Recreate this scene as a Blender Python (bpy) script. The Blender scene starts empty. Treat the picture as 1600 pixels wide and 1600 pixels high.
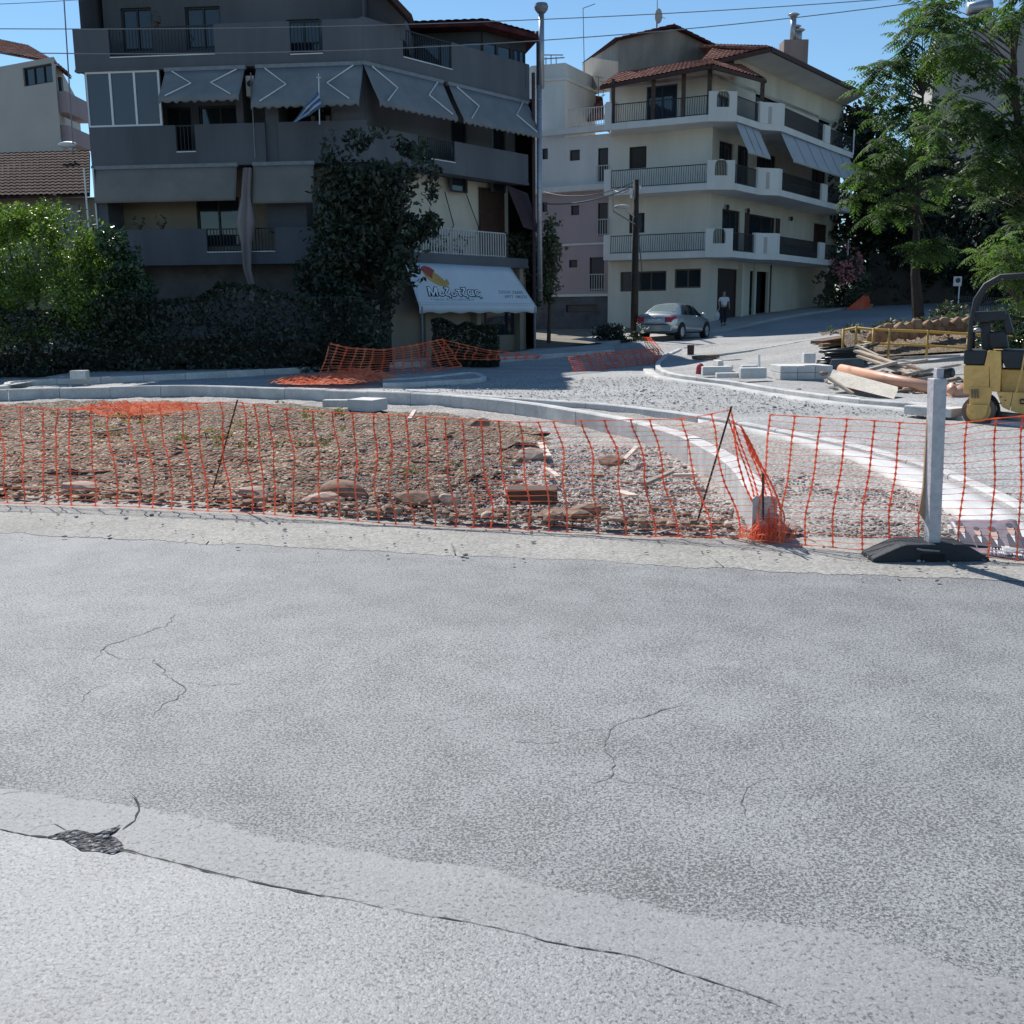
import bpy, bmesh, math, random
import numpy as np
from mathutils import Vector, Matrix, noise
random.seed(7); RNG = np.random.default_rng(11)
SC = bpy.context.scene
COL = SC.collection
R = math.radians

# ------------------------------------------------------------------ camera
FL, YH, ROLL, HC = 1600., 495., R(.5), 1.6
_p = math.atan((800-YH)/FL); _cr, _sr = math.cos(ROLL), math.sin(ROLL)
_U0 = Vector((0, math.sin(_p), math.cos(_p))); CF = Vector((0, math.cos(_p), -math.sin(_p)))
CR = Vector((_cr, -_sr*_U0[1], -_sr*_U0[2])); CU = Vector((_sr, _cr*_U0[1], _cr*_U0[2]))
cam_d = bpy.data.cameras.new('camera'); cam = bpy.data.objects.new('camera', cam_d); COL.objects.link(cam)
cam_d.sensor_width = 36; cam_d.lens = 36*FL/1600.; cam_d.clip_end = 3000; cam_d.clip_start = .05
M = Matrix.Identity(4)
for i in range(3):
    M[i][0] = CR[i]; M[i][1] = CU[i]; M[i][2] = -CF[i]
M[2][3] = HC
cam.matrix_world = M
SC.camera = cam

# ------------------------------------------------------------------ light
SUN_DIR = Vector((-.45, .89, 0)).normalized(); SUN_EL = R(47)
to_sun = Vector((SUN_DIR.x*math.cos(SUN_EL), SUN_DIR.y*math.cos(SUN_EL), math.sin(SUN_EL)))
W = bpy.data.worlds.new('World'); SC.world = W; W.use_nodes = True
nt = W.node_tree; bg = nt.nodes['Background']
sky = nt.nodes.new('ShaderNodeTexSky'); sky.sky_type = 'NISHITA'; sky.sun_disc = False
sky.sun_elevation = SUN_EL; sky.sun_rotation = math.atan2(SUN_DIR.x, SUN_DIR.y)
sky.air_density = 1.0; sky.dust_density = 0.; sky.ozone_density = 1.6
tint = nt.nodes.new('ShaderNodeMix'); tint.data_type = 'RGBA'; tint.blend_type = 'MULTIPLY'; tint.inputs[0].default_value = 1; tint.inputs[7].default_value = (.77, .955, 1.03, 1)
nt.links.new(sky.outputs[0], tint.inputs[6]); nt.links.new(tint.outputs[2], bg.inputs[0]); bg.inputs[1].default_value = .09
sl = bpy.data.lights.new('sun', 'SUN'); sl.energy = 4.4; sl.angle = R(.53); sl.color = (1, .96, .9)
sun = bpy.data.objects.new('sun', sl); COL.objects.link(sun)
sun.rotation_euler = (-to_sun).to_track_quat('-Z', 'Y').to_euler()
SC.view_settings.view_transform = 'Standard'; SC.view_settings.look = 'None'
SC.view_settings.exposure = .42; SC.view_settings.gamma = 1

# ------------------------------------------------------------------ geometry from the survey of the photo
def ray(px, py):
    return CR*((px-800)/FL) + CU*(-(py-800)/FL) + CF
def PY(px, py, y):
    d = ray(px, py); return Vector((d.x*y/d.y, y, HC+d.z*y/d.y))
def PZ(px, py, z=0.):
    d = ray(px, py); t = (z-HC)/d.z; return Vector((d.x*t, d.y*t, z))
_c = [(-13,25,0),(-5.3,29,.17),(1.2,39,.3),(-14,36,.35),(0,44,.5),(5.2,42,.6),(8.4,45,.65),(10,50,.95),(9.8,53,1.2),
      (13.6,54.5,1.42),(17.8,59,1.75),(21,62,2.0),(30,75,2.5),(38,90,3.2),(15.6,40,1.1),(9.9,27,.35),(11,31,.6),(8,25,0),(5.5,34,.15),
      (8,16,0),(14,24,.4),(24,45,1.6),(12.5,35,.8),(-30,60,.5),(0,100,2),(60,120,4),(-60,110,1),(-40,30,.2),(40,40,2.),(2.5,33,.08),(0,25,0),(5,25,0),(-25,40,.3)]
for gx in range(-60, 61, 15):
    for gy in (-20, -8, 4, 14): _c.append((gx, gy, 0.))
for gx in (-300, 0, 300):
    for gy in (-300, 300): _c.append((gx, gy, 2.))
_c = np.array(_c, float)
def _phi(r): return np.where(r > 1e-9, r*r*np.log(r+1e-12), 0.)
_n = len(_c); _A = np.zeros((_n+3, _n+3))
_A[:_n, :_n] = _phi(np.hypot(_c[:, None, 0]-_c[None, :, 0], _c[:, None, 1]-_c[None, :, 1])) + np.eye(_n)*.5
_A[:_n, _n] = 1; _A[:_n, _n+1:] = _c[:, :2]; _A[_n, :_n] = 1; _A[_n+1:, :_n] = _c[:, :2].T
_w = np.linalg.solve(_A, np.concatenate([_c[:, 2], [0, 0, 0]]))
def H(x, y):
    r = np.hypot(_c[:, 0]-x, _c[:, 1]-y)
    h = float(_phi(r)@_w[:_n] + _w[_n] + _w[_n+1]*x + _w[_n+2]*y)
    t = min(1, max(0, (y-15)/9)); t = t*t*(3-2*t)
    return max(-.3, min(5., h))*t
def G(px, py, dz=0.):
    """point of the ground seen at a photo pixel"""
    d = ray(px, py); f = lambda t: HC+d.z*t-H(d.x*t, d.y*t)-dz
    t0 = t = 1.5
    while f(t) > 0 and t < 95: t0 = t; t += .8
    for _ in range(18):
        m = (t0+t)/2
        if f(m) > 0: t0 = m
        else: t = m
    return Vector((d.x*t, d.y*t, H(d.x*t, d.y*t)+dz))

# ------------------------------------------------------------------ materials
MATS = {}
def srgb(r, g, b):
    return tuple(((c/255/12.92) if c/255 < .04045 else ((c/255+.055)/1.055)**2.4) for c in (r, g, b))
def mat(name, col, rough=.8, var=.15, scale=2., bump=0., bscale=30., metal=0., col2=None, fine=0., spec=.5, streak=False):
    if name in MATS: return MATS[name]
    m = bpy.data.materials.new(name); m.use_nodes = True; MATS[name] = m
    t = m.node_tree; N = t.nodes; L = t.links; b = N['Principled BSDF']
    b.inputs['Roughness'].default_value = rough; b.inputs['Metallic'].default_value = metal
    b.inputs['Specular IOR Level'].default_value = spec
    tc = N.new('ShaderNodeTexCoord')
    no = N.new('ShaderNodeTexNoise'); no.inputs['Scale'].default_value = scale; no.inputs['Detail'].default_value = 6; no.inputs['Roughness'].default_value = .62
    if streak:
        mp = N.new('ShaderNodeMapping'); mp.inputs['Scale'].default_value = (1, 1, .18); L.new(tc.outputs['Object'], mp.inputs[0]); L.new(mp.outputs[0], no.inputs['Vector'])
    else: L.new(tc.outputs['Object'], no.inputs['Vector'])
    cr = N.new('ShaderNodeValToRGB'); L.new(no.outputs[0], cr.inputs[0])
    c = np.array(col); c2 = np.array(col2) if col2 else np.clip(c*(1+var), 0, 1)
    cr.color_ramp.elements[0].position = .33; cr.color_ramp.elements[1].position = .67
    cr.color_ramp.elements[0].color = (*(c*(1-var)), 1); cr.color_ramp.elements[1].color = (*c2, 1)
    out = cr.outputs[0]
    if fine:
        n2 = N.new('ShaderNodeTexNoise'); n2.inputs['Scale'].default_value = bscale; n2.inputs['Detail'].default_value = 3; L.new(tc.outputs['Object'], n2.inputs['Vector'])
        mx = N.new('ShaderNodeMix'); mx.data_type = 'RGBA'; mx.blend_type = 'OVERLAY'; mx.inputs[0].default_value = fine
        L.new(out, mx.inputs[6]); L.new(n2.outputs[0], mx.inputs[7]); out = mx.outputs[2]
    L.new(out, b.inputs['Base Color'])
    if bump:
        bn = N.new('ShaderNodeTexNoise'); bn.inputs['Scale'].default_value = bscale; bn.inputs['Detail'].default_value = 4; L.new(tc.outputs['Object'], bn.inputs['Vector'])
        bp = N.new('ShaderNodeBump'); bp.inputs['Strength'].default_value = bump; bp.inputs['Distance'].default_value = .02; L.new(bn.outputs[0], bp.inputs['Height']); L.new(bp.outputs[0], b.inputs['Normal'])
    return m
def stone_mat(name, cols, vscale, rough=.8, stretch=1., bump=.6, big=.6, bigvar=.25, dark=.35, dist=.01, pits=0., pitcut=0., spec=.5):
    """aggregate: voronoi stones of several colours, a dark binder and large blotches"""
    m = bpy.data.materials.new(name); m.use_nodes = True; MATS[name] = m
    t = m.node_tree; N = t.nodes; L = t.links; b = N['Principled BSDF']; b.inputs['Roughness'].default_value = rough
    b.inputs['Specular IOR Level'].default_value = spec
    tc = N.new('ShaderNodeTexCoord')
    wn = N.new('ShaderNodeTexNoise'); wn.inputs['Scale'].default_value = vscale*.7; L.new(tc.outputs['Object'], wn.inputs['Vector'])
    va = N.new('ShaderNodeMix'); va.data_type = 'RGBA'; va.blend_type = 'LINEAR_LIGHT'; va.inputs[0].default_value = .6/vscale
    L.new(tc.outputs['Object'], va.inputs[6]); L.new(wn.outputs[1], va.inputs[7])
    vo = N.new('ShaderNodeTexVoronoi'); vo.inputs['Scale'].default_value = vscale; L.new(va.outputs[2], vo.inputs['Vector'])
    sp = N.new('ShaderNodeSeparateColor'); L.new(vo.outputs['Color'], sp.inputs[0])
    cr = N.new('ShaderNodeValToRGB'); L.new(sp.outputs[0], cr.inputs[0]); cr.color_ramp.interpolation = 'LINEAR'
    while len(cr.color_ramp.elements) < len(cols): cr.color_ramp.elements.new(.5)
    for i, c in enumerate(cols):
        cr.color_ramp.elements[i].position = i/(len(cols)-1); cr.color_ramp.elements[i].color = (*c, 1)
    # binder between the stones
    mr = N.new('ShaderNodeMapRange'); mr.inputs['From Min'].default_value = .35; mr.inputs['From Max'].default_value = .75
    mr.inputs['To Min'].default_value = 1; mr.inputs['To Max'].default_value = 1-dark; L.new(vo.outputs['Distance'], mr.inputs['Value'])
    bn = N.new('ShaderNodeTexNoise'); bn.inputs['Scale'].default_value = big; bn.inputs['Detail'].default_value = 7; bn.inputs['Roughness'].default_value = .6; bm_ = N.new('ShaderNodeMapping'); bm_.inputs['Scale'].default_value = (stretch, 1, 1); L.new(tc.outputs['Object'], bm_.inputs[0]); L.new(bm_.outputs[0], bn.inputs['Vector'])
    br = N.new('ShaderNodeMapRange'); br.inputs['From Min'].default_value = .3; br.inputs['From Max'].default_value = .7
    br.inputs['To Min'].default_value = 1-bigvar; br.inputs['To Max'].default_value = 1+bigvar; L.new(bn.outputs[0], br.inputs['Value'])
    mu = N.new('ShaderNodeMath'); mu.operation = 'MULTIPLY'; L.new(mr.outputs[0], mu.inputs[0]); L.new(br.outputs[0], mu.inputs[1])
    last = mu.outputs[0]
    if pits:
        v2 = N.new('ShaderNodeTexNoise'); v2.inputs['Scale'].default_value = vscale*.62; v2.inputs['Detail'].default_value = 2.5; v2.inputs['Roughness'].default_value = .55; v2.inputs['Distortion'].default_value = .4; L.new(tc.outputs['Object'], v2.inputs['Vector'])
        v3 = N.new('ShaderNodeTexNoise'); v3.inputs['Scale'].default_value = 3.; v3.inputs['Detail'].default_value = 3; L.new(tc.outputs['Object'], v3.inputs['Vector'])
        ad = N.new('ShaderNodeMath'); ad.operation = 'MULTIPLY_ADD'; ad.inputs[1].default_value = .22; L.new(v3.outputs[0], ad.inputs[0]); L.new(v2.outputs[0], ad.inputs[2])
        gt = N.new('ShaderNodeMapRange'); gt.inputs['From Min'].default_value = .46+pitcut; gt.inputs['From Max'].default_value = .56+pitcut; gt.inputs['To Min'].default_value = 1-pits; gt.inputs['To Max'].default_value = 1; L.new(ad.outputs[0], gt.inputs['Value']); pm = gt
        m2 = N.new('ShaderNodeMath'); m2.operation = 'MULTIPLY'; L.new(last, m2.inputs[0]); L.new(pm.outputs[0], m2.inputs[1]); last = m2.outputs[0]
    vm = N.new('ShaderNodeVectorMath'); vm.operation = 'SCALE'; L.new(cr.outputs[0], vm.inputs[0]); L.new(last, vm.inputs['Scale'])
    L.new(vm.outputs[0], b.inputs['Base Color'])
    bp = N.new('ShaderNodeBump'); bp.inputs['Strength'].default_value = bump; bp.inputs['Distance'].default_value = dist; bp.invert = True
    L.new(vo.outputs['Distance'], bp.inputs['Height']); L.new(bp.outputs[0], b.inputs['Normal'])
    return m
def leaf_mat(name, c1, c2, rough=.5, trans=.35):
    m = bpy.data.materials.new(name); m.use_nodes = True; MATS[name] = m
    t = m.node_tree; N = t.nodes; L = t.links; b = N['Principled BSDF']; b.inputs['Roughness'].default_value = rough
    ge = N.new('ShaderNodeNewGeometry'); cr = N.new('ShaderNodeValToRGB'); L.new(ge.outputs['Random Per Island'], cr.inputs[0])
    cr.color_ramp.elements[0].color = (*c1, 1); cr.color_ramp.elements[1].color = (*c2, 1)
    tc = N.new('ShaderNodeTexCoord'); no = N.new('ShaderNodeTexNoise'); no.inputs['Scale'].default_value = .9; L.new(tc.outputs['Object'], no.inputs['Vector'])
    mr = N.new('ShaderNodeMapRange'); mr.inputs['From Min'].default_value = .35; mr.inputs['From Max'].default_value = .65; mr.inputs['To Min'].default_value = .7; mr.inputs['To Max'].default_value = 1.3
    L.new(no.outputs[0], mr.inputs[0])
    vm = N.new('ShaderNodeVectorMath'); vm.operation = 'SCALE'; L.new(cr.outputs[0], vm.inputs[0]); L.new(mr.outputs[0], vm.inputs['Scale'])
    L.new(vm.outputs[0], b.inputs['Base Color'])
    tr = N.new('ShaderNodeBsdfTranslucent'); v2 = N.new('ShaderNodeVectorMath'); v2.operation = 'MULTIPLY'; v2.inputs[1].default_value = (1.3, 1.5, .5)
    L.new(vm.outputs[0], v2.inputs[0]); L.new(v2.outputs[0], tr.inputs[0])
    mx = N.new('ShaderNodeMixShader'); mx.inputs[0].default_value = trans; L.new(b.outputs[0], mx.inputs[1]); L.new(tr.outputs[0], mx.inputs[2])
    L.new(mx.outputs[0], N['Material Output'].inputs[0])
    return m
def tile_mat(name, c1, c2, direction, pitch=.22):
    """clay pan tiles: rows of ribs running down the slope, colour varying tile by tile"""
    m = bpy.data.materials.new(name); m.use_nodes = True; MATS[name] = m
    t = m.node_tree; N = t.nodes; L = t.links; b = N['Principled BSDF']; b.inputs['Roughness'].default_value = .9; b.inputs['Specular IOR Level'].default_value = .1
    tc = N.new('ShaderNodeTexCoord'); vo = N.new('ShaderNodeTexVoronoi'); vo.inputs['Scale'].default_value = 4.; L.new(tc.outputs['Object'], vo.inputs['Vector'])
    s = N.new('ShaderNodeSeparateColor'); L.new(vo.outputs['Color'], s.inputs[0]); cr = N.new('ShaderNodeValToRGB'); L.new(s.outputs[0], cr.inputs[0])
    cr.color_ramp.elements[0].color = (*c1, 1); cr.color_ramp.elements[1].color = (*c2, 1); L.new(cr.outputs[0], b.inputs['Base Color'])
    return m
def glass_mat(name, col=(.02, .03, .04), rough=.06):
    m = bpy.data.materials.new(name); m.use_nodes = True; MATS[name] = m
    b = m.node_tree.nodes['Principled BSDF']; b.inputs['Base Color'].default_value = (*col, 1); b.inputs['Roughness'].default_value = rough
    b.inputs['Specular IOR Level'].default_value = .8
    N = m.node_tree.nodes; L = m.node_tree.links; tc = N.new('ShaderNodeTexCoord'); no = N.new('ShaderNodeTexNoise'); no.inputs['Scale'].default_value = 1.5
    L.new(tc.outputs['Object'], no.inputs['Vector']); bp = N.new('ShaderNodeBump'); bp.inputs['Strength'].default_value = .05; bp.inputs['Distance'].default_value = .05
    L.new(no.outputs[0], bp.inputs['Height']); L.new(bp.outputs[0], b.inputs['Normal'])
    return m

# ------------------------------------------------------------------ mesh builder
class MB:
    def __init__(s): s.v = []; s.f = []
    def add(s, vs, fs):
        k = len(s.v); s.v += [tuple(v) for v in vs]; s.f += [tuple(i+k for i in f) for f in fs]; return s
    def quad(s, a, b, c, d): return s.add([a, b, c, d], [(0, 1, 2, 3)])
    def hexa(s, p):   # 8 points: bottom 4 (ccw), top 4
        return s.add(p, [(3, 2, 1, 0), (4, 5, 6, 7), (0, 1, 5, 4), (1, 2, 6, 5), (2, 3, 7, 6), (3, 0, 4, 7)])
    def box(s, x0, x1, y0, y1, z0, z1):
        return s.hexa([(x0, y0, z0), (x1, y0, z0), (x1, y1, z0), (x0, y1, z0), (x0, y0, z1), (x1, y0, z1), (x1, y1, z1), (x0, y1, z1)])
    def beam(s, a, b, w, h, up=(0, 0, 1)):   # bar from a to b, width w, height h
        a = Vector(a); b = Vector(b); d = (b-a).normalized(); u = Vector(up)
        if abs(d.dot(u)) > .98: u = Vector((0, 1, 0))
        sx = d.cross(u).normalized()*w/2; sz = sx.cross(d).normalized()*h/2
        return s.hexa([a-sx-sz, a+sx-sz, b+sx-sz, b-sx-sz, a-sx+sz, a+sx+sz, b+sx+sz, b-sx+sz])
    def prism(s, pts, ext):   # planar polygon pushed along a vector
        n = len(pts); e = Vector(ext); k = [Vector(p) for p in pts]
        return s.add(k+[p+e for p in k], [tuple(range(n))[::-1], tuple(range(n, 2*n))]+[(i, (i+1) % n, (i+1) % n+n, i+n) for i in range(n)])
    def tube(s, pts, r, n=8, cap=True):
        pts = [Vector(p) for p in pts]; rs = r if isinstance(r, (list, tuple)) else [r]*len(pts)
        k = len(s.v); prev = None
        for i, p in enumerate(pts):
            d = (pts[min(i+1, len(pts)-1)]-pts[max(i-1, 0)]).normalized()
            u = d.cross(Vector((0, 0, 1)) if abs(d.z) < .95 else Vector((1, 0, 0))).normalized() if prev is None else (prev-d*prev.dot(d)).normalized()
            prev = u; w = d.cross(u)
            for j in range(n):
                a = 2*math.pi*j/n; s.v.append(tuple(p+(u*math.cos(a)+w*math.sin(a))*rs[i]))
        for i in range(len(pts)-1):
            for j in range(n):
                s.f.append((k+i*n+j, k+i*n+(j+1) % n, k+(i+1)*n+(j+1) % n, k+(i+1)*n+j))
        if cap:
            s.f.append(tuple(k+j for j in range(n))[::-1]); e = k+(len(pts)-1)*n; s.f.append(tuple(e+j for j in range(n)))
        return s
    def cyl(s, a, b, r, n=24): return s.tube([a, b], r, n)
    def sphere(s, c, r, nu=12, nv=8):
        c = Vector(c); k = len(s.v); r = r if hasattr(r, '__len__') else (r, r, r)
        for i in range(nv+1):
            t = math.pi*i/nv
            for j in range(nu):
                a = 2*math.pi*j/nu; s.v.append((c.x+r[0]*math.sin(t)*math.cos(a), c.y+r[1]*math.sin(t)*math.sin(a), c.z+r[2]*math.cos(t)))
        for i in range(nv):
            for j in range(nu):
                s.f.append((k+i*nu+j, k+(i+1)*nu+j, k+(i+1)*nu+(j+1) % nu, k+i*nu+(j+1) % nu))
        return s
    def each(s, name, m, parent, smooth=False):
        """every loose piece becomes a part of its own"""
        par = list(range(len(s.v)))
        def find(i):
            while par[i] != i: par[i] = par[par[i]]; i = par[i]
            return i
        for f in s.f:
            for k in f[1:]: par[find(k)] = find(f[0])
        gr = {}
        for f in s.f: gr.setdefault(find(f[0]), []).append(f)
        out = []
        for fs in gr.values():
            ids = sorted({i for f in fs for i in f}); mp = {i: k for k, i in enumerate(ids)}; mb = MB()
            mb.v = [s.v[i] for i in ids]; mb.f = [tuple(mp[i] for i in f) for f in fs]; out.append(mb.build(name, m, parent, smooth))
        return out
    def build(s, name, m, parent=None, smooth=False, bevel=0.):
        me = bpy.data.meshes.new(name); o = bpy.data.objects.new(name, me)
        v = np.array(s.v, dtype=float).reshape(-1, 3)
        org = Vector((0, 0, 0))
        if parent is None and len(v):
            lo = v.min(0); hi = v.max(0); org = Vector(((lo[0]+hi[0])/2, (lo[1]+hi[1])/2, lo[2]))
        else:
            q = parent
            while q is not None and parent is not None:
                org = org + Vector(q.location) ; q = q.parent
        me.from_pydata([tuple(p) for p in (v-np.array(org))], [], s.f); me.update()
        if parent is None: o.location = org
        else: o.parent = parent
        me.materials.append(m)
        if smooth: me.polygons.foreach_set('use_smooth', [True]*len(me.polygons))
        COL.objects.link(o)
        if bevel:
            b = o.modifiers.new('bevel', 'BEVEL'); b.width = bevel; b.segments = 2; b.limit_method = 'ANGLE'
        return o
def tag(o, label=None, cat=None, group=None, kind=None):
    if label: o['label'] = label
    if cat: o['category'] = cat
    if group: o['group'] = group
    if kind: o['kind'] = kind
    return o
def thing(name, loc, label, cat, group=None):
    o = bpy.data.objects.new(name, None); COL.objects.link(o); o.location = Vector(loc); o.empty_display_size = .2
    return tag(o, label, cat, group)

def resample(pts, n):
    pts = [Vector(p) for p in pts]; L = [0]
    for a, b in zip(pts, pts[1:]): L.append(L[-1]+(b-a).length)
    out = []; j = 0
    for i in range(n):
        t = L[-1]*i/(n-1)
        while j < len(L)-2 and L[j+1] < t: j += 1
        k = (t-L[j])/max(1e-9, L[j+1]-L[j]); out.append(pts[j].lerp(pts[j+1], k))
    return out
def smooth_line(pts, n):
    """Catmull-Rom through the points"""
    P = [Vector(p) for p in pts]; P = [P[0]*2-P[1]]+P+[P[-1]*2-P[-2]]; out = []
    for i in range(1, len(P)-2):
        for k in range(8):
            t = k/8; a, b, c, d = P[i-1:i+3]
            out.append(.5*((2*b)+(c-a)*t+(2*a-5*b+4*c-d)*t*t+(3*b-a-3*c+d)*t**3))
    out.append(P[-2]); return resample(out, n)
def sheet(name, A, B, m, na=60, nb=10, dz=.0, jit=0., disp=None, follow=True, smooth=True, kind='structure', parent=None):
    """ground sheet lofted between two lines, draped over the ground"""
    A = resample(A, na); B = resample(B, na); mb = MB()
    for i in range(na):
        ja = Vector((noise.noise(A[i]*3.1)+.3*noise.noise(A[i]*31), noise.noise(A[i]*3.1+Vector((9, 0, 0)))+.35*noise.noise(A[i]*29)+.3*noise.noise(A[i]*60), 0))*jit
        jb = Vector((noise.noise(B[i]*3.1)+.3*noise.noise(B[i]*31), noise.noise(B[i]*3.1+Vector((9, 0, 0)))+.35*noise.noise(B[i]*29)+.3*noise.noise(B[i]*60), 0))*jit
        for j in range(nb):
            p = (A[i]+ja).lerp(B[i]+jb, j/(nb-1)); z = (H(p.x, p.y) if follow else p.z)+dz
            if disp: z += disp(p, i/(na-1), j/(nb-1))
            mb.v.append((p.x, p.y, z))
    for i in range(na-1):
        for j in range(nb-1): mb.f.append((i*nb+j, (i+1)*nb+j, (i+1)*nb+j+1, i*nb+j+1))
    o = mb.build(name, m, parent, smooth)
    if parent is None: tag(o, kind=kind)
    # faces up
    me = o.data; s = sum(p.normal.z for p in me.polygons)
    if s < 0: me.flip_normals()
    return o
def kerb(name, pts, m, width=.15, height=.15, n=80, below=.15, rise=0., joints=1.0, seed=0):
    """kerb stones laid along a line; small gaps mark the joints"""
    rnd = random.Random(seed)
    P = smooth_line(pts, n); mb = MB(); L = 0
    tot = sum((b-a).length for a, b in zip(P, P[1:])); k = max(2, int(tot/joints)); Q = resample(P, k*3+1)
    for s in range(k):
        seg = Q[s*3:s*3+4]; dz = rnd.uniform(-.006, .006); dw = rnd.uniform(-.004, .004)
        sec = []
        for i, p in enumerate(seg):
            g = s*3+i; d = (Q[min(g+1, len(Q)-1)]-Q[max(g-1, 0)]); d.z = 0; d.normalize()
            if i == 0: p = p+d*.005
            if i == 3: p = p-d*.005
            sd = Vector((-d.y, d.x, 0))*(width/2+dw); zb = H(p.x, p.y)-below; z1 = H(p.x, p.y)+height+dz+rise*max(0, g/len(Q)-.6)**2/.16; c = .02
            q = [p-sd, p-sd, p-sd*(1-c/width*2), p+sd*(1-c/width*2), p+sd, p+sd]; zz = [zb, z1-c, z1, z1, z1-c, zb]
            sec.append([(a.x, a.y, z) for a, z in zip(q, zz)])
        b0 = len(mb.v)
        for se in sec: mb.v += se
        for i in range(3):
            for j in range(5): mb.f.append((b0+i*6+j, b0+(i+1)*6+j, b0+(i+1)*6+j+1, b0+i*6+j+1))
        mb.f.append(tuple(b0+j for j in range(6))); mb.f.append(tuple(b0+18+j for j in range(6))[::-1])
    o = mb.build(name, m); tag(o, kind='structure')
    me = o.data; bm = bmesh.new(); bm.from_mesh(me); bmesh.ops.recalc_face_normals(bm, faces=bm.faces); bm.to_mesh(me); bm.free()
    return o

class Facade:
    """vertical wall plane through p0 and p1; d is measured outward (towards the street)"""
    def __init__(s, p0, p1):
        s.p0 = Vector((p0[0], p0[1], 0)); s.d = Vector((p1[0]-p0[0], p1[1]-p0[1], 0)); s.len = s.d.length; s.d.normalize()
        s.n = Vector((s.d.y, -s.d.x, 0))
        if s.n.y > 0: s.n = -s.n
    def pt(s, u, z, d=0.): p = s.p0+s.d*u+s.n*d; return Vector((p.x, p.y, z))
    def uv(s, px, py, off=0.):
        r = ray(px, py); q = s.p0+s.n*off; t = s.n.dot(q-Vector((0, 0, 0)))/s.n.dot(r) if True else 0
        p = r*t; return (p-q).dot(s.d), HC+r.z*t
    def rect(s, x0, y0, x1, y1, off=0.):
        ym = (y0+y1)/2; xm = (x0+x1)/2
        return s.uv(x0, ym, off)[0], s.uv(x1, ym, off)[0], s.uv(xm, y1, off)[1], s.uv(xm, y0, off)[1]
    def box(s, mb, u0, u1, z0, z1, d0, d1):
        return mb.hexa([s.pt(u0, z0, d1), s.pt(u1, z0, d1), s.pt(u1, z0, d0), s.pt(u0, z0, d0), s.pt(u0, z1, d1), s.pt(u1, z1, d1), s.pt(u1, z1, d0), s.pt(u0, z1, d0)])
    def wall(s, mb, u0, u1, z0, z1, holes, d=0., depth=.16):
        us = sorted({u0, u1, *[h[0] for h in holes], *[h[1] for h in holes]}); zs = sorted({z0, z1, *[h[2] for h in holes], *[h[3] for h in holes]})
        us = [u for u in us if u0-1e-6 <= u <= u1+1e-6]; zs = [z for z in zs if z0-1e-6 <= z <= z1+1e-6]
        for a, b in zip(us, us[1:]):
            for c, e in zip(zs, zs[1:]):
                m = ((a+b)/2, (c+e)/2)
                if any(h[0] < m[0] < h[1] and h[2] < m[1] < h[3] for h in holes): continue
                mb.quad(s.pt(a, c, d), s.pt(b, c, d), s.pt(b, e, d), s.pt(a, e, d))
        for h in holes:
            q = [(h[0], h[2]), (h[1], h[2]), (h[1], h[3]), (h[0], h[3])]
            for i in range(4):
                a, b = q[i], q[(i+1) % 4]; mb.quad(s.pt(*a, d), s.pt(*a, d-depth), s.pt(*b, d-depth), s.pt(*b, d))
        return mb
    def window(s, parent, h, mf, mp, d=0., nx=2, fw=.06, kind='window', label=None, back=.16, ny=1, slats=False):
        """frame (part) with its pane (sub-part) set into the hole h"""
        u0, u1, z0, z1 = h; e = .004; mb = MB(); a = d-back+.03; b = a+.05
        s.box(mb, u0+e, u0+fw, z0+e, z1-e, a, b); s.box(mb, u1-fw, u1-e, z0+e, z1-e, a, b)
        s.box(mb, u0+fw, u1-fw, z0+e, z0+fw, a, b); s.box(mb, u0+fw, u1-fw, z1-fw, z1-e, a, b)
        for i in range(1, nx):
            u = u0+(u1-u0)*i/nx; s.box(mb, u-fw/2, u+fw/2, z0+fw, z1-fw, a+.003, b-.003)
        for i in range(1, ny):
            z = z0+(z1-z0)*i/ny; s.box(mb, u0+fw, u1-fw, z-.02, z+.02, a+.006, b-.006)
        o = mb.build(kind, mf, parent)
        if label: o['label'] = label
        pm = MB()
        if slats:
            z = z0+.02
            while z < z1-.03: pm.hexa([s.pt(u0, z, a-.01), s.pt(u1, z, a-.01), s.pt(u1, z, a-.02), s.pt(u0, z, a-.02), s.pt(u0, z+.045, a+.0), s.pt(u1, z+.045, a+.0), s.pt(u1, z+.045, a-.02), s.pt(u0, z+.045, a-.02)]); z += .05
        else: s.box(pm, u0, u1, z0, z1, a-.02, a-.008)
        pm.build('slats' if slats else 'pane', mp, o)
        return o
    def railing(s, mb, u0, u1, z0, z1, d, step=.12, r=.012, belly=0.):
        s.box(mb, u0, u1, z1-.04, z1, d-.02, d+.02); s.box(mb, u0, u1, z0+.05, z0+.08, d-.012, d+.012)
        n = max(2, int((u1-u0)/step))
        for i in range(n+1):
            u = u0+(u1-u0)*i/n
            if belly:
                pts = [s.pt(u, z0+.05+(z1-z0-.08)*k/5, d+belly*math.sin(math.pi*min(1, k/3.2))) for k in range(6)]; mb.tube(pts, r, 4, False)
            else: s.box(mb, u-r, u+r, z0, z1-.03, d-r, d+r)
        return mb
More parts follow.
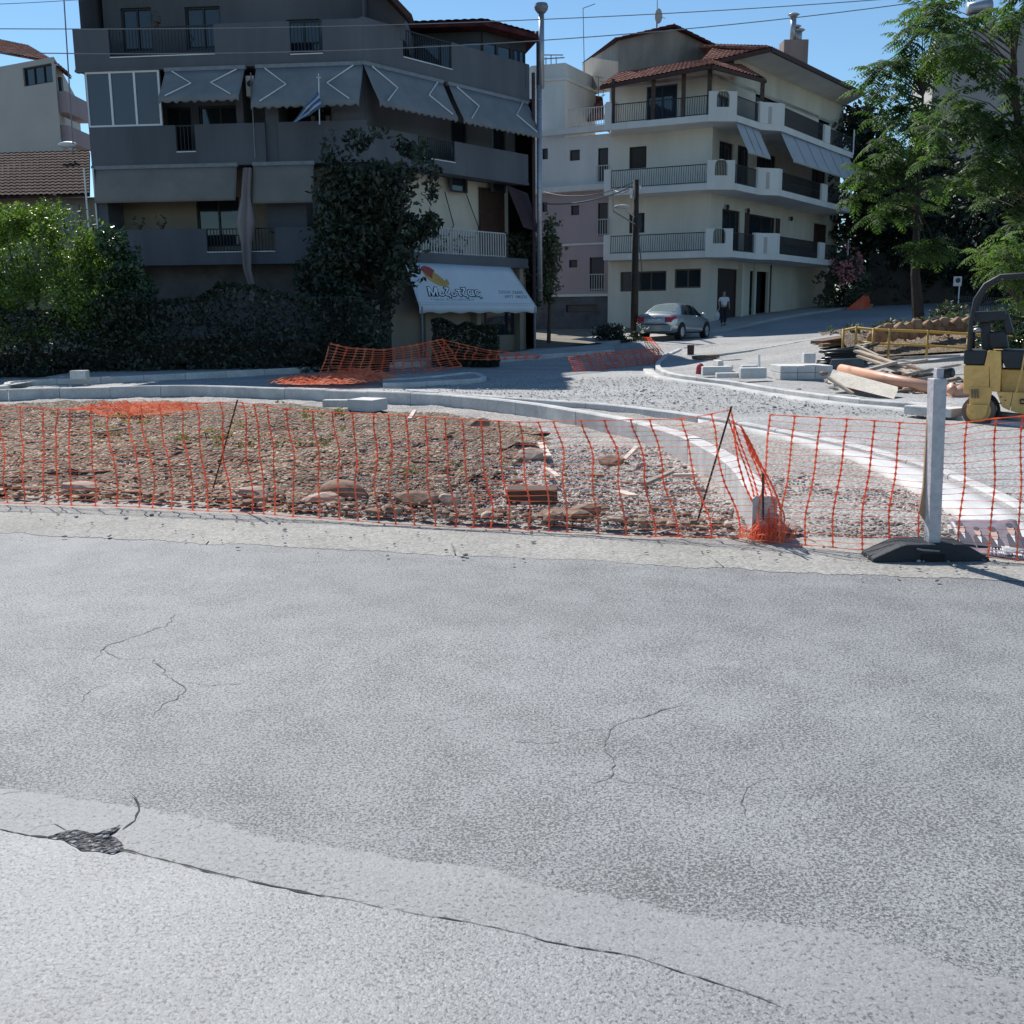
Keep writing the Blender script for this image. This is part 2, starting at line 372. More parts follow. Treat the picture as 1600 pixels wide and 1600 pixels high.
def tiled(mb, e0, e1, r1, r0, pitch=.24, th=.07, amp=.035, course=.38):
    """tiled slope: eave e0-e1, ridge r0-r1, ribbed across and stepped down the slope, with an underside"""
    e0, e1, r0, r1 = map(Vector, (e0, e1, r0, r1)); n = (e1-e0).cross(r0-e0).normalized()
    if n.z < 0: n = -n
    w = max((e1-e0).length, (r1-r0).length); h = ((r0-e0).length+(r1-e1).length)/2
    nu = max(4, int(w/pitch*4)); nv = max(2, int(h/course)*2); k = len(mb.v)
    for j in range(nv+1):
        v = j/nv; vv = v if j % 2 == 0 else max(0, (j+.9)/nv if j < nv else 1)
        vv = min(1, vv)
        for i in range(nu+1):
            u = i/nu; p = (e0.lerp(e1, u)).lerp(r0.lerp(r1, u), vv)
            p = p+n*(amp*abs(math.sin(u*w/pitch*math.pi))+(.03 if j % 2 == 0 else 0)); mb.v.append(tuple(p))
    for j in range(nv):
        for i in range(nu): a = k+j*(nu+1)+i; mb.f.append((a, a+1, a+nu+2, a+nu+1))
    mb.hexa([e0-n*th, e1-n*th, r1-n*th, r0-n*th, e0, e1, r1, r0]) if n.z > 0 else None
    return mb

# ================================================================== palette
asphalt = stone_mat('asphalt', [(.2,.207,.21), (.26,.27,.273), (.285,.293,.296), (.305,.31,.308), (.37,.373,.372)], 165, rough=.74, stretch=.4, bump=.35, big=.5, bigvar=.13, dark=.15, dist=.004, pits=.62, pitcut=.07)
asphalt_worn = stone_mat('worn_asphalt', [(.22,.225,.228), (.255,.26,.263), (.272,.276,.278), (.285,.289,.291), (.35,.35,.35)], 140, rough=.6, stretch=.5, bump=.3, big=.7, bigvar=.16, dark=.12, dist=.004, pits=.55, pitcut=.02)
asphalt_band = stone_mat('asphalt_band', [(.225,.228,.23), (.26,.263,.264), (.278,.28,.279), (.305,.306,.303)], 120, rough=.68, stretch=.5, bump=.25, big=.7, bigvar=.2, dark=.1, dist=.004, pits=.55, pitcut=-.01)
dust = stone_mat('road_dust', [(.27,.26,.235), (.34,.33,.3), (.4,.385,.35)], 45, rough=.9, bump=.4, big=1.2, bigvar=.16, dark=.2, dist=.008)
gravel = stone_mat('gravel', [(.27,.27,.265), (.36,.36,.35), (.42,.415,.405), (.53,.52,.51)], 34, rough=.85, stretch=.25, bump=.6, big=.7, bigvar=.2, dark=.35, dist=.02)
gravel_pale = stone_mat('pale_gravel', [(.31,.28,.255), (.39,.36,.33), (.44,.41,.38), (.53,.5,.47)], 30, rough=.9, bump=.8, big=.8, bigvar=.2, dark=.4, dist=.025)
dirt = stone_mat('dirt', [(.13,.088,.058), (.215,.155,.105), (.285,.215,.15), (.44,.36,.28)], 26, rough=.95, bump=1., big=1.1, bigvar=.35, dark=.4, dist=.04)
soil = mat('soil', (.17,.15,.12), .95, .3, .8, .6, 8, fine=.6)
street_m = stone_mat('street_asphalt', [(.26,.265,.27), (.33,.335,.34), (.4,.4,.4)], 30, rough=.65, bump=.3, big=.3, bigvar=.2, dark=.2)
concrete = mat('concrete', (.5,.5,.49), .85, .1, 1.5, .3, 40, fine=.35)
kerb_m = mat('kerb_concrete', (.5,.495,.48), .85, .16, 2.2, .35, 50, fine=.45, col2=(.64,.63,.61))
paving = mat('paving', (.36,.345,.33), .85, .14, .7, .3, 25, fine=.4)
bright_conc = mat('pale_concrete', (.58,.575,.56), .85, .12, 2.5, .2, 50, fine=.35)

# ================================================================== the setting
# ground: one sheet to the horizon
mb = MB(); xs = [-900,-400,-200,-120]+list(range(-80, 81, 4))+[120,200,400,900]; ys = [-500,-200,-60,-20,-8,0,6,12,15]+list(range(18, 122, 3))+[150,200,300,500,900,1500]
for x in xs:
    for y in ys: mb.v.append((x, y, H(x, y)-.16))
for i in range(len(xs)-1):
    for j in range(len(ys)-1): mb.f.append((i*len(ys)+j, (i+1)*len(ys)+j, (i+1)*len(ys)+j+1, i*len(ys)+j+1))
tag(mb.build('ground', soil, smooth=True), kind='structure')

def GL(pts, dz=0): return [G(x, y, dz) for x, y in pts]
def ext(p, q, d):   # a point d metres beyond p, away from q
    v = (p-q); v.z = 0; return p+v.normalized()*d
roadB = GL([(0,833),(300,848),(700,868),(1100,887),(1600,910)]); roadB = [ext(roadB[0], roadB[1], 22)]+roadB+[ext(roadB[-1], roadB[-2], 22)]
roadA = [Vector((-26, -9, 0)), Vector((26, -9, 0))]
nearB = GL([(0,1298),(110,1318),(200,1338),(400,1385),(600,1424),(800,1460),(1000,1500),(1150,1548),(1290,1600)]); nearB = [ext(nearB[0], nearB[1], 12)]+nearB+[ext(nearB[-1], nearB[-2], 1.), ext(nearB[-1], nearB[-2], 12)]
bandB = GL([(0,1235),(200,1262),(380,1300),(500,1326),(640,1350),(760,1365),(900,1398),(1050,1420),(1250,1455),(1450,1497),(1600,1532)]); bandB = [ext(bandB[0], bandB[1], 12)]+bandB+[ext(bandB[-1], bandB[-2], 12)]
def wav(p, u, v): return noise.noise(p*.8)*.0015
sheet('road', [p+Vector((0, -.25, 0)) for p in bandB], [p+Vector((0, .35, 0)) for p in roadB], asphalt, 160, 30, 0, 0., wav)
sheet('road_band', [p+Vector((0, -.2, 0)) for p in nearB], bandB, asphalt_band, 2600, 6, .006, .05, lambda p, u, v: 0)
sheet('near_lane', roadA, nearB, asphalt_worn, 500, 24, .01, .008)
# dusty shoulder between the road edge and the net
netb_px = [(0,787),(200,793),(400,803),(560,816),(700,826),(850,832),(1000,840),(1080,846),(1200,856),(1330,861),(1450,866),(1600,882)]
shB = GL(netb_px); shB = [ext(shB[0], shB[1], 22)]+shB+[ext(shB[-1], shB[-2], 22)]
sheet('dusty_shoulder', roadB, [p+Vector((0, .35, 0)) for p in shB], dust, 2200, 9, .0022, .09, lambda p, u, v: .014*v+noise.noise(p*4)*.01*v)

# ---- kerb lines (photo pixels of the top edge -> plan)
k1 = [PZ(x, y, z) for x, y, z in [(-260,622,.2),(0,609,.2),(160,606,.2),(300,604,.2),(460,607,.21),(600,611,.22),(700,615,.22),(825,627,.23),(900,638,.24),(950,647,.24),(1000,657,.25),(1050,671,.26),(1094,687,.27),(1136,712,.28),(1162,735,.29),(1180,756,.32),(1196,775,.33)]]
k1z = {}
K1 = smooth_line(k1, 120)
kerb('kerb_strip', k1, kerb_m, .17, .22, 120, .12, rise=.11, seed=1)
k2 = [PZ(x, y, .12) for x, y in [(640,608),(775,618),(875,625),(975,633),(1103,650),(1187,664),(1300,686),(1364,701),(1449,724),(1520,752),(1600,790),(1700,850)]]
kerb('kerb_strip', k2, kerb_m, .13, .12, 90, .12, seed=2)
K2 = smooth_line(k2, 90)
k3 = [PZ(x, y, .14) for x, y in [(1062,558),(1040,562),(1029,568),(1030,576),(1050,583),(1094,588),(1155,593),(1220,602),(1330,618),(1420,626),(1500,634),(1640,650)]]
kerb('kerb_strip', k3, kerb_m, .15, .12, 90, .12, seed=3)
K3 = smooth_line(k3, 90)
def off(line, d):
    out = []
    for i, p in enumerate(line):
        t = line[min(i+1, len(line)-1)]-line[max(i-1, 0)]; t.z = 0; t.normalize(); out.append(p+Vector((-t.y, t.x, 0))*d)
    return out
# gutter slabs on the road side of the right-hand kerb and of the second kerb
gut3 = off(K3[24:], -.12); gut3b = off(K3[24:], -.42)
o = sheet('gutter', gut3, gut3b, kerb_m, 60, 4, .035); sm = o.modifiers.new('slab', 'SOLIDIFY'); sm.thickness = .14; sm.offset = -1
gutA = off(K2[40:], .12); gutB = off(K2[40:], -.10)
a_, b_ = off(K2[42:], -.07), off(K2[42:], -.5); g2 = a_; g2b = [p.lerp(q, .01+.99*min(1, (i/30))**1.6) for i, (p, q) in enumerate(zip(a_, b_))]
o = sheet('gutter', g2, g2b, bright_conc, 60, 4, .07); sm = o.modifiers.new('slab', 'SOLIDIFY'); sm.thickness = .16; sm.offset = -1
# left kerb along the hedge, then the far street kerb running up to the right
k4 = [G(x, y, .12) for x, y in [(-140,618),(0,603),(14,597),(60,594),(150,590),(300,583),(400,578),(520,572),(640,566),(760,560),(880,552),(960,547)]]
kerb('kerb_strip', k4, kerb_m, .14, .13, 90, .1, seed=4)
K4 = smooth_line(k4, 90)
k5 = [G(x, y, .1) for x, y in [(1078,555),(1120,553),(1170,547),(1240,535),(1300,526),(1340,520)]]
kerb('kerb_strip', k5, kerb_m, .14, .1, 50, .1, seed=5)
K5 = smooth_line(k5, 50)
k6 = [Vector((x, y, 0)) for x, y in [(3.6,40.2),(5.0,42.6),(8.2,46.5),(11.6,50.6),(15.2,55.2),(19.5,60.6),(24,66),(33,76)]]
kerb('kerb_strip', k6, paving, .14, .1, 70, .1, seed=6)
K6 = smooth_line(k6, 70)
# the tongue-shaped kerb island in the middle of the junction
k7 = [G(x, y, .1) for x, y in [(596,592),(640,590),(690,586),(735,581),(752,585),(752,590),(700,594),(640,597),(598,598)]]
kerb('kerb_strip', k7, kerb_m, .14, .1, 60, .08, seed=7)
K7 = smooth_line(k7, 60)
sheet('traffic_island', K7[:30], K7[30:][::-1], gravel_pale, 30, 6, .06)

# ---- surfaces
sheet('gravel_road', [Vector((-26, 20, 0))]+[Vector(p) for p in K1[8:60]]+off(K2[20:], 0.)+[Vector((14, 7, 0))], [Vector((-26, 27.5, 0)), Vector((-13, 28.5, 0)), Vector((-5.3, 31, 0)), Vector((1.2, 41, 0)), Vector((7, 41, 0)), Vector((8, 33, 0)), Vector((9, 24, 0)), Vector((16, 19.5, 0))], gravel, 160, 40, -.02, 0, lambda p, u, v: noise.fractal(p*.9, 1., 2, 4)*.03)
sheet('kerb_infill', [Vector(p) for p in K1[50:]]+[shB[-4]+Vector((0, .1, 0)), shB[-3]+Vector((0, .1, 0)), shB[-2]+Vector((0, .15, 0)), shB[-1]], off(K2[14:], -.04)+[Vector((14, 6.9, 0))], gravel_pale, 140, 26, -.01, .02, lambda p, u, v: noise.fractal(p*1.3, 1., 2, 4)*.03+.02)
# far street, pavement under the beige block, yard on the right
sheet('street', [ext(p, q, 0) for p, q in [(K6[0], K6[1])]]+K6[:], [Vector((2, 38.5, 0)), Vector((7.0, 38.0, 0)), Vector((10.5, 39, 0)), Vector((16, 40.5, 0)), Vector((23, 45, 0)), Vector((32, 54, 0)), Vector((52, 78, 0))], street_m, 80, 20, -.02)
sheet('pavement', K6, [p+Vector((-1.1, 3.4, 0)) for p in K6], paving, 80, 8, .1)
sheet('pavement', K4, [p+Vector((.2, 2.8, 0)) for p in K4], paving, 80, 6, .1)
sheet('side_path', K5, [p+Vector((-.2, 2.2, 0)) for p in K5], paving, 50, 6, .05)
sheet('yard', [K3[i] for i in range(4, 90)], [Vector((6.5, 37.5, 0)), Vector((9, 38.5, 0)), Vector((13, 38, 0)), Vector((18, 34, 0)), Vector((20, 20, 0))], gravel, 90, 26, .05, 0, lambda p, u, v: noise.fractal(p*.7, 1., 2, 4)*.06+.03*v)

# ---- rubble island inside the first kerb
front = [p+Vector((0, .03, 0)) for p in shB[0:9]]
front = [Vector((-16, 12.5, 0))]+front[1:]
back = [p+Vector((0, -.08, 0)) for p in K1[2:112]]
def rub(p, u, v):
    e = math.sin(math.pi*min(1, max(0, v)))**.5
    return (noise.fractal(p*1.1, 1., 2, 5)*.11+abs(noise.noise(p*3.3))*.1+abs(noise.noise(p*9))*.05)*e-.06*e+.0
sheet('gravel_base', [p+Vector((0, .02, 0)) for p in shB], [Vector((-20, 20, 0)), Vector((-5, 20, 0)), Vector((3, 19, 0)), Vector((9, 14, 0)), Vector((16, 9, 0))], gravel_pale, 60, 12, -.05)
sheet('gravel_bed', front, back, gravel_pale, 200, 90, .0, 0, rub)
da = resample(front, 60)[:54]; db = resample([p+Vector((0, -1.2, 0)) for p in K1[2:100]], 60)
da = [p+Vector((0, .02, 0)) for p in da]; db = db[:46]+[db[46].lerp(da[-1], .12), db[46].lerp(da[-1], .4), db[46].lerp(da[-1], .75)]
sheet('dirt_mound', da, db, dirt, 220, 90, .04, .25, lambda p, u, v: rub(p, u, v)*1.3+.05*math.sin(math.pi*v)-.06*(max(0, u-.94)/.06)-.08*(max(0, v-.93)/.07)-.05*max(0, 1-v/.03))

# cracks and the pothole in the asphalt
tar = mat('crack_fill', (.05,.048,.05), .95, .3, 20)
def crack(name, pxs, w, label, seed=0, wob=.02, z=None):
    z = {1: .0118, 2: .0118, 3: .0078, 4: .0078}.get(seed, .003) if z is None else z
    rnd = random.Random(seed); P = GL(pxs); L = sum((b-a).length for a, b in zip(P, P[1:])); n = max(12, int(L/.015)); P = resample(P, n); mb = MB()
    Q = [p+Vector((noise.noise(p*5+Vector((seed, 0, 0)))+.35*noise.noise(p*21+Vector((seed, 0, 0))), noise.noise(p*5+Vector((0, seed, 5)))+.35*noise.noise(p*21+Vector((0, seed, 5))), 0))*wob*2 for p in P]
    for i, q in enumerate(Q):
        t = i/(n-1); ww = w*(1 if seed in (1, 2, 3) else .7)*(.35+1.0*abs(noise.noise(q*14+Vector((0, 0, seed)))*2))*min(1, 6*t+.15, 6*(1-t)+.15)
        d = (Q[min(i+2, n-1)]-Q[max(i-2, 0)]).normalized(); sd = Vector((-d.y, d.x, 0))*ww/2
        mb.v += [(q.x-sd.x, q.y-sd.y, z), (q.x+sd.x, q.y+sd.y, z)]
    for i in range(n-1): mb.f.append((2*i, 2*i+2, 2*i+3, 2*i+1))
    o = mb.build(name, tar if seed in (1, 2, 3) else mat('hairline_crack', (.14,.14,.145), .95, .3, 20)); me = o.data
    if sum(p.normal.z for p in me.polygons) < 0: me.flip_normals()
    tag(o, kind='structure'); return o
crack('road_crack', [(-30,1296),(40,1308),(120,1318),(200,1335),(300,1360),(400,1385),(500,1405),(600,1424)], .008, '', 1, .006)
crack('road_crack', [(600,1424),(700,1441),(800,1460),(900,1484),(1000,1505),(1150,1550),(1230,1583)], .004, '', 2, .006)
crack('road_crack', [(190,1300),(212,1285),(219,1268),(212,1252),(203,1240)], .006, '', 3, .006)
crack('road_crack', [(40,1304),(60,1293),(85,1290),(108,1302)], .003, '', 4, .004)
crack('road_crack', [(276,960),(262,978),(205,995),(158,1015),(150,1035)], .009, '', 5, .03)
crack('road_crack', [(158,1015),(110,1014),(60,1016)], .003, '', 6, .02)
crack('road_crack', [(240,1027),(255,1040),(262,1055),(285,1065),(288,1085),(262,1105),(240,1122)], .008, '', 7, .03)
crack('road_crack', [(1075,1100),(1040,1107),(1005,1120),(955,1140),(938,1168),(950,1190),(944,1212),(920,1225),(918,1240)], .008, '', 8, .02)
crack('road_crack', [(1200,1215),(1170,1235),(1155,1255),(1160,1280)], .006, '', 9, .02)
crack('road_crack', [(740,1120),(690,1132),(640,1150)], .004, '', 10, .02)
crack('road_crack', [(158,1015),(190,1030),(240,1027)], .006, '', 15, .02)
crack('road_crack', [(285,1065),(330,1072),(400,1068)], .005, '', 16, .02)
crack('road_crack', [(955,1140),(900,1146),(850,1160),(790,1162)], .005, '', 17, .02)
crack('road_crack', [(944,1212),(985,1228),(1060,1232),(1120,1240)], .004, '', 18, .02)
crack('road_crack', [(120,1100),(150,1078),(180,1068)], .005, '', 19, .02)
crack('road_crack', [(0,1246),(14,1242),(30,1240)], .007, '', 20, .01, .0078)
pit = stone_mat('pothole_gravel', [(.05,.048,.05), (.1,.1,.105), (.16,.155,.16), (.34,.34,.35)], 60, rough=.9, bump=1., big=3, bigvar=.3, dark=.6, dist=.02)
pp = GL([(72,1312),(92,1306),(112,1303),(150,1307),(168,1298),(192,1292),(180,1304),(172,1312),(190,1322),(194,1334),(180,1340),(160,1338),(128,1334),(110,1325),(94,1318)]); cc = sum(pp, Vector())/len(pp)
mb = MB(); pp = resample(pp+[pp[0]], 90)[:-1]
ring = [p+Vector((noise.noise(p*14), noise.noise(p*14+Vector((4, 0, 0))), 0))*.02 for p in pp]
for k, sc_ in enumerate((1, .9, .75, .5, .2)):
    for p in ring:
        q = cc+(p-cc)*sc_; mb.v.append((q.x, q.y, .012-(0, .001, .001, .002, .002)[k]+(abs(noise.noise(q*40))*.006 if k else 0)))
n = len(ring)
for k in range(4):
    for i in range(n): mb.f.append((k*n+i, k*n+(i+1) % n, (k+1)*n+(i+1) % n, (k+1)*n+i))
mb.f.append(tuple(4*n+i for i in range(n)))
o = mb.build('pothole', pit); 
if sum(p.normal.z for p in o.data.polygons) < 0: o.data.flip_normals()
tag(o, kind='structure')

# ================================================================== buildings
grey_wall = mat('dark_grey_render', (.095,.105,.125), .85, .2, .45, .1, 20, col2=(.13,.142,.165), streak=True)
grey_wall2 = mat('grey_beige_render', (.28,.235,.19), .85, .14, .6, .1, 20)
cream = mat('cream_render', (.58,.55,.47), .85, .13, .5, .1, 25, fine=.15, streak=True)
beige = mat('beige_render', (.66,.64,.57), .85, .15, .45, .1, 25, fine=.15, streak=True)
white_r = mat('white_render', (.6,.59,.57), .85, .1, .5, .12, 25, fine=.2, streak=True)
pink_r = mat('pink_render', (.36,.29,.3), .85, .1, .6, .1, 25, streak=True)
pale_r = mat('pale_render', (.44,.42,.39), .85, .08, .4, .1, 25)
band_m = mat('balcony_render', (.68,.67,.64), .85, .1, .7, .12, 25, fine=.2, streak=True)
stone_wall = mat('stone_base_shade', (.1,.1,.11), .9, .3, 1.6, .5, 6)
dark_frame = mat('dark_frame', (.02,.02,.022), .5, .1)
white_frame = mat('white_frame', (.7,.72,.75), .4, .04)
brown_frame = mat('brown_wood', (.06,.03,.022), .6, .3, 6)
iron = mat('black_iron', (.015,.016,.02), .5, .2, 8)
white_iron = mat('white_iron', (.5,.5,.5), .5, .1)
glass = glass_mat('glass')
glass_blue = glass_mat('glass_reflecting', (.03,.05,.08), .03)
dark_in = mat('dark_interior', (.012,.012,.014), .9, .3)
shutter_m = mat('shutter_slats', (.05,.045,.04), .7, .15, 8)
tile_red = tile_mat('clay_tiles', srgb(104, 66, 58), srgb(150, 106, 94), 0)
tile_old = tile_mat('old_clay_tiles', srgb(44, 33, 32), srgb(72, 55, 52), 0)
tile_dark = tile_mat('dark_tiles', srgb(60, 35, 40), srgb(90, 50, 50), 0)
eave_m = mat('eave_wood', (.05,.022,.018), .7, .2, 4)
awn_grey = mat('awning_canvas', (.19,.21,.225), .85, .14, 1.2, .1, 60)
awn_white = mat('pale_canvas', (.42,.43,.45), .85, .06, 1.2, .1, 60)
steel = mat('galvanised_steel', (.4,.42,.45), .45, .1, 3, metal=.7)
alu = mat('arm_aluminium', (.75,.77,.8), .5, .05)
grey_metal = mat('grey_metal', (.2,.21,.23), .5, .15, 5)

def volume(parent, pts, z0, z1, m, name='wall', top=True):
    mb = MB(); n = len(pts)
    for i in range(n-1):
        a, b = pts[i], pts[i+1]; mb.quad((a[0], a[1], z0), (b[0], b[1], z0), (b[0], b[1], z1), (a[0], a[1], z1))
    if top:
        mb.add([(p[0], p[1], z1) for p in pts], [tuple(range(n))])
    return mb.build(name, m, parent)

def awning(parent, F, u0, u1, z1, z0, d1, d0, m, arms=True, scal=.1, seams=0, name='awning', cassette=True):
    """sloping canvas with a scalloped valance and folding arms; z1,d1 = wall edge, z0,d0 = front edge"""
    mb = MB(); n = max(6, int((u1-u0)/.12)); k = 5
    for j in range(k+1):
        t = j/k
        for i in range(n+1):
            u = u0+(u1-u0)*i/n; sag = -.04*math.sin(math.pi*t)*(1+.5*noise.noise(Vector((u, 0, 0))))
            mb.v.append(tuple(F.pt(u, z1+(z0-z1)*t+sag, d1+(d0-d1)*t)))
    for i in range(n+1):
        u = u0+(u1-u0)*i/n; mb.v.append(tuple(F.pt(u, z0-.1-scal*.5*(1+math.cos(i*math.pi*.8)), d0+.01)))
    for j in range(k+1):
        for i in range(n): a = j*(n+1)+i; mb.f.append((a, a+1, a+n+2, a+n+1))
    o = mb.build(name, m, parent, True); s = o.modifiers.new('thickness', 'SOLIDIFY'); s.thickness = .012
    if arms:
        mb = MB(); w = u1-u0; e = .07
        for sgn, ub in ((1, u0+.06*w+.1), (-1, u1-.06*w-.1)):
            um = ub+sgn*min(.8, w*.28)
            A = F.pt(ub, z1-.03, d1+e); Bm = F.pt(um, (z1+z0)/2, (d1+d0)/2+e); Cc = F.pt(ub, z0+.05, d0+e)
            mb.tube([A, Bm, Cc], .022, 6)
        mb.each('awning_arm', alu, o)
    if cassette:
        mb = MB(); F.box(mb, u0-.03, u1+.03, z1-.02, z1+.1, d1-.1, d1+.04); mb.build('roller_case', grey_metal, o)
    if seams:
        mb = MB()
        for i in range(1, seams):
            u = u0+(u1-u0)*i/seams; mb.beam(F.pt(u, z1-.02, d1+.03), F.pt(u, z0-.02, d0+.03), .035, .012)
        mb.each('seam', grey_metal, o)
    return o

# ------------------------------------------------------------------ the dark grey block
A0, B0, C0 = (-14.25, 36.6), (-4.7, 35.6), (.95, 42.4)
FA, FB = Facade(A0, B0), Facade(B0, C0)
dk = thing('apartment_building', (-5, 41, .3), 'dark grey painted apartment block with grey scalloped awnings behind the hedge, tallest on the left', 'building')
zb = 0.
L = [3.75, 6.75, 9.85, 13.6]      # undersides of the balcony bands
def clip(h, F): return (max(.02, h[0]), min(F.len-.02, h[1]), h[2], h[3])
INN = 1.25
# inner walls (behind the balconies), floor by floor
holesA = {}
mb = MB()
hA = [FA.rect(268,0,300,70,-INN), FA.rect(190,12,238,80,-INN), FA.rect(290,10,345,78,-INN), FA.rect(448,30,500,80,-INN),
      FA.rect(312,165,378,240,-INN), FA.rect(262,168,300,240,-INN), FA.rect(447,168,538,204,-INN),
      FA.rect(308,308,375,385,-INN), FA.rect(435,312,452,390,-INN), FA.rect(455,312,478,345,-INN),
      FA.rect(165,312,180,330,-INN)]
hA = [h for h in hA if h[0] > .1 and h[1] < FA.len-.1]
hA = [hA[1], hA[2], hA[3], hA[4], hA[5], hA[6]]+hA[7:]
ms = MB(); FA.wall(ms, 0.2, FA.len, L[1]+.1, L[3], [h for h in hA if h[2] > L[1]], -INN); ms.build('wall', grey_wall, dk)
ms = MB(); FA.wall(ms, 0.2, FA.len, 3.5, L[1]+.1, [h for h in hA if h[2] <= L[1]], -INN); ms.build('wall', grey_wall2, dk)
ms = MB(); FA.wall(ms, 0.2, FA.len, zb, 3.5, [], -INN); ms.build('wall', stone_wall, dk)  # ground floor in a dark colour that holds the shade behind the hedge
for h in hA: FA.window(dk, h, dark_frame, glass, -INN, 2 if h[1]-h[0] > .8 else 1)
hB = [FB.rect(706,190,730,300,-.9), FB.rect(770,200,790,300,-.9)]
ms = MB(); FB.wall(ms, 0, FB.len, L[1]+.05, 9.9, [h for h in hB if h[1] < FB.len-.1], -.9); ms.build('wall', grey_wall, dk)
for h in hB:
    if h[1] < FB.len-.1: FB.window(dk, h, dark_frame, glass, -.9, 1)
ms = MB(); FB.wall(ms, 0, FB.len, 3.8, L[1]+.05, [], -1.3); ms.build('wall', cream, dk)
ms = MB(); FB.wall(ms, 0, FB.len, zb, 3.8, [], -.4); ms.build('wall', grey_wall2, dk)
volume(dk, [A0, (-13.6, 46), (-4.4, 46), B0], zb, L[3], grey_wall)
volume(dk, [B0, (-4.4, 47), (1.2, 49), C0], zb, 9.95, grey_wall)
# balcony bands, facade A
def band(F, u0, u1, z0, z1, slots, m, name='balcony', d0=-INN, rail=True, lip=True):
    """slab plus solid parapet with open slots closed by bars"""
    mb = MB(); F.box(mb, u0, u1, z0, z0+.22, d0, 0)
    us = sorted([u0, u1]+[x for s in slots for x in (s[0], s[1])])
    for a, b in zip(us, us[1:]):
        if b-a < .02: continue
        inside = [s for s in slots if s[0] < (a+b)/2 < s[1]]
        if inside: F.box(mb, a, b, z0+.22, inside[0][2], -.14, 0)
        else: F.box(mb, a, b, z0+.22, z1, -.14, 0)
    if lip: F.box(mb, u0-.02, u1+.02, z0-.05, z0+.03, -.2, .03)
    o = mb.build(name, m, dk_cur)
    for s in slots:
        r = MB(); F.railing(r, s[0]+.01, s[1]-.01, s[2], z1, -.07, .11, .011)
        r.build('railing', iron, o)
        t = MB(); F.box(t, s[0], s[1], s[2], s[2]+.03, -.02, .03); t.build('sill', white_frame, o)
    return o
dk_cur = dk
sl3 = [FA.rect(170,46,335,88), FA.rect(453,45,504,85)]
sl3 = [(s[0], s[1], s[2], s[3]) for s in sl3]
band(FA, -.3, FA.len+.02, L[2], L[2]+1.3, [(s[0], s[1], s[2], 0) for s in sl3], grey_wall)
slB = [FB.rect(601,35,612,90), FB.rect(630,60,706,108)]
band(FB, -.02, FB.len-.2, L[2], L[2]+1.35, [(max(.25, s[0]), s[1], L[2]+.42, 0) for s in slB[1:]], grey_wall, d0=-.9)
band(FA, -.0, 6.15, L[1], L[1]+1.28, [(3.05, 3.72, L[1]+.4, 0)], grey_wall)
band(FA, 6.6, FA.len, L[1], L[1]+1.28, [], grey_wall)
band(FB, 0, FB.len-.3, L[1], L[1]+1.1, [(2.4, 4.3, L[1]+.35, 0)], grey_wall, d0=-.9)
band(FA, .3, FA.len, L[0]-.25, L[0]+.9, [(3.9, 6.3, L[0]+.1, 0)], grey_wall)
b = band(FB, 0, FB.len-.35, L[0]-.2, L[0]+.12, [], grey_wall, d0=-1.3)
r = MB(); FB.railing(r, 2.2, 7.2, L[0]+.1, L[0]+1.05, -.1, .14, .02); r.build('railing', white_iron, b)
# piers between balconies
mb = MB()
for u0, u1 in ((6.15, 6.6), (FA.len-1.2, FA.len)): FA.box(mb, u0, u1, L[1]-.02, L[2]-.05, -INN+.01, -.12)
FA.box(mb, 5.05, 5.3, L[1]+.2, L[2]-.02, -INN+.01, -.4)
FA.box(mb, 0.02, .4, 3.5, L[1]-.02, -INN, -.1); FA.box(mb, 5.9, 7.3, L[0]+.8, L[1]-.02, -INN-.2, -.5)
mb.each('pier', grey_wall, dk)
# glazed balcony at the left: white frames
g = FA.rect(131,113,249,197)
mb = MB(); zt = L[2]-.04; z0 = L[1]+1.28
u0, u1 = .02, g[1]
for k in range(4):
    u = u0+(u1-u0)*k/3; FA.box(mb, u-.035, u+.035, z0, zt, -.1, -.02)
FA.box(mb, u0, u1, zt-.07, zt, -.098, -.022); FA.box(mb, u0, u1, z0, z0+.06, -.098, -.022)
o = mb.build('balcony_glazing', white_frame, dk)
mb = MB(); FA.box(mb, u0, u1, z0, zt, -.065, -.055); mb.build('pane', glass_mat('curtained_glass', (.05,.06,.085), .25), o)
mb = MB(); FA.box(mb, -.05, .02, 9.95, 13.6, -.3, -.1); mb.each('pier', grey_wall, dk)
# small white window with a blue valance (opening behind the flag)
mb = MB(); h = FA.rect(443,166,512,208,-.12); FA.box(mb, h[0], h[1], h[2], h[2]+.16, -.1, -.06); mb.build('valance', mat('blue_fringe', (.25,.45,.6), .8), dk)
# awnings
for (x0, x1, y0, y1) in ((255,380,114,158), (398,566,114,166)):
    a = FA.rect(x0, y0, x1, y1, .3); awning(dk, FA, a[0], a[1], L[2]-.12, a[2]+.05, .05, .75, awn_grey)
for (x0, x1, y0, y1) in ((576,700,140,180), (708,832,165,205)):
    a = FB.rect(x0, y0, x1, y1, .3); awning(dk, FB, a[0]+.05, min(a[1], FB.len+.1), L[2]-.12, L[2]-1.35, .05, .75, awn_grey)
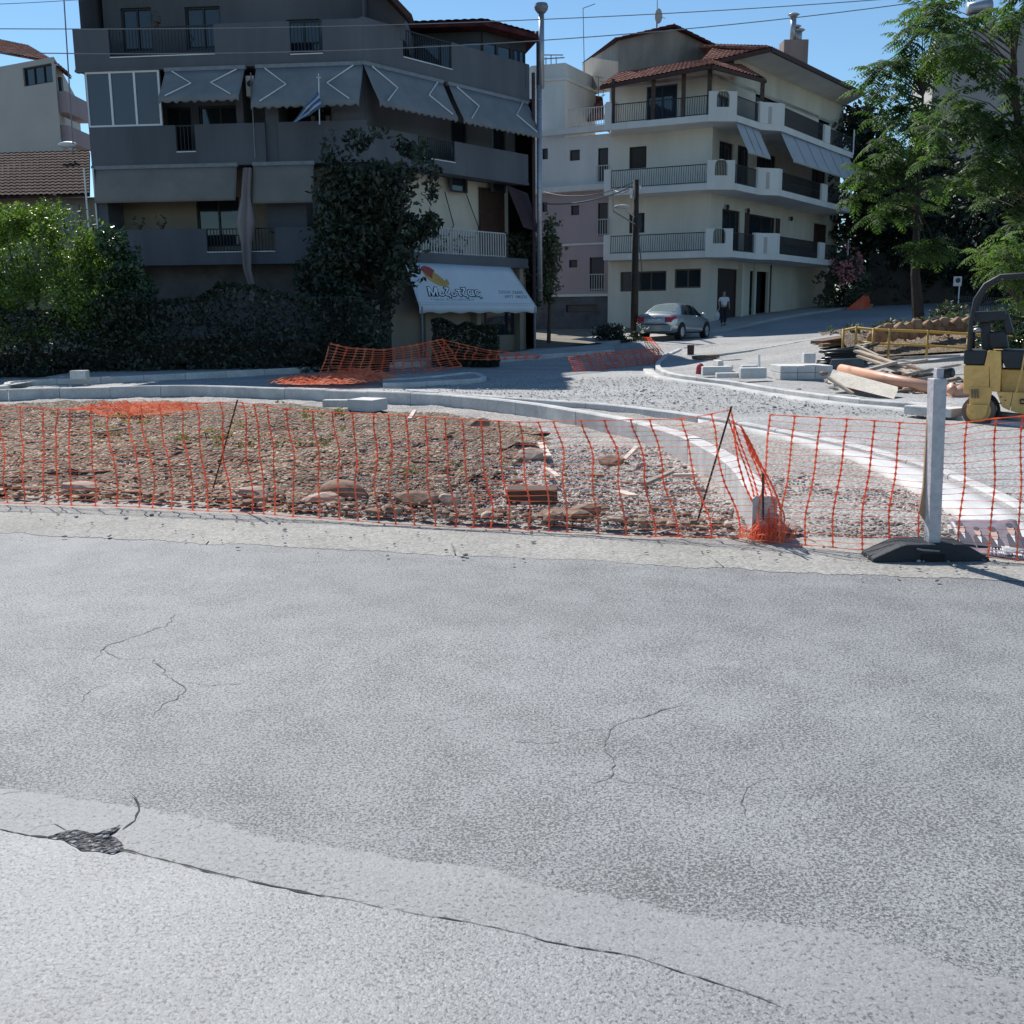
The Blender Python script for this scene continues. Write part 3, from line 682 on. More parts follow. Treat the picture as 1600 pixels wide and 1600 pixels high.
# rolled-down blinds of the first floor, loggias
awn_old = mat('faded_canvas', (.2,.185,.17), .9, .14, 1, .2, 30)
a = FA.rect(152,262,372,308); awning(dk, FA, a[0], a[1], L[1]-.08, 5.62, .02, .3, awn_old, arms=False, scal=.0)
a = FA.rect(398,262,492,318); awning(dk, FA, a[0], a[1], L[1]-.08, 5.5, .02, .3, awn_old, arms=False, scal=.0)
mb = MB(); a = FA.rect(146,264,150,345); 
for px in (148, 134): u = FA.uv(px, 300, .1)[0]; mb.tube([FA.pt(u, 4.6, .1), FA.pt(u, 6.7, .1)], .03, 6)
mb.each('downpipe', white_frame, dk)
mb = MB()
for px, zz in ((395, (7.6, 8.9)), ): u = FA.uv(px, 170, .0)[0]; mb.tube([FA.pt(u, 6.9, .02), FA.pt(u, 9.6, .02)], .02, 6); FA.box(mb, u-.05, u+.2, 8.6, 9.4, -.1, .02)
mb.build('downpipe', grey_metal, dk)
# black awning stays against the cream wall on the right
mb = MB()
for pts in ([(695,300),(709,352),(700,368),(688,368)], [(728,302),(748,356),(742,371),(728,371)]):
    q = []
    for x, y in pts: u, z = FB.uv(x, y, -1.1); q.append(FB.pt(u, z, -1.1))
    mb.tube(q, .02, 6)
mb.each('awning_arm', iron, dk)
# loggia side screens on the right and dark red blind
mb = MB(); mb.quad(FB.pt(7.3, 6.6, -.1), FB.pt(8.6, 6.4, -.1), FB.pt(8.55, 4.9, .5), FB.pt(7.6, 5.0, .5)); o = mb.build('blind', mat('maroon_canvas', (.05,.03,.035), .9, .2), dk); o.modifiers.new('t', 'SOLIDIFY').thickness = .02
mb = MB(); FB.box(mb, 7.0, 8.5, 3.95, 6.6, -1.25, -1.2); mb.build('door', brown_frame, dk)
# top floor: penthouse with its own roof, set back on the left
E0, E1, E2 = PZ(618, 45, 12), PZ(758, 40, 12), PZ(842, 62, 12)
G0, G1, G2 = E0+Vector((0, .7, 0)), E1+Vector((-.15, .7, 0)), E2+Vector((-.55, .25, 0))
for (p, q_, nn) in ((G0, G1, 4), (G1, G2, 3)):
    F_ = Facade(p.xy, q_.xy); fr_ = MB()
    for k in range(nn+1): u = F_.len*k/nn; F_.box(fr_, max(0, u-.05), min(F_.len, u+.05), 10.3, 11.98, -.05, .05)
    F_.box(fr_, 0, F_.len, 11.6, 11.98, -.04, .04); F_.box(fr_, 0, F_.len, 10.3, 10.4, -.04, .04); o = fr_.build('penthouse_glazing', dark_frame, dk)
    pn = MB(); F_.box(pn, 0, F_.len, 10.35, 11.65, -.02, -.005); pn.build('pane', glass_blue, o); pn = MB(); F_.box(pn, 0, F_.len, 9.9, 10.3, -.3, .03); pn.build('wall', grey_wall, dk)
mb = MB(); bk0, bk1 = E0+Vector((0, 6, 0)), E2+Vector((-1, 4.5, 0)); top_ = (E0+E1+E2+bk0+bk1)/5+Vector((0, 0, .55))
mb.prism([E0, E1, E2, bk1, bk0], (0, 0, .16))
volume(dk, [(G2.x, G2.y), (bk1.x-.5, bk1.y), (bk0.x+.5, bk0.y), (G0.x, G0.y)], 9.9, 12.0, grey_wall, top=False)
for p, q_ in ((E0, E1), (E1, E2), (E2, bk1)): tiled(mb, p+Vector((0, 0, .2)), q_+Vector((0, 0, .2)), top_, top_+Vector((-.01, 0, 0)), .3, .02, .03)
mb.build('roof', tile_dark, dk)
mb = MB(); tiled(mb, FA.pt(-.6, 13.8, .7), FA.pt(FA.len+.2, 13.8, .7), FA.pt(FA.len-2.5, 15.6, -4.5), FA.pt(2, 15.6, -4.5))
mb.prism([FA.pt(-.6, 13.6, .6), FA.pt(FA.len+.3, 13.6, .6), FA.pt(FA.len-.5, 13.6, -9), FA.pt(-.6, 13.6, -9)], (0, 0, .25)); mb.build('roof', tile_dark, dk)
mb = MB(); mb.prism([PY(548, 60, 36.9), PY(632, 62, 36.9), PY(632, 22, 36.9), PY(594, -16, 36.9), PY(548, -100, 36.9)], (0, 3.5, 0)); mb.build('wall', grey_wall, dk)
mb = MB(); mb.beam(PY(590, -24, 36.5), PY(643, 32, 36.5), 1.0, .16); mb.build('verge', eave_m, dk)
# tall steel flue and dark downpipe on the right corner
def vpipe(px0, py0, px1, py1, y, r): return [PY(px0, py0, y), PY(px1, py1, y)]
Yf = 41.6
mb = MB(); xf = PY(843, 300, Yf).x; zt = PY(845, 20, Yf).z; mb.tube([(xf, Yf, 2.2), (xf, Yf, 10.3)], .1, 14); mb.tube([(xf+.09, Yf, 10.2), (xf+.09, Yf, zt)], .11, 14)
for k in range(12): mb.tube([(xf, Yf, 2.6+k*.65), (xf, Yf, 2.63+k*.65)], .11, 14)
o = mb.build('flue_pipe', steel, dk, True)
mb = MB(); mb.tube([(xf+.09, Yf, zt), (xf+.09, Yf, zt+.12), (xf+.09, Yf, zt+.2), (xf+.09, Yf, zt+.32)], [.16, .25, .27, .23], 14); mb.build('flue_cap', grey_metal, o)
mb = MB(); mb.tube([(xf-.22, Yf+.2, .5), (xf-.22, Yf+.2, 10.8)], .07, 10); mb.tube([(xf-.03, Yf+.25, 10.2), (xf-.03, Yf+.25, 12.3)], .07, 8); mb.build('downpipe', mat('maroon_pipe', (.06,.035,.045), .6), dk)
# shop floor: walls in the dark, side panels
mb = MB()
for u in (2.8, 5.6, 8.2): FB.box(mb, u-.12, u+.12, .2, 3.6, -.39, -.1)
mb.each('pier', grey_wall2, dk)
mb = MB(); h = (5.9, 8.0, .9, 2.5); FB.box(mb, *h, -.38, -.34); mb.build('window', glass, dk)

# ---- tavern awning with its sign
tv = FB
uu0, _z = FB.uv(668, 425, .1); uu1, _z2 = FB.uv(833, 425, .1)
ZA1, ZA0, DA1, DA0 = 3.5, 1.98, .05, .95
ua0 = FB.uv(655, 485, DA0)[0]; ua1 = FB.uv(838, 490, DA0)[0]
shopcanvas = mat('shop_canvas', (.6,.66,.73), .8, .05, 1, .1, 40)
mb = MB(); n = 30
def SP(s, t, e=0.):   # point on the canvas: s 0..1 along, t 0..1 down
    a = ua0+.25+(ua1-.75-ua0)*s; b_ = ua0+(ua1-ua0)*s; u = a+(b_-a)*t
    nrm = Vector((0, 0, 1))*(DA0-DA1)+FB.n*(ZA1-ZA0); nrm.normalize()
    return FB.pt(u, ZA1+(ZA0-ZA1)*t, DA1+(DA0-DA1)*t)+nrm*e
for j in range(7):
    for i in range(n+1): mb.v.append(tuple(SP(i/n, j/6)))
for i in range(n+1): mb.v.append(tuple(SP(i/n, 1)+Vector((0, 0, -.22-.03*math.cos(i*1.3)))))
for j in range(7):
    for i in range(n): a = j*(n+1)+i; mb.f.append((a, a+1, a+n+2, a+n+1))
aw = mb.build('awning', shopcanvas, dk, True); aw.modifiers.new('t', 'SOLIDIFY').thickness = .01
aw['label'] = 'white tavern awning with a flame emblem and blue lettering'
mb = MB()
for t in (.965, .92): mb.beam(SP(0, t, .01), SP(1, t, .01), .03, .012)
mb.each('stripe', mat('canvas_stripe', (.3,.36,.4), .8), aw)
navy = mat('navy_print', (.012,.02,.06), .8, .1); grey_print = mat('grey_print', (.2,.24,.32), .8); 
def flat(fn, pts, m, name, e): # flat print on the canvas from (s,t) points
    mb = MB(); mb.add([SP(s, t, e) for s, t in pts], [tuple(range(len(pts)))]); return mb.build(name, m, aw)
def cpx(x, y):   # photo pixel in the awning crop -> (s,t)
    s = (x-180)/(1500-180); t = (y-80)/(600-80); 
    xl = 250+(180-250)*t; xr = 1345+(1500-1345)*t
    return ((x-xl)/(xr-xl), t)
fl = [(345,110),(330,150),(305,180),(330,250),(370,310),(430,360),(500,380),(560,375),(605,345),(608,290),(600,200),(575,170),(560,210),(530,150),(490,110),(420,100)]
flat(0, [cpx(*q) for q in fl], mat('flame_orange', (.36,.13,.06), .8), 'emblem', .008)
flat(0, [cpx(*q) for q in [(370,200),(400,290),(470,350),(540,362),(596,330),(590,260),(560,290),(520,220),(480,180),(440,250),(410,170)]], mat('flame_yellow', (.5,.33,.1), .8), 'emblem', .012)
flat(0, [cpx(*q) for q in [(380,130),(370,170),(400,230),(440,270),(470,200),(500,170),(470,130),(420,112)]], mat('flame_red', (.32,.07,.06), .8), 'emblem', .016)
flat(0, [cpx(*q) for q in [(600,365),(700,355),(800,372),(900,405),(1030,440),(1030,470),(900,455),(800,440),(700,420),(610,420)]], navy, 'emblem', .009)
flat(0, [cpx(*q) for q in [(630,335),(660,280),(690,255),(735,190),(755,180),(735,235),(700,275),(670,300),(650,330)]], grey_print, 'emblem', .009)
flat(0, [cpx(*q) for q in [(720,318),(740,308),(780,312),(770,326),(735,328)]], navy, 'emblem', .009)
flat(0, [cpx(*q) for q in [(770,200),(860,235),(960,262),(930,275),(850,255),(770,215)]], grey_print, 'emblem', .009)
def lettering(txt, s0, t0, s1, height, m, e, shear=0., bold=0.):
    cu = bpy.data.curves.new('txt', 'FONT'); cu.body = txt; cu.size = 1; cu.offset = bold; cu.shear = shear; cu.resolution_u = 3
    to = bpy.data.objects.new('txt', cu); COL.objects.link(to); bpy.context.view_layer.update()
    me = bpy.data.meshes.new_from_object(to.evaluated_get(bpy.context.evaluated_depsgraph_get()))
    bpy.data.objects.remove(to); v = np.array([tuple(p.co) for p in me.vertices]); fs = [tuple(p.vertices) for p in me.polygons]
    x0, x1 = v[:, 0].min(), v[:, 0].max(); mb = MB()
    mb.add([SP(s0+(p[0]-x0)/(x1-x0)*(s1-s0), t0-p[1]*height, e) for p in v], fs)
    bpy.data.meshes.remove(me); return mb.build('lettering', m, aw)
a, b_ = cpx(318, 475), cpx(900, 475)
lettering('Μεζετζας', a[0], a[1], b_[0], .27, navy, .014, .15, .075)
lettering('Μεζετζας', a[0]+.008, a[1]-.004, b_[0]-.008, .26, mat('white_print', (.8,.85,.9), .8), .024, .15, .012)
a, b_ = cpx(330, 530), cpx(790, 530); lettering('Γύρος & Σουβλάκια', a[0], a[1], b_[0], .075, grey_print, .014, .1)
a, b_ = cpx(1100, 432), cpx(1400, 432); lettering('22520 22605', a[0], a[1], b_[0], .1, navy, .014, .2)
a, b_ = cpx(1155, 490), cpx(1430, 490); lettering('6977 186325', a[0], a[1], b_[0], .1, navy, .014, .2)
mb = MB()
for s in (0.02, .985): q = SP(s, 1); mb.tube([q, (q.x, q.y, .25)], .04, 6)
mb.each('awning_post', grey_metal, aw)

mb = MB(); a = FA.rect(384,118,397,150,.02); FA.box(mb, a[0], a[1], a[2], a[3], -.5, .01); ac_ = mb.build('air_conditioner', pale_r, dk, bevel=.01)
mb = MB(); c = FA.pt((a[0]+a[1])/2, a[3]-.25, .02); mb.cyl(c, c+FA.n*.012, .1, 14); mb.build('fan_grille', dark_frame, ac_)
for u, z in ((2.6, L[2]+1.3), (7.8, L[1]+1.28), (8.3, L[1]+1.28), (1.5, L[0]+.9), (2.3, L[0]+.9)):
    mb = MB(); c = FA.pt(u, z+.001, -.07); mb.tube([c, c+Vector((0, 0, .16))], [.07, .09], 8); pot_ = mb.build('flower_pot', brown_frame, dk)
    rng_ = np.random.default_rng(int(u*10)); q_ = c+Vector((0, 0, .28)); mb = MB()
    for k in range(40):
        d_ = Vector(tuple(rng_.normal(size=3))).normalized()*.16; e_ = Vector(tuple(rng_.normal(size=3)))*.04; mb.quad(q_+d_, q_+d_+e_, q_+d_*1.3+e_, q_+d_*1.25)
    mb.build('plant', grey_wall2 if False else mat('pot_plant', (.03,.06,.02), .6), pot_)
for u in (3.3, 3.75, 4.9): 
    mb = MB(); c = FB.pt(u, L[0]+.14, -.35); mb.tube([c, c+Vector((0, 0, .2))], [.09, .12], 8); pot_ = mb.build('flower_pot', brown_frame, dk); mb = MB(); q_ = c+Vector((0, 0, .42)); rng_ = np.random.default_rng(int(u*10))
    for k in range(60):
        d_ = Vector(tuple(rng_.normal(size=3))).normalized()*.24; e_ = Vector(tuple(rng_.normal(size=3)))*.06; mb.quad(q_+d_, q_+d_+e_, q_+d_*1.3+e_, q_+d_*1.25)
    mb.build('plant', mat('pot_plant', (.03,.06,.02), .6), pot_)
# flag on its staff at the dark block's balcony
fp = FA.pt(FA.uv(500, 210, .95)[0], 7.75, .95)
fl_t = thing('flag', fp, 'small blue and white striped flag drooping from a staff on the dark block', 'flag')
top = PY(498, 122, fp.y-.1)
mb = MB(); mb.tube([fp, top], .018, 6); mb.beam(top+Vector((-.08, 0, .02)), top+Vector((.08, 0, .02)), .02, .02); mb.beam(top+Vector((0, 0, -.05)), top+Vector((0, 0, .14)), .02, .02); mb.build('staff', white_frame, fl_t)
fb, fw_ = mat('flag_blue', (.07,.13,.27), .85), mat('flag_white', (.45,.52,.6), .85)
P0, P1, P2 = PY(497, 142, fp.y-.12), PY(503, 168, fp.y-.12), PY(458, 190, fp.y-.25)
for k in range(5):
    mb = MB(); n = 10
    for i in range(n+1):
        t = i/n; wob = .05*math.sin(t*9+k)
        a = P0.lerp(P2, t**.9); b_ = P1.lerp(P2+Vector((.1, 0, -.03)), t**.9)
        for q in (k/5, (k+1)/5): p = a.lerp(b_, q); mb.v.append((p.x, p.y+wob, p.z))
    for i in range(n): mb.f.append((2*i, 2*i+1, 2*i+3, 2*i+2))
    o = mb.build('stripe', fb if k % 2 == 0 else fw_, fl_t, True); o.modifiers.new('t', 'SOLIDIFY').thickness = .006

# long torn curtain hanging from the dark block's balcony
q = [(386,262),(384,300),(383,345),(384,380),(386,420),(394,448),(394,474)]; wd = [12, 14, 30, 16, 12, 9, 5]
mb = MB(); n = 60
L_ = resample([PY(x, y, 35.7) for x, y in q], n)
for i, p in enumerate(L_):
    w = np.interp(i/(n-1), [0, .2, .4, .55, .75, .9, 1], wd)*35.7/1600
    for j in range(7): t = j/6-.5; mb.v.append((p.x+t*w, p.y+.12*math.sin(j*2.2+i*.05)*min(1, w*3)+.05*noise.noise(p*2), p.z))
for i in range(n-1):
    for j in range(6): a = i*7+j; mb.f.append((a, a+1, a+8, a+7))
o = mb.build('curtain', mat('old_curtain_cloth', (.3,.25,.25), .9, .15, 2, .2, 20, streak=True), None, True); o.modifiers.new('t', 'SOLIDIFY').thickness = .015
tag(o, 'torn pinkish curtain hanging down from the dark grey block\'s balcony', 'curtain')

# ------------------------------------------------------------------ white and pink middle building
Cw = (9.95, 52.5); dl = Vector((-.89, .45, 0)).normalized(); dr = Vector((.6, .8, 0)).normalized()
Lw = (Cw[0]+dl.x*5.4, Cw[1]+dl.y*5.4); Mw = (Lw[0]+dl.x*6.5, Lw[1]+dl.y*6.5); Rw = (Cw[0]+dr.x*18, Cw[1]+dr.y*18)
FM = Facade(Mw, Lw); FLt = Facade(Lw, Cw); FRt = Facade(Cw, Rw)
wm = thing('apartment_building', (2, 57, .8), 'narrow white and dusty pink apartment block squeezed between the dark block and the beige block', 'building')
hM = [FM.rect(847,232,856,249), FM.rect(890,234,906,251), FM.rect(934,231,955,283), FM.rect(847,316,855,331), FM.rect(892,321,905,336), FM.rect(934,317,954,368), FM.rect(889,406,902,418), FM.rect(921,402,944,454), FM.rect(884,476,933,488)]
hM = [(max(.05, h[0]), min(FM.len-.05, h[1]), h[2], h[3]) for h in hM]
zsp = FM.uv(900, 300)[1]; zg = FM.uv(900, 462)[1]
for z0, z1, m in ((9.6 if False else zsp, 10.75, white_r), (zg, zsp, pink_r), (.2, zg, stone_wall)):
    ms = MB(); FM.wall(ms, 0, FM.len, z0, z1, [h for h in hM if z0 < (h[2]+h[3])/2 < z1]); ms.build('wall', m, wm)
for i, h in enumerate(hM): FM.window(wm, h, dark_frame, glass, 0, 1, .04)
mb = MB()
for py in (296, 206): z = FM.uv(900, py)[1]; FM.box(mb, 0, FM.len, z-.12, z+.16, -.05, .35)
z = FM.uv(900, 382)[1]; FM.box(mb, 0, FM.len, z-.05, z+.05, -.05, .06); z = FM.uv(900, 462)[1]; FM.box(mb, 0, FM.len, z-.05, z+.08, -.05, .08)
mb.each('cornice', white_r, wm)
for py0, py1, px0, px1 in ((258,290,932,952), (342,368,934,953), (428,454,921,944)):
    u0, u1, z0, z1 = FM.rect(px0, py0, px1, py1, .1); r = MB(); FM.railing(r, u0, u1, z0, z1, .1, .12, .012); r.build('railing', white_iron, wm)
u0, u1, z0, z1 = FM.rect(888,168,947,198,.2); r = MB(); FM.railing(r, u0, u1, z0, z1, .2, .13, .014); r.build('railing', white_iron, wm)
mb = MB(); FM.box(mb, u1, u1+.5, z0-.3, z1+.15, -.3, .25); mb.build('pier', white_r, wm)
# stair tower on its roof
t0, t1 = PY(846, 130, 58), PY(883, 130, 57); t2 = PY(931, 130, 60.5)
ztw = PY(880, 98, 57).z; mb = MB(); zl = 10.6
pts = [(-1, 61.5), (t0.x-.5, 57.6), (t1.x, 57), (t2.x, 60.5), (t2.x-2.5, 64)]
mb.prism([(x, y, zl) for x, y in pts], (0, 0, ztw-zl)); mb.build('stair_tower', white_r, wm)
mb = MB(); z = PY(880, 125, 57).z; mb.prism([(pts[1][0]-.1, pts[1][1]-.1, z), (t1.x+.05, 56.9, z), (t2.x+.15, 60.4, z), (t2.x-2, 64, z)], (0, 0, .14)); mb.each('cornice', white_r, wm)
mb = MB()
for i in range(4): a = PY(845+i*8, 86+ (i % 2)*3, 57.5); mb.beam((a.x, 57.5, ztw), a, .05, .05)
mb.beam(PY(845, 86, 57.5), PY(880, 86, 57.5), .05, .05); mb.beam(PY(850, 92, 56.9), PY(882, 90, 56.9), .05, .05); mb.each('roof_frame', grey_metal, wm)
volume(wm, [Mw, (-1.5, 66), (8, 66), Lw], .2, 10.7, white_r)
# little red lean-to roof and antennas behind
mb = MB(); a, b_, c_, d_ = PY(912, 190, 59.6), PY(944, 185, 58.4), PY(941, 152, 60.4), PY(928, 150, 61.6); tiled(mb, a, b_, c_, d_); mb.build('lean_to_roof', tile_red, wm)
def mast(px0, py0, px1, py1, y, label, arms, name='antenna'):
    a, b_ = PY(px0, py0, y), PY(px1, py1, y); t = thing(name, b_, label, 'antenna')
    mb = MB(); mb.tube([b_, a], .022, 6); mb.build('mast', grey_metal, t)
    mb = MB()
    for ax0, ay0, ax1, ay1 in arms: mb.tube([PY(ax0, ay0, y), PY(ax1, ay1, y)], .02, 5)
    if arms: mb.build('aerial', grey_metal, t)
    return t
mast(911,13,913,112,58.5,'thin tall aerial with a slanting tip on the white stair tower','x' and [(911,13,930,6)])
mast(935,120,935,152,58.6,'small television aerial rack beside the tiled eave', [(930,120,950,122),(938,128,950,124),(936,140,948,142),(940,150,946,148),(944,122,942,152)])
mast(1027,0,1027,42,60,'tall roof aerial above the dark gable of the beige block', [])

# ------------------------------------------------------------------ the beige block
bg_ = thing('apartment_building', (12, 56, 1.2), 'beige four storey apartment block with white balconies and red tiled roofs', 'building')
LV = [4.35, 7.5, 10.6]; ZT = 13.3
hL = [FLt.rect(983,229,1010,263), FLt.rect(983,333,1007,364), FLt.rect(969,424,1041,455), FLt.rect(1054,420,1095,450), FLt.rect(1010,133,1058,190)]
hR = [FRt.rect(1124,222,1146,252), FRt.rect(1152,228,1170,300), FRt.rect(1182,240,1212,300), FRt.rect(1128,328,1156,390), FRt.rect(1169,337,1211,395),
      FRt.rect(1271,350,1292,395), FRt.rect(1268,258,1290,310), FRt.rect(1279,167,1297,220), FRt.rect(1180,140,1218,200),
      (1.0, 3.4, 1.2, FRt.uv(1140,420)[1]), FRt.rect(1171,424,1200,492), FRt.rect(1122,150,1140,190)]
hR[10] = (max(3.7, hR[10][0]), hR[10][1], 1.3, hR[10][3])
ms = MB(); FLt.wall(ms, 0, FLt.len, .4, ZT, hL); ms.build('wall', beige, bg_)
ms = MB(); FRt.wall(ms, 0, FRt.len, .4, ZT-.2, hR); ms.build('wall', cream, bg_)
for i, h in enumerate(hL):
    if i == 0: FLt.window(bg_, h, dark_frame, shutter_m, 0, 1, slats=True)
    elif i == 1: FLt.window(bg_, h, dark_frame, glass, 0, 1)
    elif i == 4: FLt.window(bg_, h, mat('blue_frame', (.03,.06,.12), .5), glass_blue, 0, 2, .08)
    else: FLt.window(bg_, h, mat('old_window_frame', (.12,.1,.075), .7), glass, 0, 3 if i == 2 else 2, .07)
for i, h in enumerate(hR):
    if i == 9: FRt.window(bg_, h, brown_frame, mat('garage_slats', (.045,.035,.035), .7), 0, 1, .08, 'garage_door', slats=True)
    elif i == 10: FRt.window(bg_, h, dark_frame, glass, 0, 1, .07, 'door', back=.5)
    else: FRt.window(bg_, h, brown_frame, glass if i not in (5, 6) else brown_frame, 0, 2)
# open shutters beside the first-floor window
mb = MB()
for i in (4,):
    h = hR[i]; FRt.box(mb, h[1]+.02, h[1]+.55, h[2]+.4, h[3], .01, .05); FRt.box(mb, h[0]-.5, h[0]-.02, h[2], h[3], .01, .05)
mb.each('shutter', brown_frame, bg_)
rb = (Rw[0]-dr.y*9, Rw[1]+dr.x*9); lb = (Lw[0]+dr.x*11, Lw[1]+dr.y*11)
volume(bg_, [Rw, rb, lb, Lw], .4, ZT-.2, beige)
mb = MB(); mb.prism([(Lw[0], Lw[1], ZT-.4), (Cw[0], Cw[1], ZT-.4), (Rw[0], Rw[1], ZT-.4), (rb[0], rb[1], ZT-.4), (lb[0], lb[1], ZT-.4)], (0, 0, .15)); mb.build('ceiling_slab', band_m, bg_)
# drop line (gutter pipe) on the corner, garage jambs
mb = MB(); FRt.box(mb, 3.42, 3.62, .6, 4.3, -.02, .25); FRt.box(mb, 5.3, 5.55, .6, 4.3, -.02, .12); mb.each('pier', cream, bg_)
mb = MB(); mb.tube([FRt.pt(7.6, 1.5, .06), FRt.pt(7.6, 4.3, .06)], .035, 8); mb.build('downpipe', brown_frame, bg_)
# balcony plan shared by three storeys
pa, pb, pc, pd, pe, pf, pg, ph_ = [Vector((x, y, 0)) for x, y in [(5.05, 53.1), (9.45, 51.0), (10.8, 51.1), (12.55, 53.4), (13.6, 53.75), (17.3, 59.0), (17.85, 59.8), (20.25, 63.1)]]
def wallpt(p):   # nearest point of the wall line behind
    for F in (FLt, FRt):
        u = (p-F.p0).dot(F.d)
        if -.01 <= u <= F.len: return F.pt(u, 0)
    return Vector((Cw[0], Cw[1], 0))
def arch_panel(mb, a, b, z0, z1, w=.62, hz0=.35, hh=.75, th=.18):
    """parapet panel with an arched opening"""
    d = (b-a); Lp = d.length; d.normalize(); nn = Vector((d.y, -d.x, 0)); m = Lp/2
    def pt(u, z, e): p = a+d*u+nn*e; return (p.x, p.y, z)
    pts = [(m-w/2, z0+hz0)]+[(m-math.cos(t)*w/2, z0+hz0+hh-w/2+math.sin(t)*w/2) for t in [math.pi*i/10 for i in range(11)]]+[(m+w/2, z0+hz0)]
    for e in (0, -th):
        mb.quad(pt(0, z0, e), pt(m-w/2, z0, e), pt(m-w/2, z1, e), pt(0, z1, e)); mb.quad(pt(m+w/2, z0, e), pt(Lp, z0, e), pt(Lp, z1, e), pt(m+w/2, z1, e))
        mb.quad(pt(m-w/2, z0, e), pt(m+w/2, z0, e), pt(m+w/2, z0+hz0, e), pt(m-w/2, z0+hz0, e))
        ar = pts[1:-1]
        for p, q in zip(ar, ar[1:]): mb.quad(pt(p[0], p[1], e), pt(q[0], q[1], e), pt(q[0], z1, e), pt(p[0], z1, e))
    al = pts+[pts[0]]
    for p, q in zip(al, al[1:]): mb.quad(pt(p[0], p[1], 0), pt(p[0], p[1], -th), pt(q[0], q[1], -th), pt(q[0], q[1], 0))
    mb.quad(pt(0, z1, 0), pt(Lp, z1, 0), pt(Lp, z1, -th), pt(0, z1, -th))
    for u in (0, Lp): mb.quad(pt(u, z0, 0), pt(u, z1, 0), pt(u, z1, -th), pt(u, z0, -th))
    r = MB()
    for k in range(1, 8):
        u = m-w/2+w*k/8; zz = z0+hz0+hh-w/2+math.sqrt(max(0, (w/2)**2-(u-m)**2)); r.tube([pt(u, z0+hz0, -th/2), pt(u, zz, -th/2)], .022, 5, False)
    return r
def pbox(mb, a, b, z0, z1, th=.18, out=0.):
    d = (b-a).normalized(); nn = Vector((d.y, -d.x, 0)); a0 = a+nn*out; b0 = b+nn*out
    mb.hexa([(a0.x, a0.y, z0), (b0.x, b0.y, z0), (b0.x-nn.x*th, b0.y-nn.y*th, z0), (a0.x-nn.x*th, a0.y-nn.y*th, z0), (a0.x, a0.y, z1), (b0.x, b0.y, z1), (b0.x-nn.x*th, b0.y-nn.y*th, z1), (a0.x-nn.x*th, a0.y-nn.y*th, z1)])
for li, z in enumerate(LV):
    mb = MB(); plan = [pa, pb, pc, pd, pe, pf, pg, ph_]
    back = [FRt.pt(15.5, 0, -.05), FRt.pt(6, 0, -.05), Vector((Cw[0], Cw[1]+.1, 0)), FLt.pt(0.02, 0, -.05)]
    poly = [Vector((p.x, p.y, z)) for p in plan+back]; mb.prism(poly, (0, 0, .3))
    r1 = arch_panel(mb, pb, pc, z+.3, z+1.35)
    pbox(mb, pd, pe, z+.3, z+1.3, .2, .02); pbox(mb, pe, pe+(pf-pe).normalized()*.35, z+.3, z+1.3, .2, .02); pbox(mb, pd-(pd-pc).normalized()*.3, pd, z+.3, z+1.3, .2, .02)
    pbox(mb, pf, pg, z+.3, z+1.2, .18, .03)
    q = pa+(pb-pa).normalized()*.0; pbox(mb, pa-(pb-pa).normalized()*.35, pa, z+.02, z+1.25, .2, .02)
    o = mb.build('balcony', band_m, bg_)
    mdim = MB(); c0 = pd.lerp(pe, .3); c1 = pd.lerp(pe, .48); pbox(mdim, c0, c1, z+.3, z+1.1, .03, .03); mdim.build('recess_shade', pale_r, o)  # no hollow: darker strip on the parapet stands for a recess in shade
    r = r1
    FP = Facade(pa, pb); FP.railing(r, .02, FP.len-.02, z+.3, z+1.2, -.1, .115, .012, .06); r.build('railing', iron, o)
    r = MB(); F2 = Facade(pc, pd); F2.railing(r, .1, F2.len-.32, z+.3, z+1.2, -.1, .115, .012); r.build('railing', iron, o)
    r = MB(); F3 = Facade(pe, pf); F3.railing(r, .36, F3.len, z+.3, z+1.2, -.1, .115, .014); F3.box(r, .36, F3.len, z+.75, z+.79, -.11, -.09); r.build('railing', iron, o)
    r = MB(); F4 = Facade(pg, ph_); F4.railing(r, .02, F4.len, z+.3, z+1.15, -.1, .14, .014); r.build('railing', iron, o)
    s = MB(); s.tube([ph_+Vector((0, 0, z+.2)), ph_+Vector((0, 0, z+1.6))], .04, 6); s.build('post', white_frame, o)
# awnings of the second floor (pale, in panels)
F2 = Facade(pc, pd); F3 = Facade(pe, pf)
awning(bg_, F2, .15, F2.len-.1, LV[2]-.02, LV[2]-1.35, -.1, .55, awn_white, False, .05, 3, cassette=False)
F3b = Facade(pe, ph_); awning(bg_, F3b, .2, F3b.len-.3, LV[2]-.02, LV[2]-1.4, -.1, .6, awn_white, False, .05, 6, cassette=False)
# wall lanterns
for u in (1.6, 4.1, 10.0):
    mb = MB(); mb.sphere(FRt.pt(u, 6.95, .16), (.09, .09, .14), 8, 6); mb.beam(FRt.pt(u, 7.05, 0), FRt.pt(u, 7.05, .16), .03, .03); mb.build('wall_lantern', iron, bg_)
# ---- roofs
def tri_roof(mb, pts): mb.add(pts, [tuple(range(len(pts)))])
mb = MB()
q = lambda x, y, Y: PY(x, y, Y)
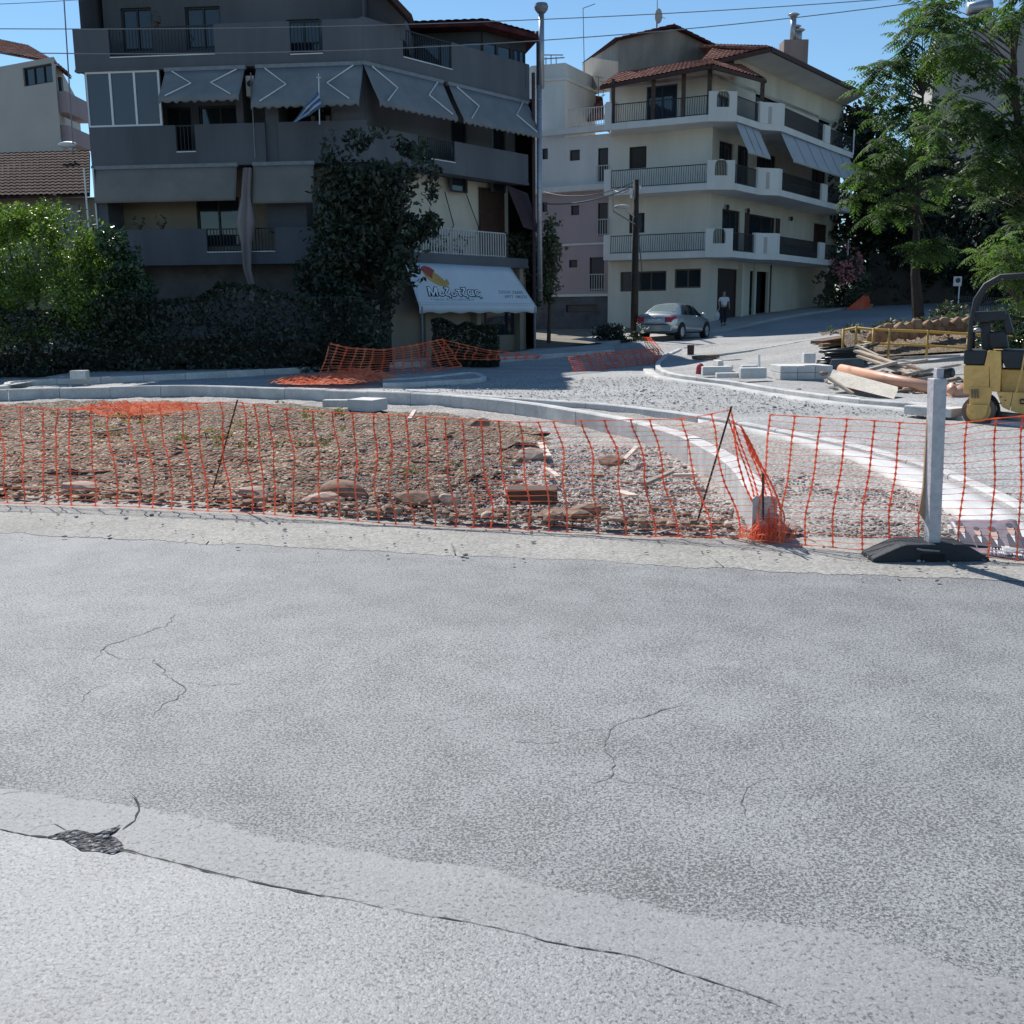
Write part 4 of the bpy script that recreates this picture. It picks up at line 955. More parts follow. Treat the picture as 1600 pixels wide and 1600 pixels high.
# lower verandah roof along the left facade, hipped round the corner
e0, e1, e2 = q(938, 134, 53.6), q(1112, 101, 50.3), q(1197, 124, 52.6)
r0, r1 = q(964, 115, 55.6), q(1108, 92, 53.8)
tiled(mb, e0, e1, r1, r0, .25, .1); tiled(mb, e1, e2, q(1150, 97, 55.5), r1, .25, .1)
mb.build('roof', tile_red, bg_)
mb = MB(); mb.beam(e0-Vector((0, 0, .1)), e1-Vector((0, 0, .1)), .1, .16); mb.beam(e1-Vector((0, 0, .1)), e2-Vector((0, 0, .1)), .1, .16); mb.each('eave', eave_m, bg_)
mb = MB()
for p in (Vector((7.0, 52.25, 0)), Vector((8.35, 51.6, 0)), pb+Vector((.05, .15, 0)), pa+Vector((.1, .1, 0)), pd+Vector((0, .1, 0))):
    pz = 13.0; mb.box(p.x-.09, p.x+.09, p.y-.02, p.y+.14, LV[2]+.3, pz)
mb.each('verandah_post', brown_frame, bg_)
# upper main roof
mb = MB(); u0, u1 = q(1090, 100, 53.2), q(1205, 74, 53.4); v0, v1 = q(1118, 70, 57), q(1172, 66, 58)
tiled(mb, u0, u1, q(1198, 72, 57), v0, .25, .1)
w0 = u1; w1 = q(1350, 145, 64.5); x0, x1 = q(1198, 72, 58), q(1300, 108, 66)
tiled(mb, w0, w1, w1+Vector((-4.5, 3, .9)), w0+Vector((-3, 3.6, 1.0)), .25, .1)
mb.build('roof', tile_red, bg_)
mb = MB(); mb.beam(u0-Vector((0, 0, .12)), u1-Vector((0, 0, .12)), .1, .18); mb.beam(w0-Vector((0, 0, .1)), w1-Vector((0, 0, .1)), .12, .2); mb.each('eave', eave_m, bg_)
# soffit of the long right eave: pale sloping boards
a, b_ = w0-Vector((0, 0, .16)), w1-Vector((0, 0, .16)); c_ = Vector((Rw[0], Rw[1], b_.z-.15)); d_ = Vector((Cw[0]+dr.x*2.2, Cw[1]+dr.y*2.2, a.z-.1))
mb = MB(); mb.prism([a, b_, c_, d_], (0, 0, .06)); mb.build('soffit', band_m, bg_)
mb = MB(); zz = min(c_.z, 14.5); mb.hexa([(Cw[0]+dr.x*2.2, Cw[1]+dr.y*2.2, ZT-.4), (Rw[0], Rw[1], ZT-.4), (rb[0], rb[1], ZT-.4), (Cw[0]+dr.x*2.2-5, Cw[1]+dr.y*2.2+4, ZT-.4), tuple(d_), tuple(c_), (rb[0], rb[1], c_.z), (Cw[0]+dr.x*2.2-5, Cw[1]+dr.y*2.2+4, d_.z)]); mb.build('wall', cream, bg_)
a_, b2 = q(1165, 105, 54), q(1205, 84, 53.9)
# lift-room gable with a dark tiled cap
mb = MB(); g0, g1, g2, g3 = q(966, 118, 56.5), q(966, 62, 56.5), q(1050, 45, 57), q(1112, 72, 58.2)
mb.prism([g0, Vector((q(1112, 95, 58.2))), g3, g2, g1], (-1.5, 5, 0)); mb.build('wall', mat('stained_render', (.3,.27,.24), .9, .4, .35, .2, 12, streak=True), bg_)
mb = MB(); up = Vector((0, 0, .05)); f = Vector((.1, -.3, 0)); bk = Vector((-1.5, 5.3, 0))
tiled(mb, g1+f+up-Vector((.25, 0, .05)), g1+bk+up, g2+bk+up*3, g2+f+up*3, .24, .1); tiled(mb, g3+f+up+Vector((.1, 0, -.05)), g3+bk+up, g2+bk+up*3, g2+f+up*3, .24, .1); mb.build('roof', tile_dark, bg_)
# chimney with steel cowls
c1 = q(1243, 78, 61); mb = MB(); mb.box(c1.x-.75, c1.x+.6, 60.6, 61.7, c1.z-1.2, c1.z+.45); ch = mb.build('chimney', mat('chimney_render', (.27,.22,.2), .9, .25, 1, streak=True), bg_)
for px, py, r_ in ((1240, 26, .16), (1245, 44, .08), (1249, 50, .15)):
    mb = MB(); t = q(px, py, 61.1); mb.tube([(t.x, 61.1, c1.z+.4), (t.x, 61.1, t.z)], r_, 10); mb.tube([(t.x, 61.1, t.z), (t.x, 61.1, t.z+.1), (t.x, 61.1, t.z+.16)], [r_+.05, r_+.18, r_+.05], 10); mb.build('chimney_cowl', steel, ch, True)
# satellite dish
sd = thing('satellite_dish', q(1027, 42, 58), 'grey satellite dish on the dark gabled roof of the beige block', 'satellite dish')
c = q(1029, 25, 57.9); mb = MB(); mb.sphere(c, (.2, .07, .38), 14, 10); mb.build('reflector', pale_r, sd, True)
mb = MB(); mb.tube([q(1026, 44, 58), q(1026, 15, 58)], .03, 6); mb.tube([c, c+Vector((.35, -.1, -.15))], .015, 5); mb.build('bracket', grey_metal, sd)

# ------------------------------------------------------------------ far left: pale block and low tiled house
FF = Facade(PY(-160, 200, 56).xy, PY(104, 200, 50).xy)
fb_ = thing('apartment_building', PY(40, 300, 56).xy.to_3d(), 'pale grey building with a plain side wall and red roof at the far left', 'building')
u1 = FF.uv(91, 170)[0]; ztop = FF.uv(60, 93)[1]
ht = FF.rect(36,102,82,132); ms = MB(); FF.wall(ms, 0, u1, 0, ztop, [ht]); ms.build('wall', pale_r, fb_); FF.window(fb_, ht, dark_frame, glass, 0, 3)
q0, q1 = FF.pt(0, 0), FF.pt(u1, 0); volume(fb_, [(q1.x, q1.y), (q1.x-3, q1.y+10), (q0.x, q0.y+10), (q0.x, q0.y)], 0, ztop, pale_r)
mb = MB()
for py0, py1, px in ((143,176,104), (196,222,107)): a = PY(px, py0, 50.5); b_ = PY(px, py1, 50.5); mb.box(q1.x-.3, a.x, q1.y+.2, q1.y+3, b_.z, a.z)
mb.each('balcony', pink_r, fb_)
mb = MB(); e0, e1 = PY(-160, 52, 55), PY(89, 98, 50.2); tiled(mb, e0, e1, PY(45, 72, 55), PY(-160, 30, 60)); tiled(mb, PY(80, 98, 50.8), PY(112, 122, 50.8), PY(104, 112, 55), PY(85, 96, 55)); mb.build('roof', tile_red, fb_)
mb = MB(); a = PY(92, 128, 50.6); mb.box(a.x, a.x+.15, 50.5, 50.7, PY(92, 146, 50.6).z, a.z+.2); mb.build('post', dark_frame, fb_)
lh = thing('house', PY(60, 360, 41), 'low old house under a weathered brown tiled roof beside the dark block', 'house')
mb = MB(); e0, e1 = PY(-240, 322, 38), PY(128, 300, 37.4); r0, r1 = PY(-240, 248, 44), PY(140, 237, 43)
e0 = PY(-240, 312, 38.4); tiled(mb, e0, PY(140, 304, 38), r1, r0, .25, .08, .045, .4); mb.build('roof', tile_old, lh)
mb = MB(); mb.box(PY(-240, 330, 39).x, -14.4, 38.9, 44, 0, PY(100, 309, 39).z); mb.build('wall', mat('old_house_wall', (.22,.21,.19), .9, .2, .8), lh)
hm = MB(); a = PY(95, 320, 38.85); b_ = PY(127, 372, 38.85); hm.box(a.x, a.x+.08, 38.8, 38.88, b_.z, a.z); hm.box(a.x+.09, b_.x, 38.84, 38.88, b_.z, a.z); hm.build('door', grey_metal, lh)
mast(100,0,114,225,37.5,'thin leaning aerial mast rising past the far left building', [])
# satellite dish on that roof
sd = thing('satellite_dish', PY(112, 238, 42), 'small white satellite dish on the brown tiled roof', 'satellite dish')
mb = MB(); mb.sphere(PY(106, 226, 42), (.38, .1, .12), 12, 8); mb.build('reflector', white_frame, sd, True); mb = MB(); mb.tube([PY(114, 240, 42), PY(114, 222, 42)], .03, 6); mb.build('bracket', grey_metal, sd)

# ------------------------------------------------------------------ building behind the trees at the upper right
FU = Facade(PY(1462, 60, 80).xy, PY(1760, 60, 68).xy)
ub = thing('apartment_building', PY(1560, 300, 55), 'plain grey building wall showing between the ailanthus branches at upper right', 'building')
ms = MB(); zt = PY(1560, 36, 76).z; hh = [FU.rect(1572,262,1602,285), FU.rect(1578,290,1606,345)]; FU.wall(ms, 0, FU.len, 1, zt, hh); ms.build('wall', mat('grey_stucco', (.27,.265,.27), .9, .12, .4, .1, 20, streak=True), ub)
for h in hh: FU.window(ub, h, dark_frame, glass, 0, 2)
p0 = FU.pt(0, 0); volume(ub, [(p0.x, p0.y), (p0.x+3, p0.y+12), (p0.x+22, p0.y+6)], 1, zt, pale_r)
mb = MB(); a = PY(1518, 18, 76); mb.tube([PY(1512, 15, 76), PY(1548, 8, 76)], .42, 14); sh = mb.build('solar_tank', steel, ub, True)
mb = MB(); mb.quad(PY(1512, 22, 76), PY(1548, 16, 76), PY(1552, 34, 74), PY(1516, 38, 74)); o = mb.build('solar_panel', glass, ub); o.modifiers.new('t', 'SOLIDIFY').thickness = .08
mb = MB(); mb.beam(PY(1553, 14, 75), PY(1553, 38, 75), .08, .08); mb.beam(PY(1568, 16, 75), PY(1568, 38, 75), .08, .08); mb.each('roof_frame', grey_metal, ub)

# ================================================================== overhead wires and the utility pole
wire_m = mat('cable', (.2,.21,.23), .5, .1)
for i, (pts, y0, y1, lab) in enumerate([([(-120,43),(410,27),(620,18)], 22, 22, 0)]): pass
def cable(p, q, sag, label, r=.012, n=30):
    p = Vector(p); q = Vector(q); mb = MB()
    mb.tube([p.lerp(q, i/n)+Vector((0, 0, -sag*4*(i/n)*(1-i/n))) for i in range(n+1)], r, 5); o = mb.build('overhead_cable', wire_m); tag(o, label, 'cable', 'cables over the street')
cable(PY(-200, 43, 26), PY(1560, -16, 30), .35, 'upper overhead cable crossing the top of the dark grey block')
cable(PY(-200, 77, 26), PY(1500, -6, 31), .6, 'lower overhead cable crossing the dark grey block and the sky', .013)
cable(PY(-200, 10, 25), PY(160, -3, 26), .05, 'short stretch of cable in the sky at the top left corner', .008)
px_ = G(991, 531); pole = thing('utility_pole', px_, 'dark wooden utility pole with a lamp arm in front of the beige block', 'utility pole')
pt = PY(994, 281, px_.y); wood_dark = mat('tarred_wood', (.035,.028,.024), .9, .3, 3, .4, 20)
mb = MB(); mb.tube([px_, px_.lerp(pt, .5), pt], [.17, .14, .11], 12); mb.build('pole', wood_dark, pole, True)
mb = MB(); a = PY(992, 350, px_.y-.1); b_ = PY(958, 330, px_.y-.6); mb.tube([a, b_], .03, 6); mb.tube([b_, PY(958, 300, px_.y-.6)], .02, 5); mb.build('lamp_bracket', grey_metal, pole)
mb = MB(); a = PY(991, 339, px_.y-.1); b_ = PY(976, 325, px_.y-.8); mb.tube([a, b_], .028, 6); c = PY(972, 323, px_.y-.9); mb.sphere(c, (.32, .14, .09), 12, 8); mb.build('street_lamp', pale_r, pole, True)
for k, (x, y) in enumerate([(985, 300), (1000, 296), (986, 310)]):
    mb = MB(); mb.tube([PY(x, y, px_.y-.2), PY(x, y-6, px_.y-.2)], .05, 8); mb.build('insulator', white_frame, pole)
cable(PY(992, 290, px_.y), PY(850, 318, 47), .25, 'drooping cable from the utility pole to the dark block', .03)
cable(PY(992, 288, px_.y), PY(957, 295, 52), .25, 'short cable from the utility pole to the beige balcony', .04)
cable(PY(992, 300, px_.y), PY(1003, 425, 51), .0, 'cable running down beside the utility pole', .03)
cable(PY(992, 284, px_.y), PY(850, 300, 50), .35, 'slack upper cable between the pole and the white building', .02)

# ================================================================== orange safety nets
def net_mat():
    m = bpy.data.materials.new('orange_plastic'); m.use_nodes = True; N = m.node_tree.nodes; L = m.node_tree.links; b = N['Principled BSDF']
    tc = N.new('ShaderNodeTexCoord'); no = N.new('ShaderNodeTexNoise'); no.inputs['Scale'].default_value = 2; L.new(tc.outputs['Object'], no.inputs['Vector'])
    cr = N.new('ShaderNodeValToRGB'); cr.color_ramp.elements[0].position = .35; cr.color_ramp.elements[1].position = .65; cr.color_ramp.elements[0].color = (.95,.27,.14,1); cr.color_ramp.elements[1].color = (1,.42,.24,1)
    L.new(no.outputs[0], cr.inputs[0]); L.new(cr.outputs[0], b.inputs['Base Color']); b.inputs['Roughness'].default_value = .7; b.inputs['Specular IOR Level'].default_value = .2
    tr = N.new('ShaderNodeBsdfTranslucent'); L.new(cr.outputs[0], tr.inputs[0]); mx = N.new('ShaderNodeMixShader'); mx.inputs[0].default_value = .6
    L.new(b.outputs[0], mx.inputs[1]); L.new(tr.outputs[0], mx.inputs[2]); L.new(mx.outputs[0], N['Material Output'].inputs[0]); return m
orange = net_mat()
def net(bot, top, cols, rows, wv=.016, wh=.005, bulge=.05, seed=0, name='safety_net', pinch=0., hjit=.25, curve=None):
    """plastic mesh: broad upright bands with knots, thin strands between them"""
    rnd = random.Random(seed); n = cols*4; B = resample(bot, n+1); T = resample(top, n+1); mb = MB(); m = rows*2
    off_ = Vector((seed*3.3, 0, 0))
    def P(i, j):
        v = j/m; b, t = B[i], T[i]; p = b.lerp(t, v); nn = (T[min(i+1, n)]-T[max(0, i-1)]).cross(Vector((0, 0, 1))).normalized()
        e = noise.noise(Vector((i*.05, v*1.6, seed)))*bulge*2*math.sin(math.pi*min(1, v+.12))+noise.noise(Vector((i*.35, v*4, seed+9)))*bulge*.4
        x = noise.noise(Vector((i*.04, v*2.2, seed+5)))*bulge*1.3
        if curve: x += curve(v)
        return p+nn*e+(T[-1]-T[0]).normalized()*x+Vector((0, 0, noise.noise(Vector((i*.11, v*7, seed+3)))*.02*hjit*4*(0 < v < 1)))
    cw = [0.]
    for k in range(cols): cw.append(cw[-1]+rnd.uniform(.7, 1.3))
    wq = [np.interp(i/4, range(cols+1), cw)/cw[-1]*(n) for i in range(n+1)]
    B0_, T0_ = B, T
    B = [B0_[min(n-1, int(q))].lerp(B0_[min(n, int(q)+1)], q-min(n-1, int(q))) for q in wq]; T = [T0_[min(n-1, int(q))].lerp(T0_[min(n, int(q)+1)], q-min(n-1, int(q))) for q in wq]
    grid = [[P(i, j) for j in range(m+1)] for i in range(n+1)]
    def strand(pts, w, t):
        """flat ribbon with a little thickness"""
        k0 = len(mb.v)
        for a, p in enumerate(pts):
            d = (pts[min(a+1, len(pts)-1)]-pts[max(a-1, 0)]).normalized(); sd = d.cross(Vector((0, 1, 0)))
            if sd.length < .2: sd = Vector((0, 0, 1))
            sd.normalize(); w_ = w[a] if isinstance(w, list) else w; nn = sd.cross(d)*t
            mb.v += [tuple(p-sd*w_/2-nn*0), tuple(p+nn), tuple(p+sd*w_/2), tuple(p-nn)]
        for a in range(len(pts)-1):
            for q in range(4): mb.f.append((k0+a*4+q, k0+(a+1)*4+q, k0+(a+1)*4+(q+1) % 4, k0+a*4+(q+1) % 4))
    for i in range(0, n+1, 4):
        strand([grid[i][j] for j in range(m+1)], [wv*(1.5 if j % 2 == 0 else .62) for j in range(m+1)], .0025)
    for j in range(0, m+1, 2):
        hw = wh*(1.9 if j in (0, m) else 1)*rnd.uniform(.8, 1.15)
        strand([grid[i][j] for i in range(n+1)], [hw*(1.9 if i % 4 == 0 else .85) for i in range(n+1)], .0018)
    return mb.build(name, orange)
def up(px, py, y): return PY(px, py, y)
b1 = [G(x, y, .02) for x, y in [(-160,782),(0,786),(200,792),(400,802),(560,814),(700,823),(850,829),(1000,838),(1090,842),(1130,810),(1150,770)]]
b1 = GL([(-160,782),(0,786),(200,792),(400,802),(560,814),(700,823),(850,829),(1000,837),(1085,838),(1180,838)], .03)
tp = [(-160,628),(0,634),(100,640),(240,632),(370,628),(480,642),(640,650),(750,657),(830,660),(930,657),(1000,656),(1060,655),(1100,650),(1143,640)]
t1 = [up(x, y, np.interp(x, [-160, 0, 370, 1143], [9.5, 9.25, 8.75, 7.45])) for x, y in tp]
o = net(b1, t1, 43, 20, .0125, .0034, .06, 1); tag(o, 'long sagging orange safety net in front of the brown rubble, left of the leaning rod', 'safety net', 'orange safety nets')
b2 = GL([(1186,843),(1235,850),(1285,853),(1330,858),(1450,864),(1540,870),(1720,888)], .03)
t2 = [up(x, y, np.interp(x, [1150, 1600, 1720], [7.35, 6.9, 6.7])) for x, y in [(1203,648),(1285,653),(1345,656),(1415,661),(1485,664),(1545,655),(1600,650),(1720,648)]]
o = net(b2, t2, 13, 20, .0125, .0032, .035, 5); tag(o, 'orange safety net at the right, stretched behind the white post', 'safety net', 'orange safety nets')
# bunched net hanging from the leaning rod down to the kerb end
b3 = [up(*q) for q in [(1176,838,7.2),(1188,846,7.15),(1200,846,7.1),(1222,842,7.1)]]
t3 = [up(*q) for q in [(1138,655,7.4),(1150,662,7.4),(1160,668,7.38),(1172,690,7.3)]]
o = net(b3, t3, 5, 24, .011, .0042, .03, 8, curve=lambda v: .22*math.sin(math.pi*v)**1.3*.6); tag(o, 'bunched strip of orange net between the leaning rod and the kerb end', 'safety net', 'orange safety nets')
def heap(name, c, rx, ry, rz, n, label, seed, w=.012):
    rnd = random.Random(seed); mb = MB()
    for _ in range(n):
        a = rnd.uniform(0, 6.28); r = rnd.random()**.6; x = c[0]+rx*r*math.cos(a); y = c[1]+ry*r*math.sin(a); z = c[2]+rz*(1-r*r)*rnd.uniform(.1, 1); th = rnd.uniform(-.5, .5); L_ = rnd.uniform(.2, .8)*min(rx, .7)
        pts = []
        for k in range(6):
            t = k/5-.5; pts.append(Vector((x+math.cos(th)*t*L_+.04*noise.noise((x+t, k, 1)), y+math.sin(th)*t*L_, max(c[2]+.01, z+.07*math.sin(t*7+a)))))
        k0 = len(mb.v); ww = w*rnd.uniform(.4, 1.2)
        for p in pts: mb.v += [tuple(p-Vector((0, ww/2, -.002))), tuple(p+Vector((0, ww/2, ww*.6)))]
        for q in range(5): mb.f.append((k0+2*q, k0+2*q+1, k0+2*q+3, k0+2*q+2))
    o = mb.build(name, orange); tag(o, label, 'safety net'); return o
c = G(1208, 848); heap('net_heap', (c.x-.02, c.y+.02, .02), .2, .12, .12, 90, 'tangle of orange net at the foot of the kerb end', 3, .01)
c = G(212, 646, .05); heap('net_heap', (c.x, c.y, c.z+.03), 1.0, .8, .14, 300, 'crumpled orange net lying on the dirt at the left', 4, .022)
c = G(500, 601, .0); heap('net_heap', (c.x+.1, c.y, c.z+.05), 1.2, 1.0, .16, 420, 'orange net heap on the ground behind the first kerb', 5, .03)
c = G(555, 596, .0); heap('net_heap', (c.x+.1, c.y, c.z+.05), .8, .8, .25, 300, 'paler crumpled orange net beside the far hanging net', 9, .03)
# far nets
def fn(bp, tp_, cols, rows, lab, seed, wv, wh, bulge=.06):
    o = net([up(*q) for q in bp], [up(*q) for q in tp_], cols, rows, wv, wh, bulge, seed); tag(o, lab, 'safety net', 'orange safety nets')
fn([(496,597,25.5),(520,592,26),(560,592,27),(640,585,28.5),(720,572,30)], [(516,537,26),(545,544,26.5),(600,547,27.4),(640,541,28.2),(692,530,29.2)], 14, 12, 'orange safety net strung in front of the tavern hedge', 21, .03, .018)
fn([(690,560,29.3),(760,562,30),(840,560,31)], [(693,531,29.3),(760,547,30),(845,556,31)], 9, 5, 'shaded low end of orange net under the tavern awning', 22, .025, .012)
fn([(900,585,29.5),(960,574,31),(1030,566,33)], [(888,558,30),(950,551,32),(1028,545,34)], 13, 9, 'orange net stretched low before the silver car', 23, .04, .018)
fn([(1026,566,33),(1046,565,34)], [(1003,527,38),(1018,528,38)], 4, 12, 'pale orange strip of net trailing behind the silver car', 24, .035, .018)
mb = MB()
c = [PY(1330,483,60), PY(1352,460,60), PY(1358,482,60), PY(1345,484,59), PY(1325,487,59)]; mb.add(c+[c[1]+Vector((.2, .8, -.1))], [(0, 1, 2), (0, 2, 3), (0, 3, 4), (1, 5, 2), (0, 5, 1)])
o = net([PY(1324,484,59.5), PY(1362,482,60)], [PY(1351,461,60), PY(1355,461,60)], 7, 8, .09, .08, .05, 31); tag(o, 'distant triangle of orange net at the top of the street', 'safety net')
# iron rods
rust = mat('rusty_iron', (.045,.03,.025), .85, .3, 12)
def rod(a, b, label, r=.0075):
    mb = MB(); mb.tube([a, b], r, 8); o = mb.build('iron_rod', rust); tag(o, label, 'iron rod', 'rods holding up the net'); return o
rod(G(326,789,-.1), up(371,625,8.7), 'leaning iron rod at the left holding the net before the rubble')
rod(G(1080,847,-.08), up(1143,635,7.4), 'tall leaning iron rod near the end of the kerb')
rod(G(1193,856,-.08), up(1192,740,7.0), 'short upright iron rod in front of the kerb end')
rod(G(516,595), up(515,536,26), 'rod at the corner of the far orange net', .02)
rod(G(692,560), up(692,528,29.3), 'shaded rod holding the far net before the tavern', .02)

# ================================================================== white post in its rubber foot, poster
base = G(1458, 880); wp = thing('barrier_post', base, 'peeling white wooden post standing in a black rubber foot', 'barrier post')
wpaint = mat('peeling_white_paint', (.5,.48,.5), .7, .08, 6, .3, 30, fine=.3); bare = mat('bare_wood', (.42,.27,.17), .85, .25, 5, .4, 30, streak=True)
rubber = mat('black_rubber', (.022,.026,.032), .75, .3, 5, .3, 40)
yb = base.y+.1
mb = MB(); w0, w1 = .038, .05; z0 = .1; t_ = PY(1464, 591, yb); b_ = PY(1457, 840, yb)
mb.hexa([(b_.x-w0, yb-.045, .08), (b_.x+w0, yb-.045, .08), (b_.x+w0, yb+.045, .08), (b_.x-w0, yb+.045, .08), (t_.x-w1*.85, yb-.06, t_.z), (t_.x+w1*.85, yb-.06, t_.z), (t_.x+w1*.85, yb+.05, t_.z), (t_.x-w1*.85, yb+.05, t_.z)]); mb.build('post', wpaint, wp, bevel=.006)
mb = MB(); t2_ = PY(1467, 575, yb); mb.box(t2_.x-.022, t2_.x+.022, yb-.03, yb+.03, t_.z+.001, t2_.z); mb.build('post_top', wpaint, wp, bevel=.004)
mb = MB(); a = [PY(1449,655,yb+.03), PY(1454,655,yb+.03), PY(1452,840,yb+.03), PY(1446,815,yb+.03), PY(1436,800,yb+.03), PY(1443,760,yb+.03)]; mb.prism(a, (0, .02, 0)); mb.build('splintered_board', bare, wp)
mb = MB()
x = [PY(px, 870, base.y).x for px in (1364,1412,1440,1470,1504,1549)]
prof = [(x[0],.0),(x[0]+.005,.035),(x[1]-.02,.115),(x[1]+.02,.125),(x[2],.125),(x[4],.125),(x[4]+.03,.115),(x[5]-.01,.03),(x[5],0)]
y0, y1 = base.y, base.y+.24
mb.prism([(px, y0, z) for px, z in prof], (0, y1-y0, 0)); o = mb.build('rubber_foot', rubber, wp, bevel=.012)
mb = MB(); mb.box(x[2]-.0, x[3]+.02, y0-.012, y0-.002, .02, .06); mb.build('foot_slot_shade', dark_in, wp)  # no hole: black strip on the foot stands for the slot's shade
mb = MB(); mb.tube([(x[2]-.04, y0-.012, .1), (x[2], y0-.02, .092), (x[3]-.02, y0-.02, .085)], .006, 6); mb.build('handle', grey_metal, wp)

pb_ = thing('poster', G(1540, 862), 'torn election poster with a row of portraits leaning on the ground beside the white post', 'poster')
pa0, pa1, pa2, pa3 = G(1497, 868, .02), G(1612, 880, .02), PY(1588, 812, 6.95), PY(1482, 812, 7.15)
pa0, pa1 = G(1505, 862, .02), G(1610, 876, .02)
def PP(s, t, e=0.): # s along, t up
    p = (pa0.lerp(pa1, s)).lerp(pa3.lerp(pa2, s), t); n = (pa1-pa0).cross(pa3-pa0).normalized(); n = n if n.y < 0 else -n; return p+n*e
paper = mat('poster_print', (.2,.17,.2), .5, .2, 3, .1, 10); mb = MB(); n = 12
for i in range(n+1):
    for j in range(n+1): mb.v.append(tuple(PP(i/n, j/n, .008*noise.noise(Vector((i*.5, j*.5, 0))))))
for i in range(n):
    for j in range(n): a = i*(n+1)+j; mb.f.append((a, a+n+1, a+n+2, a+1))
o = mb.build('sheet', paper, pb_, True); o.modifiers.new('t', 'SOLIDIFY').thickness = .006
skin_p = mat('printed_skin', (.5,.33,.27), .5, .15, 20); dark_p = mat('printed_jacket', (.05,.05,.07), .5, .2); white_p = mat('printed_white', (.7,.7,.75), .5)
def disc(cx, cy, rx, ry, e, n=14): return [PP(cx+rx*math.cos(6.283*k/n), cy+ry*math.sin(6.283*k/n), e) for k in range(n)]
for cx, cy, r in ((.12,.68,.07),(.35,.58,.055),(.58,.55,.075),(.86,.68,.065)):
    pm = MB(); pm.add([PP(cx-.11, .2, .012), PP(cx+.11, .2, .012), PP(cx+.09, cy-.12, .012), PP(cx, cy-.02, .012), PP(cx-.09, cy-.12, .012)], [(0, 1, 2, 3, 4)]); f = pm.build('portrait', dark_p, pb_)
    pm = MB(); pm.add([PP(cx-.03, cy-.12, .014), PP(cx, cy-.32, .014), PP(cx+.03, cy-.12, .014)], [(0, 1, 2)]); pm.build('shirt', white_p, f)
    pm = MB(); pm.add(disc(cx, cy, r*.8, r*2.2, .016), [tuple(range(14))]); pm.build('face', skin_p, f)
    pm = MB(); pm.add(disc(cx, cy+r*1.7, r*.85, r*1.0, .018), [tuple(range(14))]); pm.build('hair', dark_p, f)
for t, s0, s1, hh_ in ((.14, .45, .97, .035), (.05, .42, .9, .055)):   # two lines of print too small to read
    pm = MB(); rp = random.Random(int(t*100)); x_ = s0
    while x_ < s1:
        w_ = rp.uniform(.012, .03); pm.add([PP(x_, t, .014), PP(x_+w_, t, .014), PP(x_+w_, t+hh_*rp.uniform(.7, 1), .014), PP(x_, t+hh_, .014)], [(0, 1, 2, 3)]); x_ += w_+rp.choice([.008, .008, .03])
    pm.build('print_line', white_p, pb_)
mb = MB(); a = G(1560, 850, .1); mb.hexa([tuple(PP(-.02, .9, -.05)), tuple(PP(1.02, .9, -.05)), tuple(PP(1.02, .9, -.09)), tuple(PP(-.02, .9, -.09)), tuple(PP(-.02, 1.02, -.05)), tuple(PP(1.02, 1.04, -.05)), tuple(PP(1.02, 1.04, -.09)), tuple(PP(-.02, 1.02, -.09))]); mb.build('backing_board', bright_conc, pb_)

# ================================================================== stones
def rock_mesh(seed, sub=2):
    bm = bmesh.new(); bmesh.ops.create_icosphere(bm, subdivisions=sub, radius=1); rnd = random.Random(seed)
    pl = [(Vector((rnd.gauss(0, 1), rnd.gauss(0, 1), rnd.gauss(0, 1))).normalized(), rnd.uniform(.55, .85)) for _ in range(9)]
    for v in bm.verts:
        for nrm, d in pl:
            e = v.co.dot(nrm)-d
            if e > 0: v.co -= nrm*e*.9
        v.co *= 1+.06*noise.noise(v.co*2+Vector((seed, 0, 0)))
    vs = np.array([tuple(v.co) for v in bm.verts]); fs = [tuple(v.index for v in f.verts) for f in bm.faces]; bm.free(); return vs, fs
rocks1 = [rock_mesh(k, 1) for k in range(8)]; rocks2 = [rock_mesh(k+20, 2) for k in range(6)]
def scatter(name, pts, sizes, rocks, m, flat=.6, kind='stuff', label=None, cat=None, seed=0):
    rng = np.random.default_rng(seed); V = []; Fc = []; k = 0
    for (x, y, z), s in zip(pts, sizes):
        vs, fs = rocks[rng.integers(len(rocks))]; a = rng.uniform(0, 6.28); ca, sa = math.cos(a), math.sin(a)
        v = vs*np.array([s*rng.uniform(.8, 1.5), s*rng.uniform(.7, 1.1), s*flat*rng.uniform(.6, 1.2)]); v = np.stack([v[:, 0]*ca-v[:, 1]*sa, v[:, 0]*sa+v[:, 1]*ca, v[:, 2]], 1)+np.array([x, y, z])
        V.append(v); Fc += [tuple(i+k for i in f) for f in fs]; k += len(vs)
    mb = MB(); mb.v = [tuple(p) for p in np.concatenate(V)]; mb.f = Fc; o = mb.build(name, m); tag(o, label, cat, kind=kind); return o
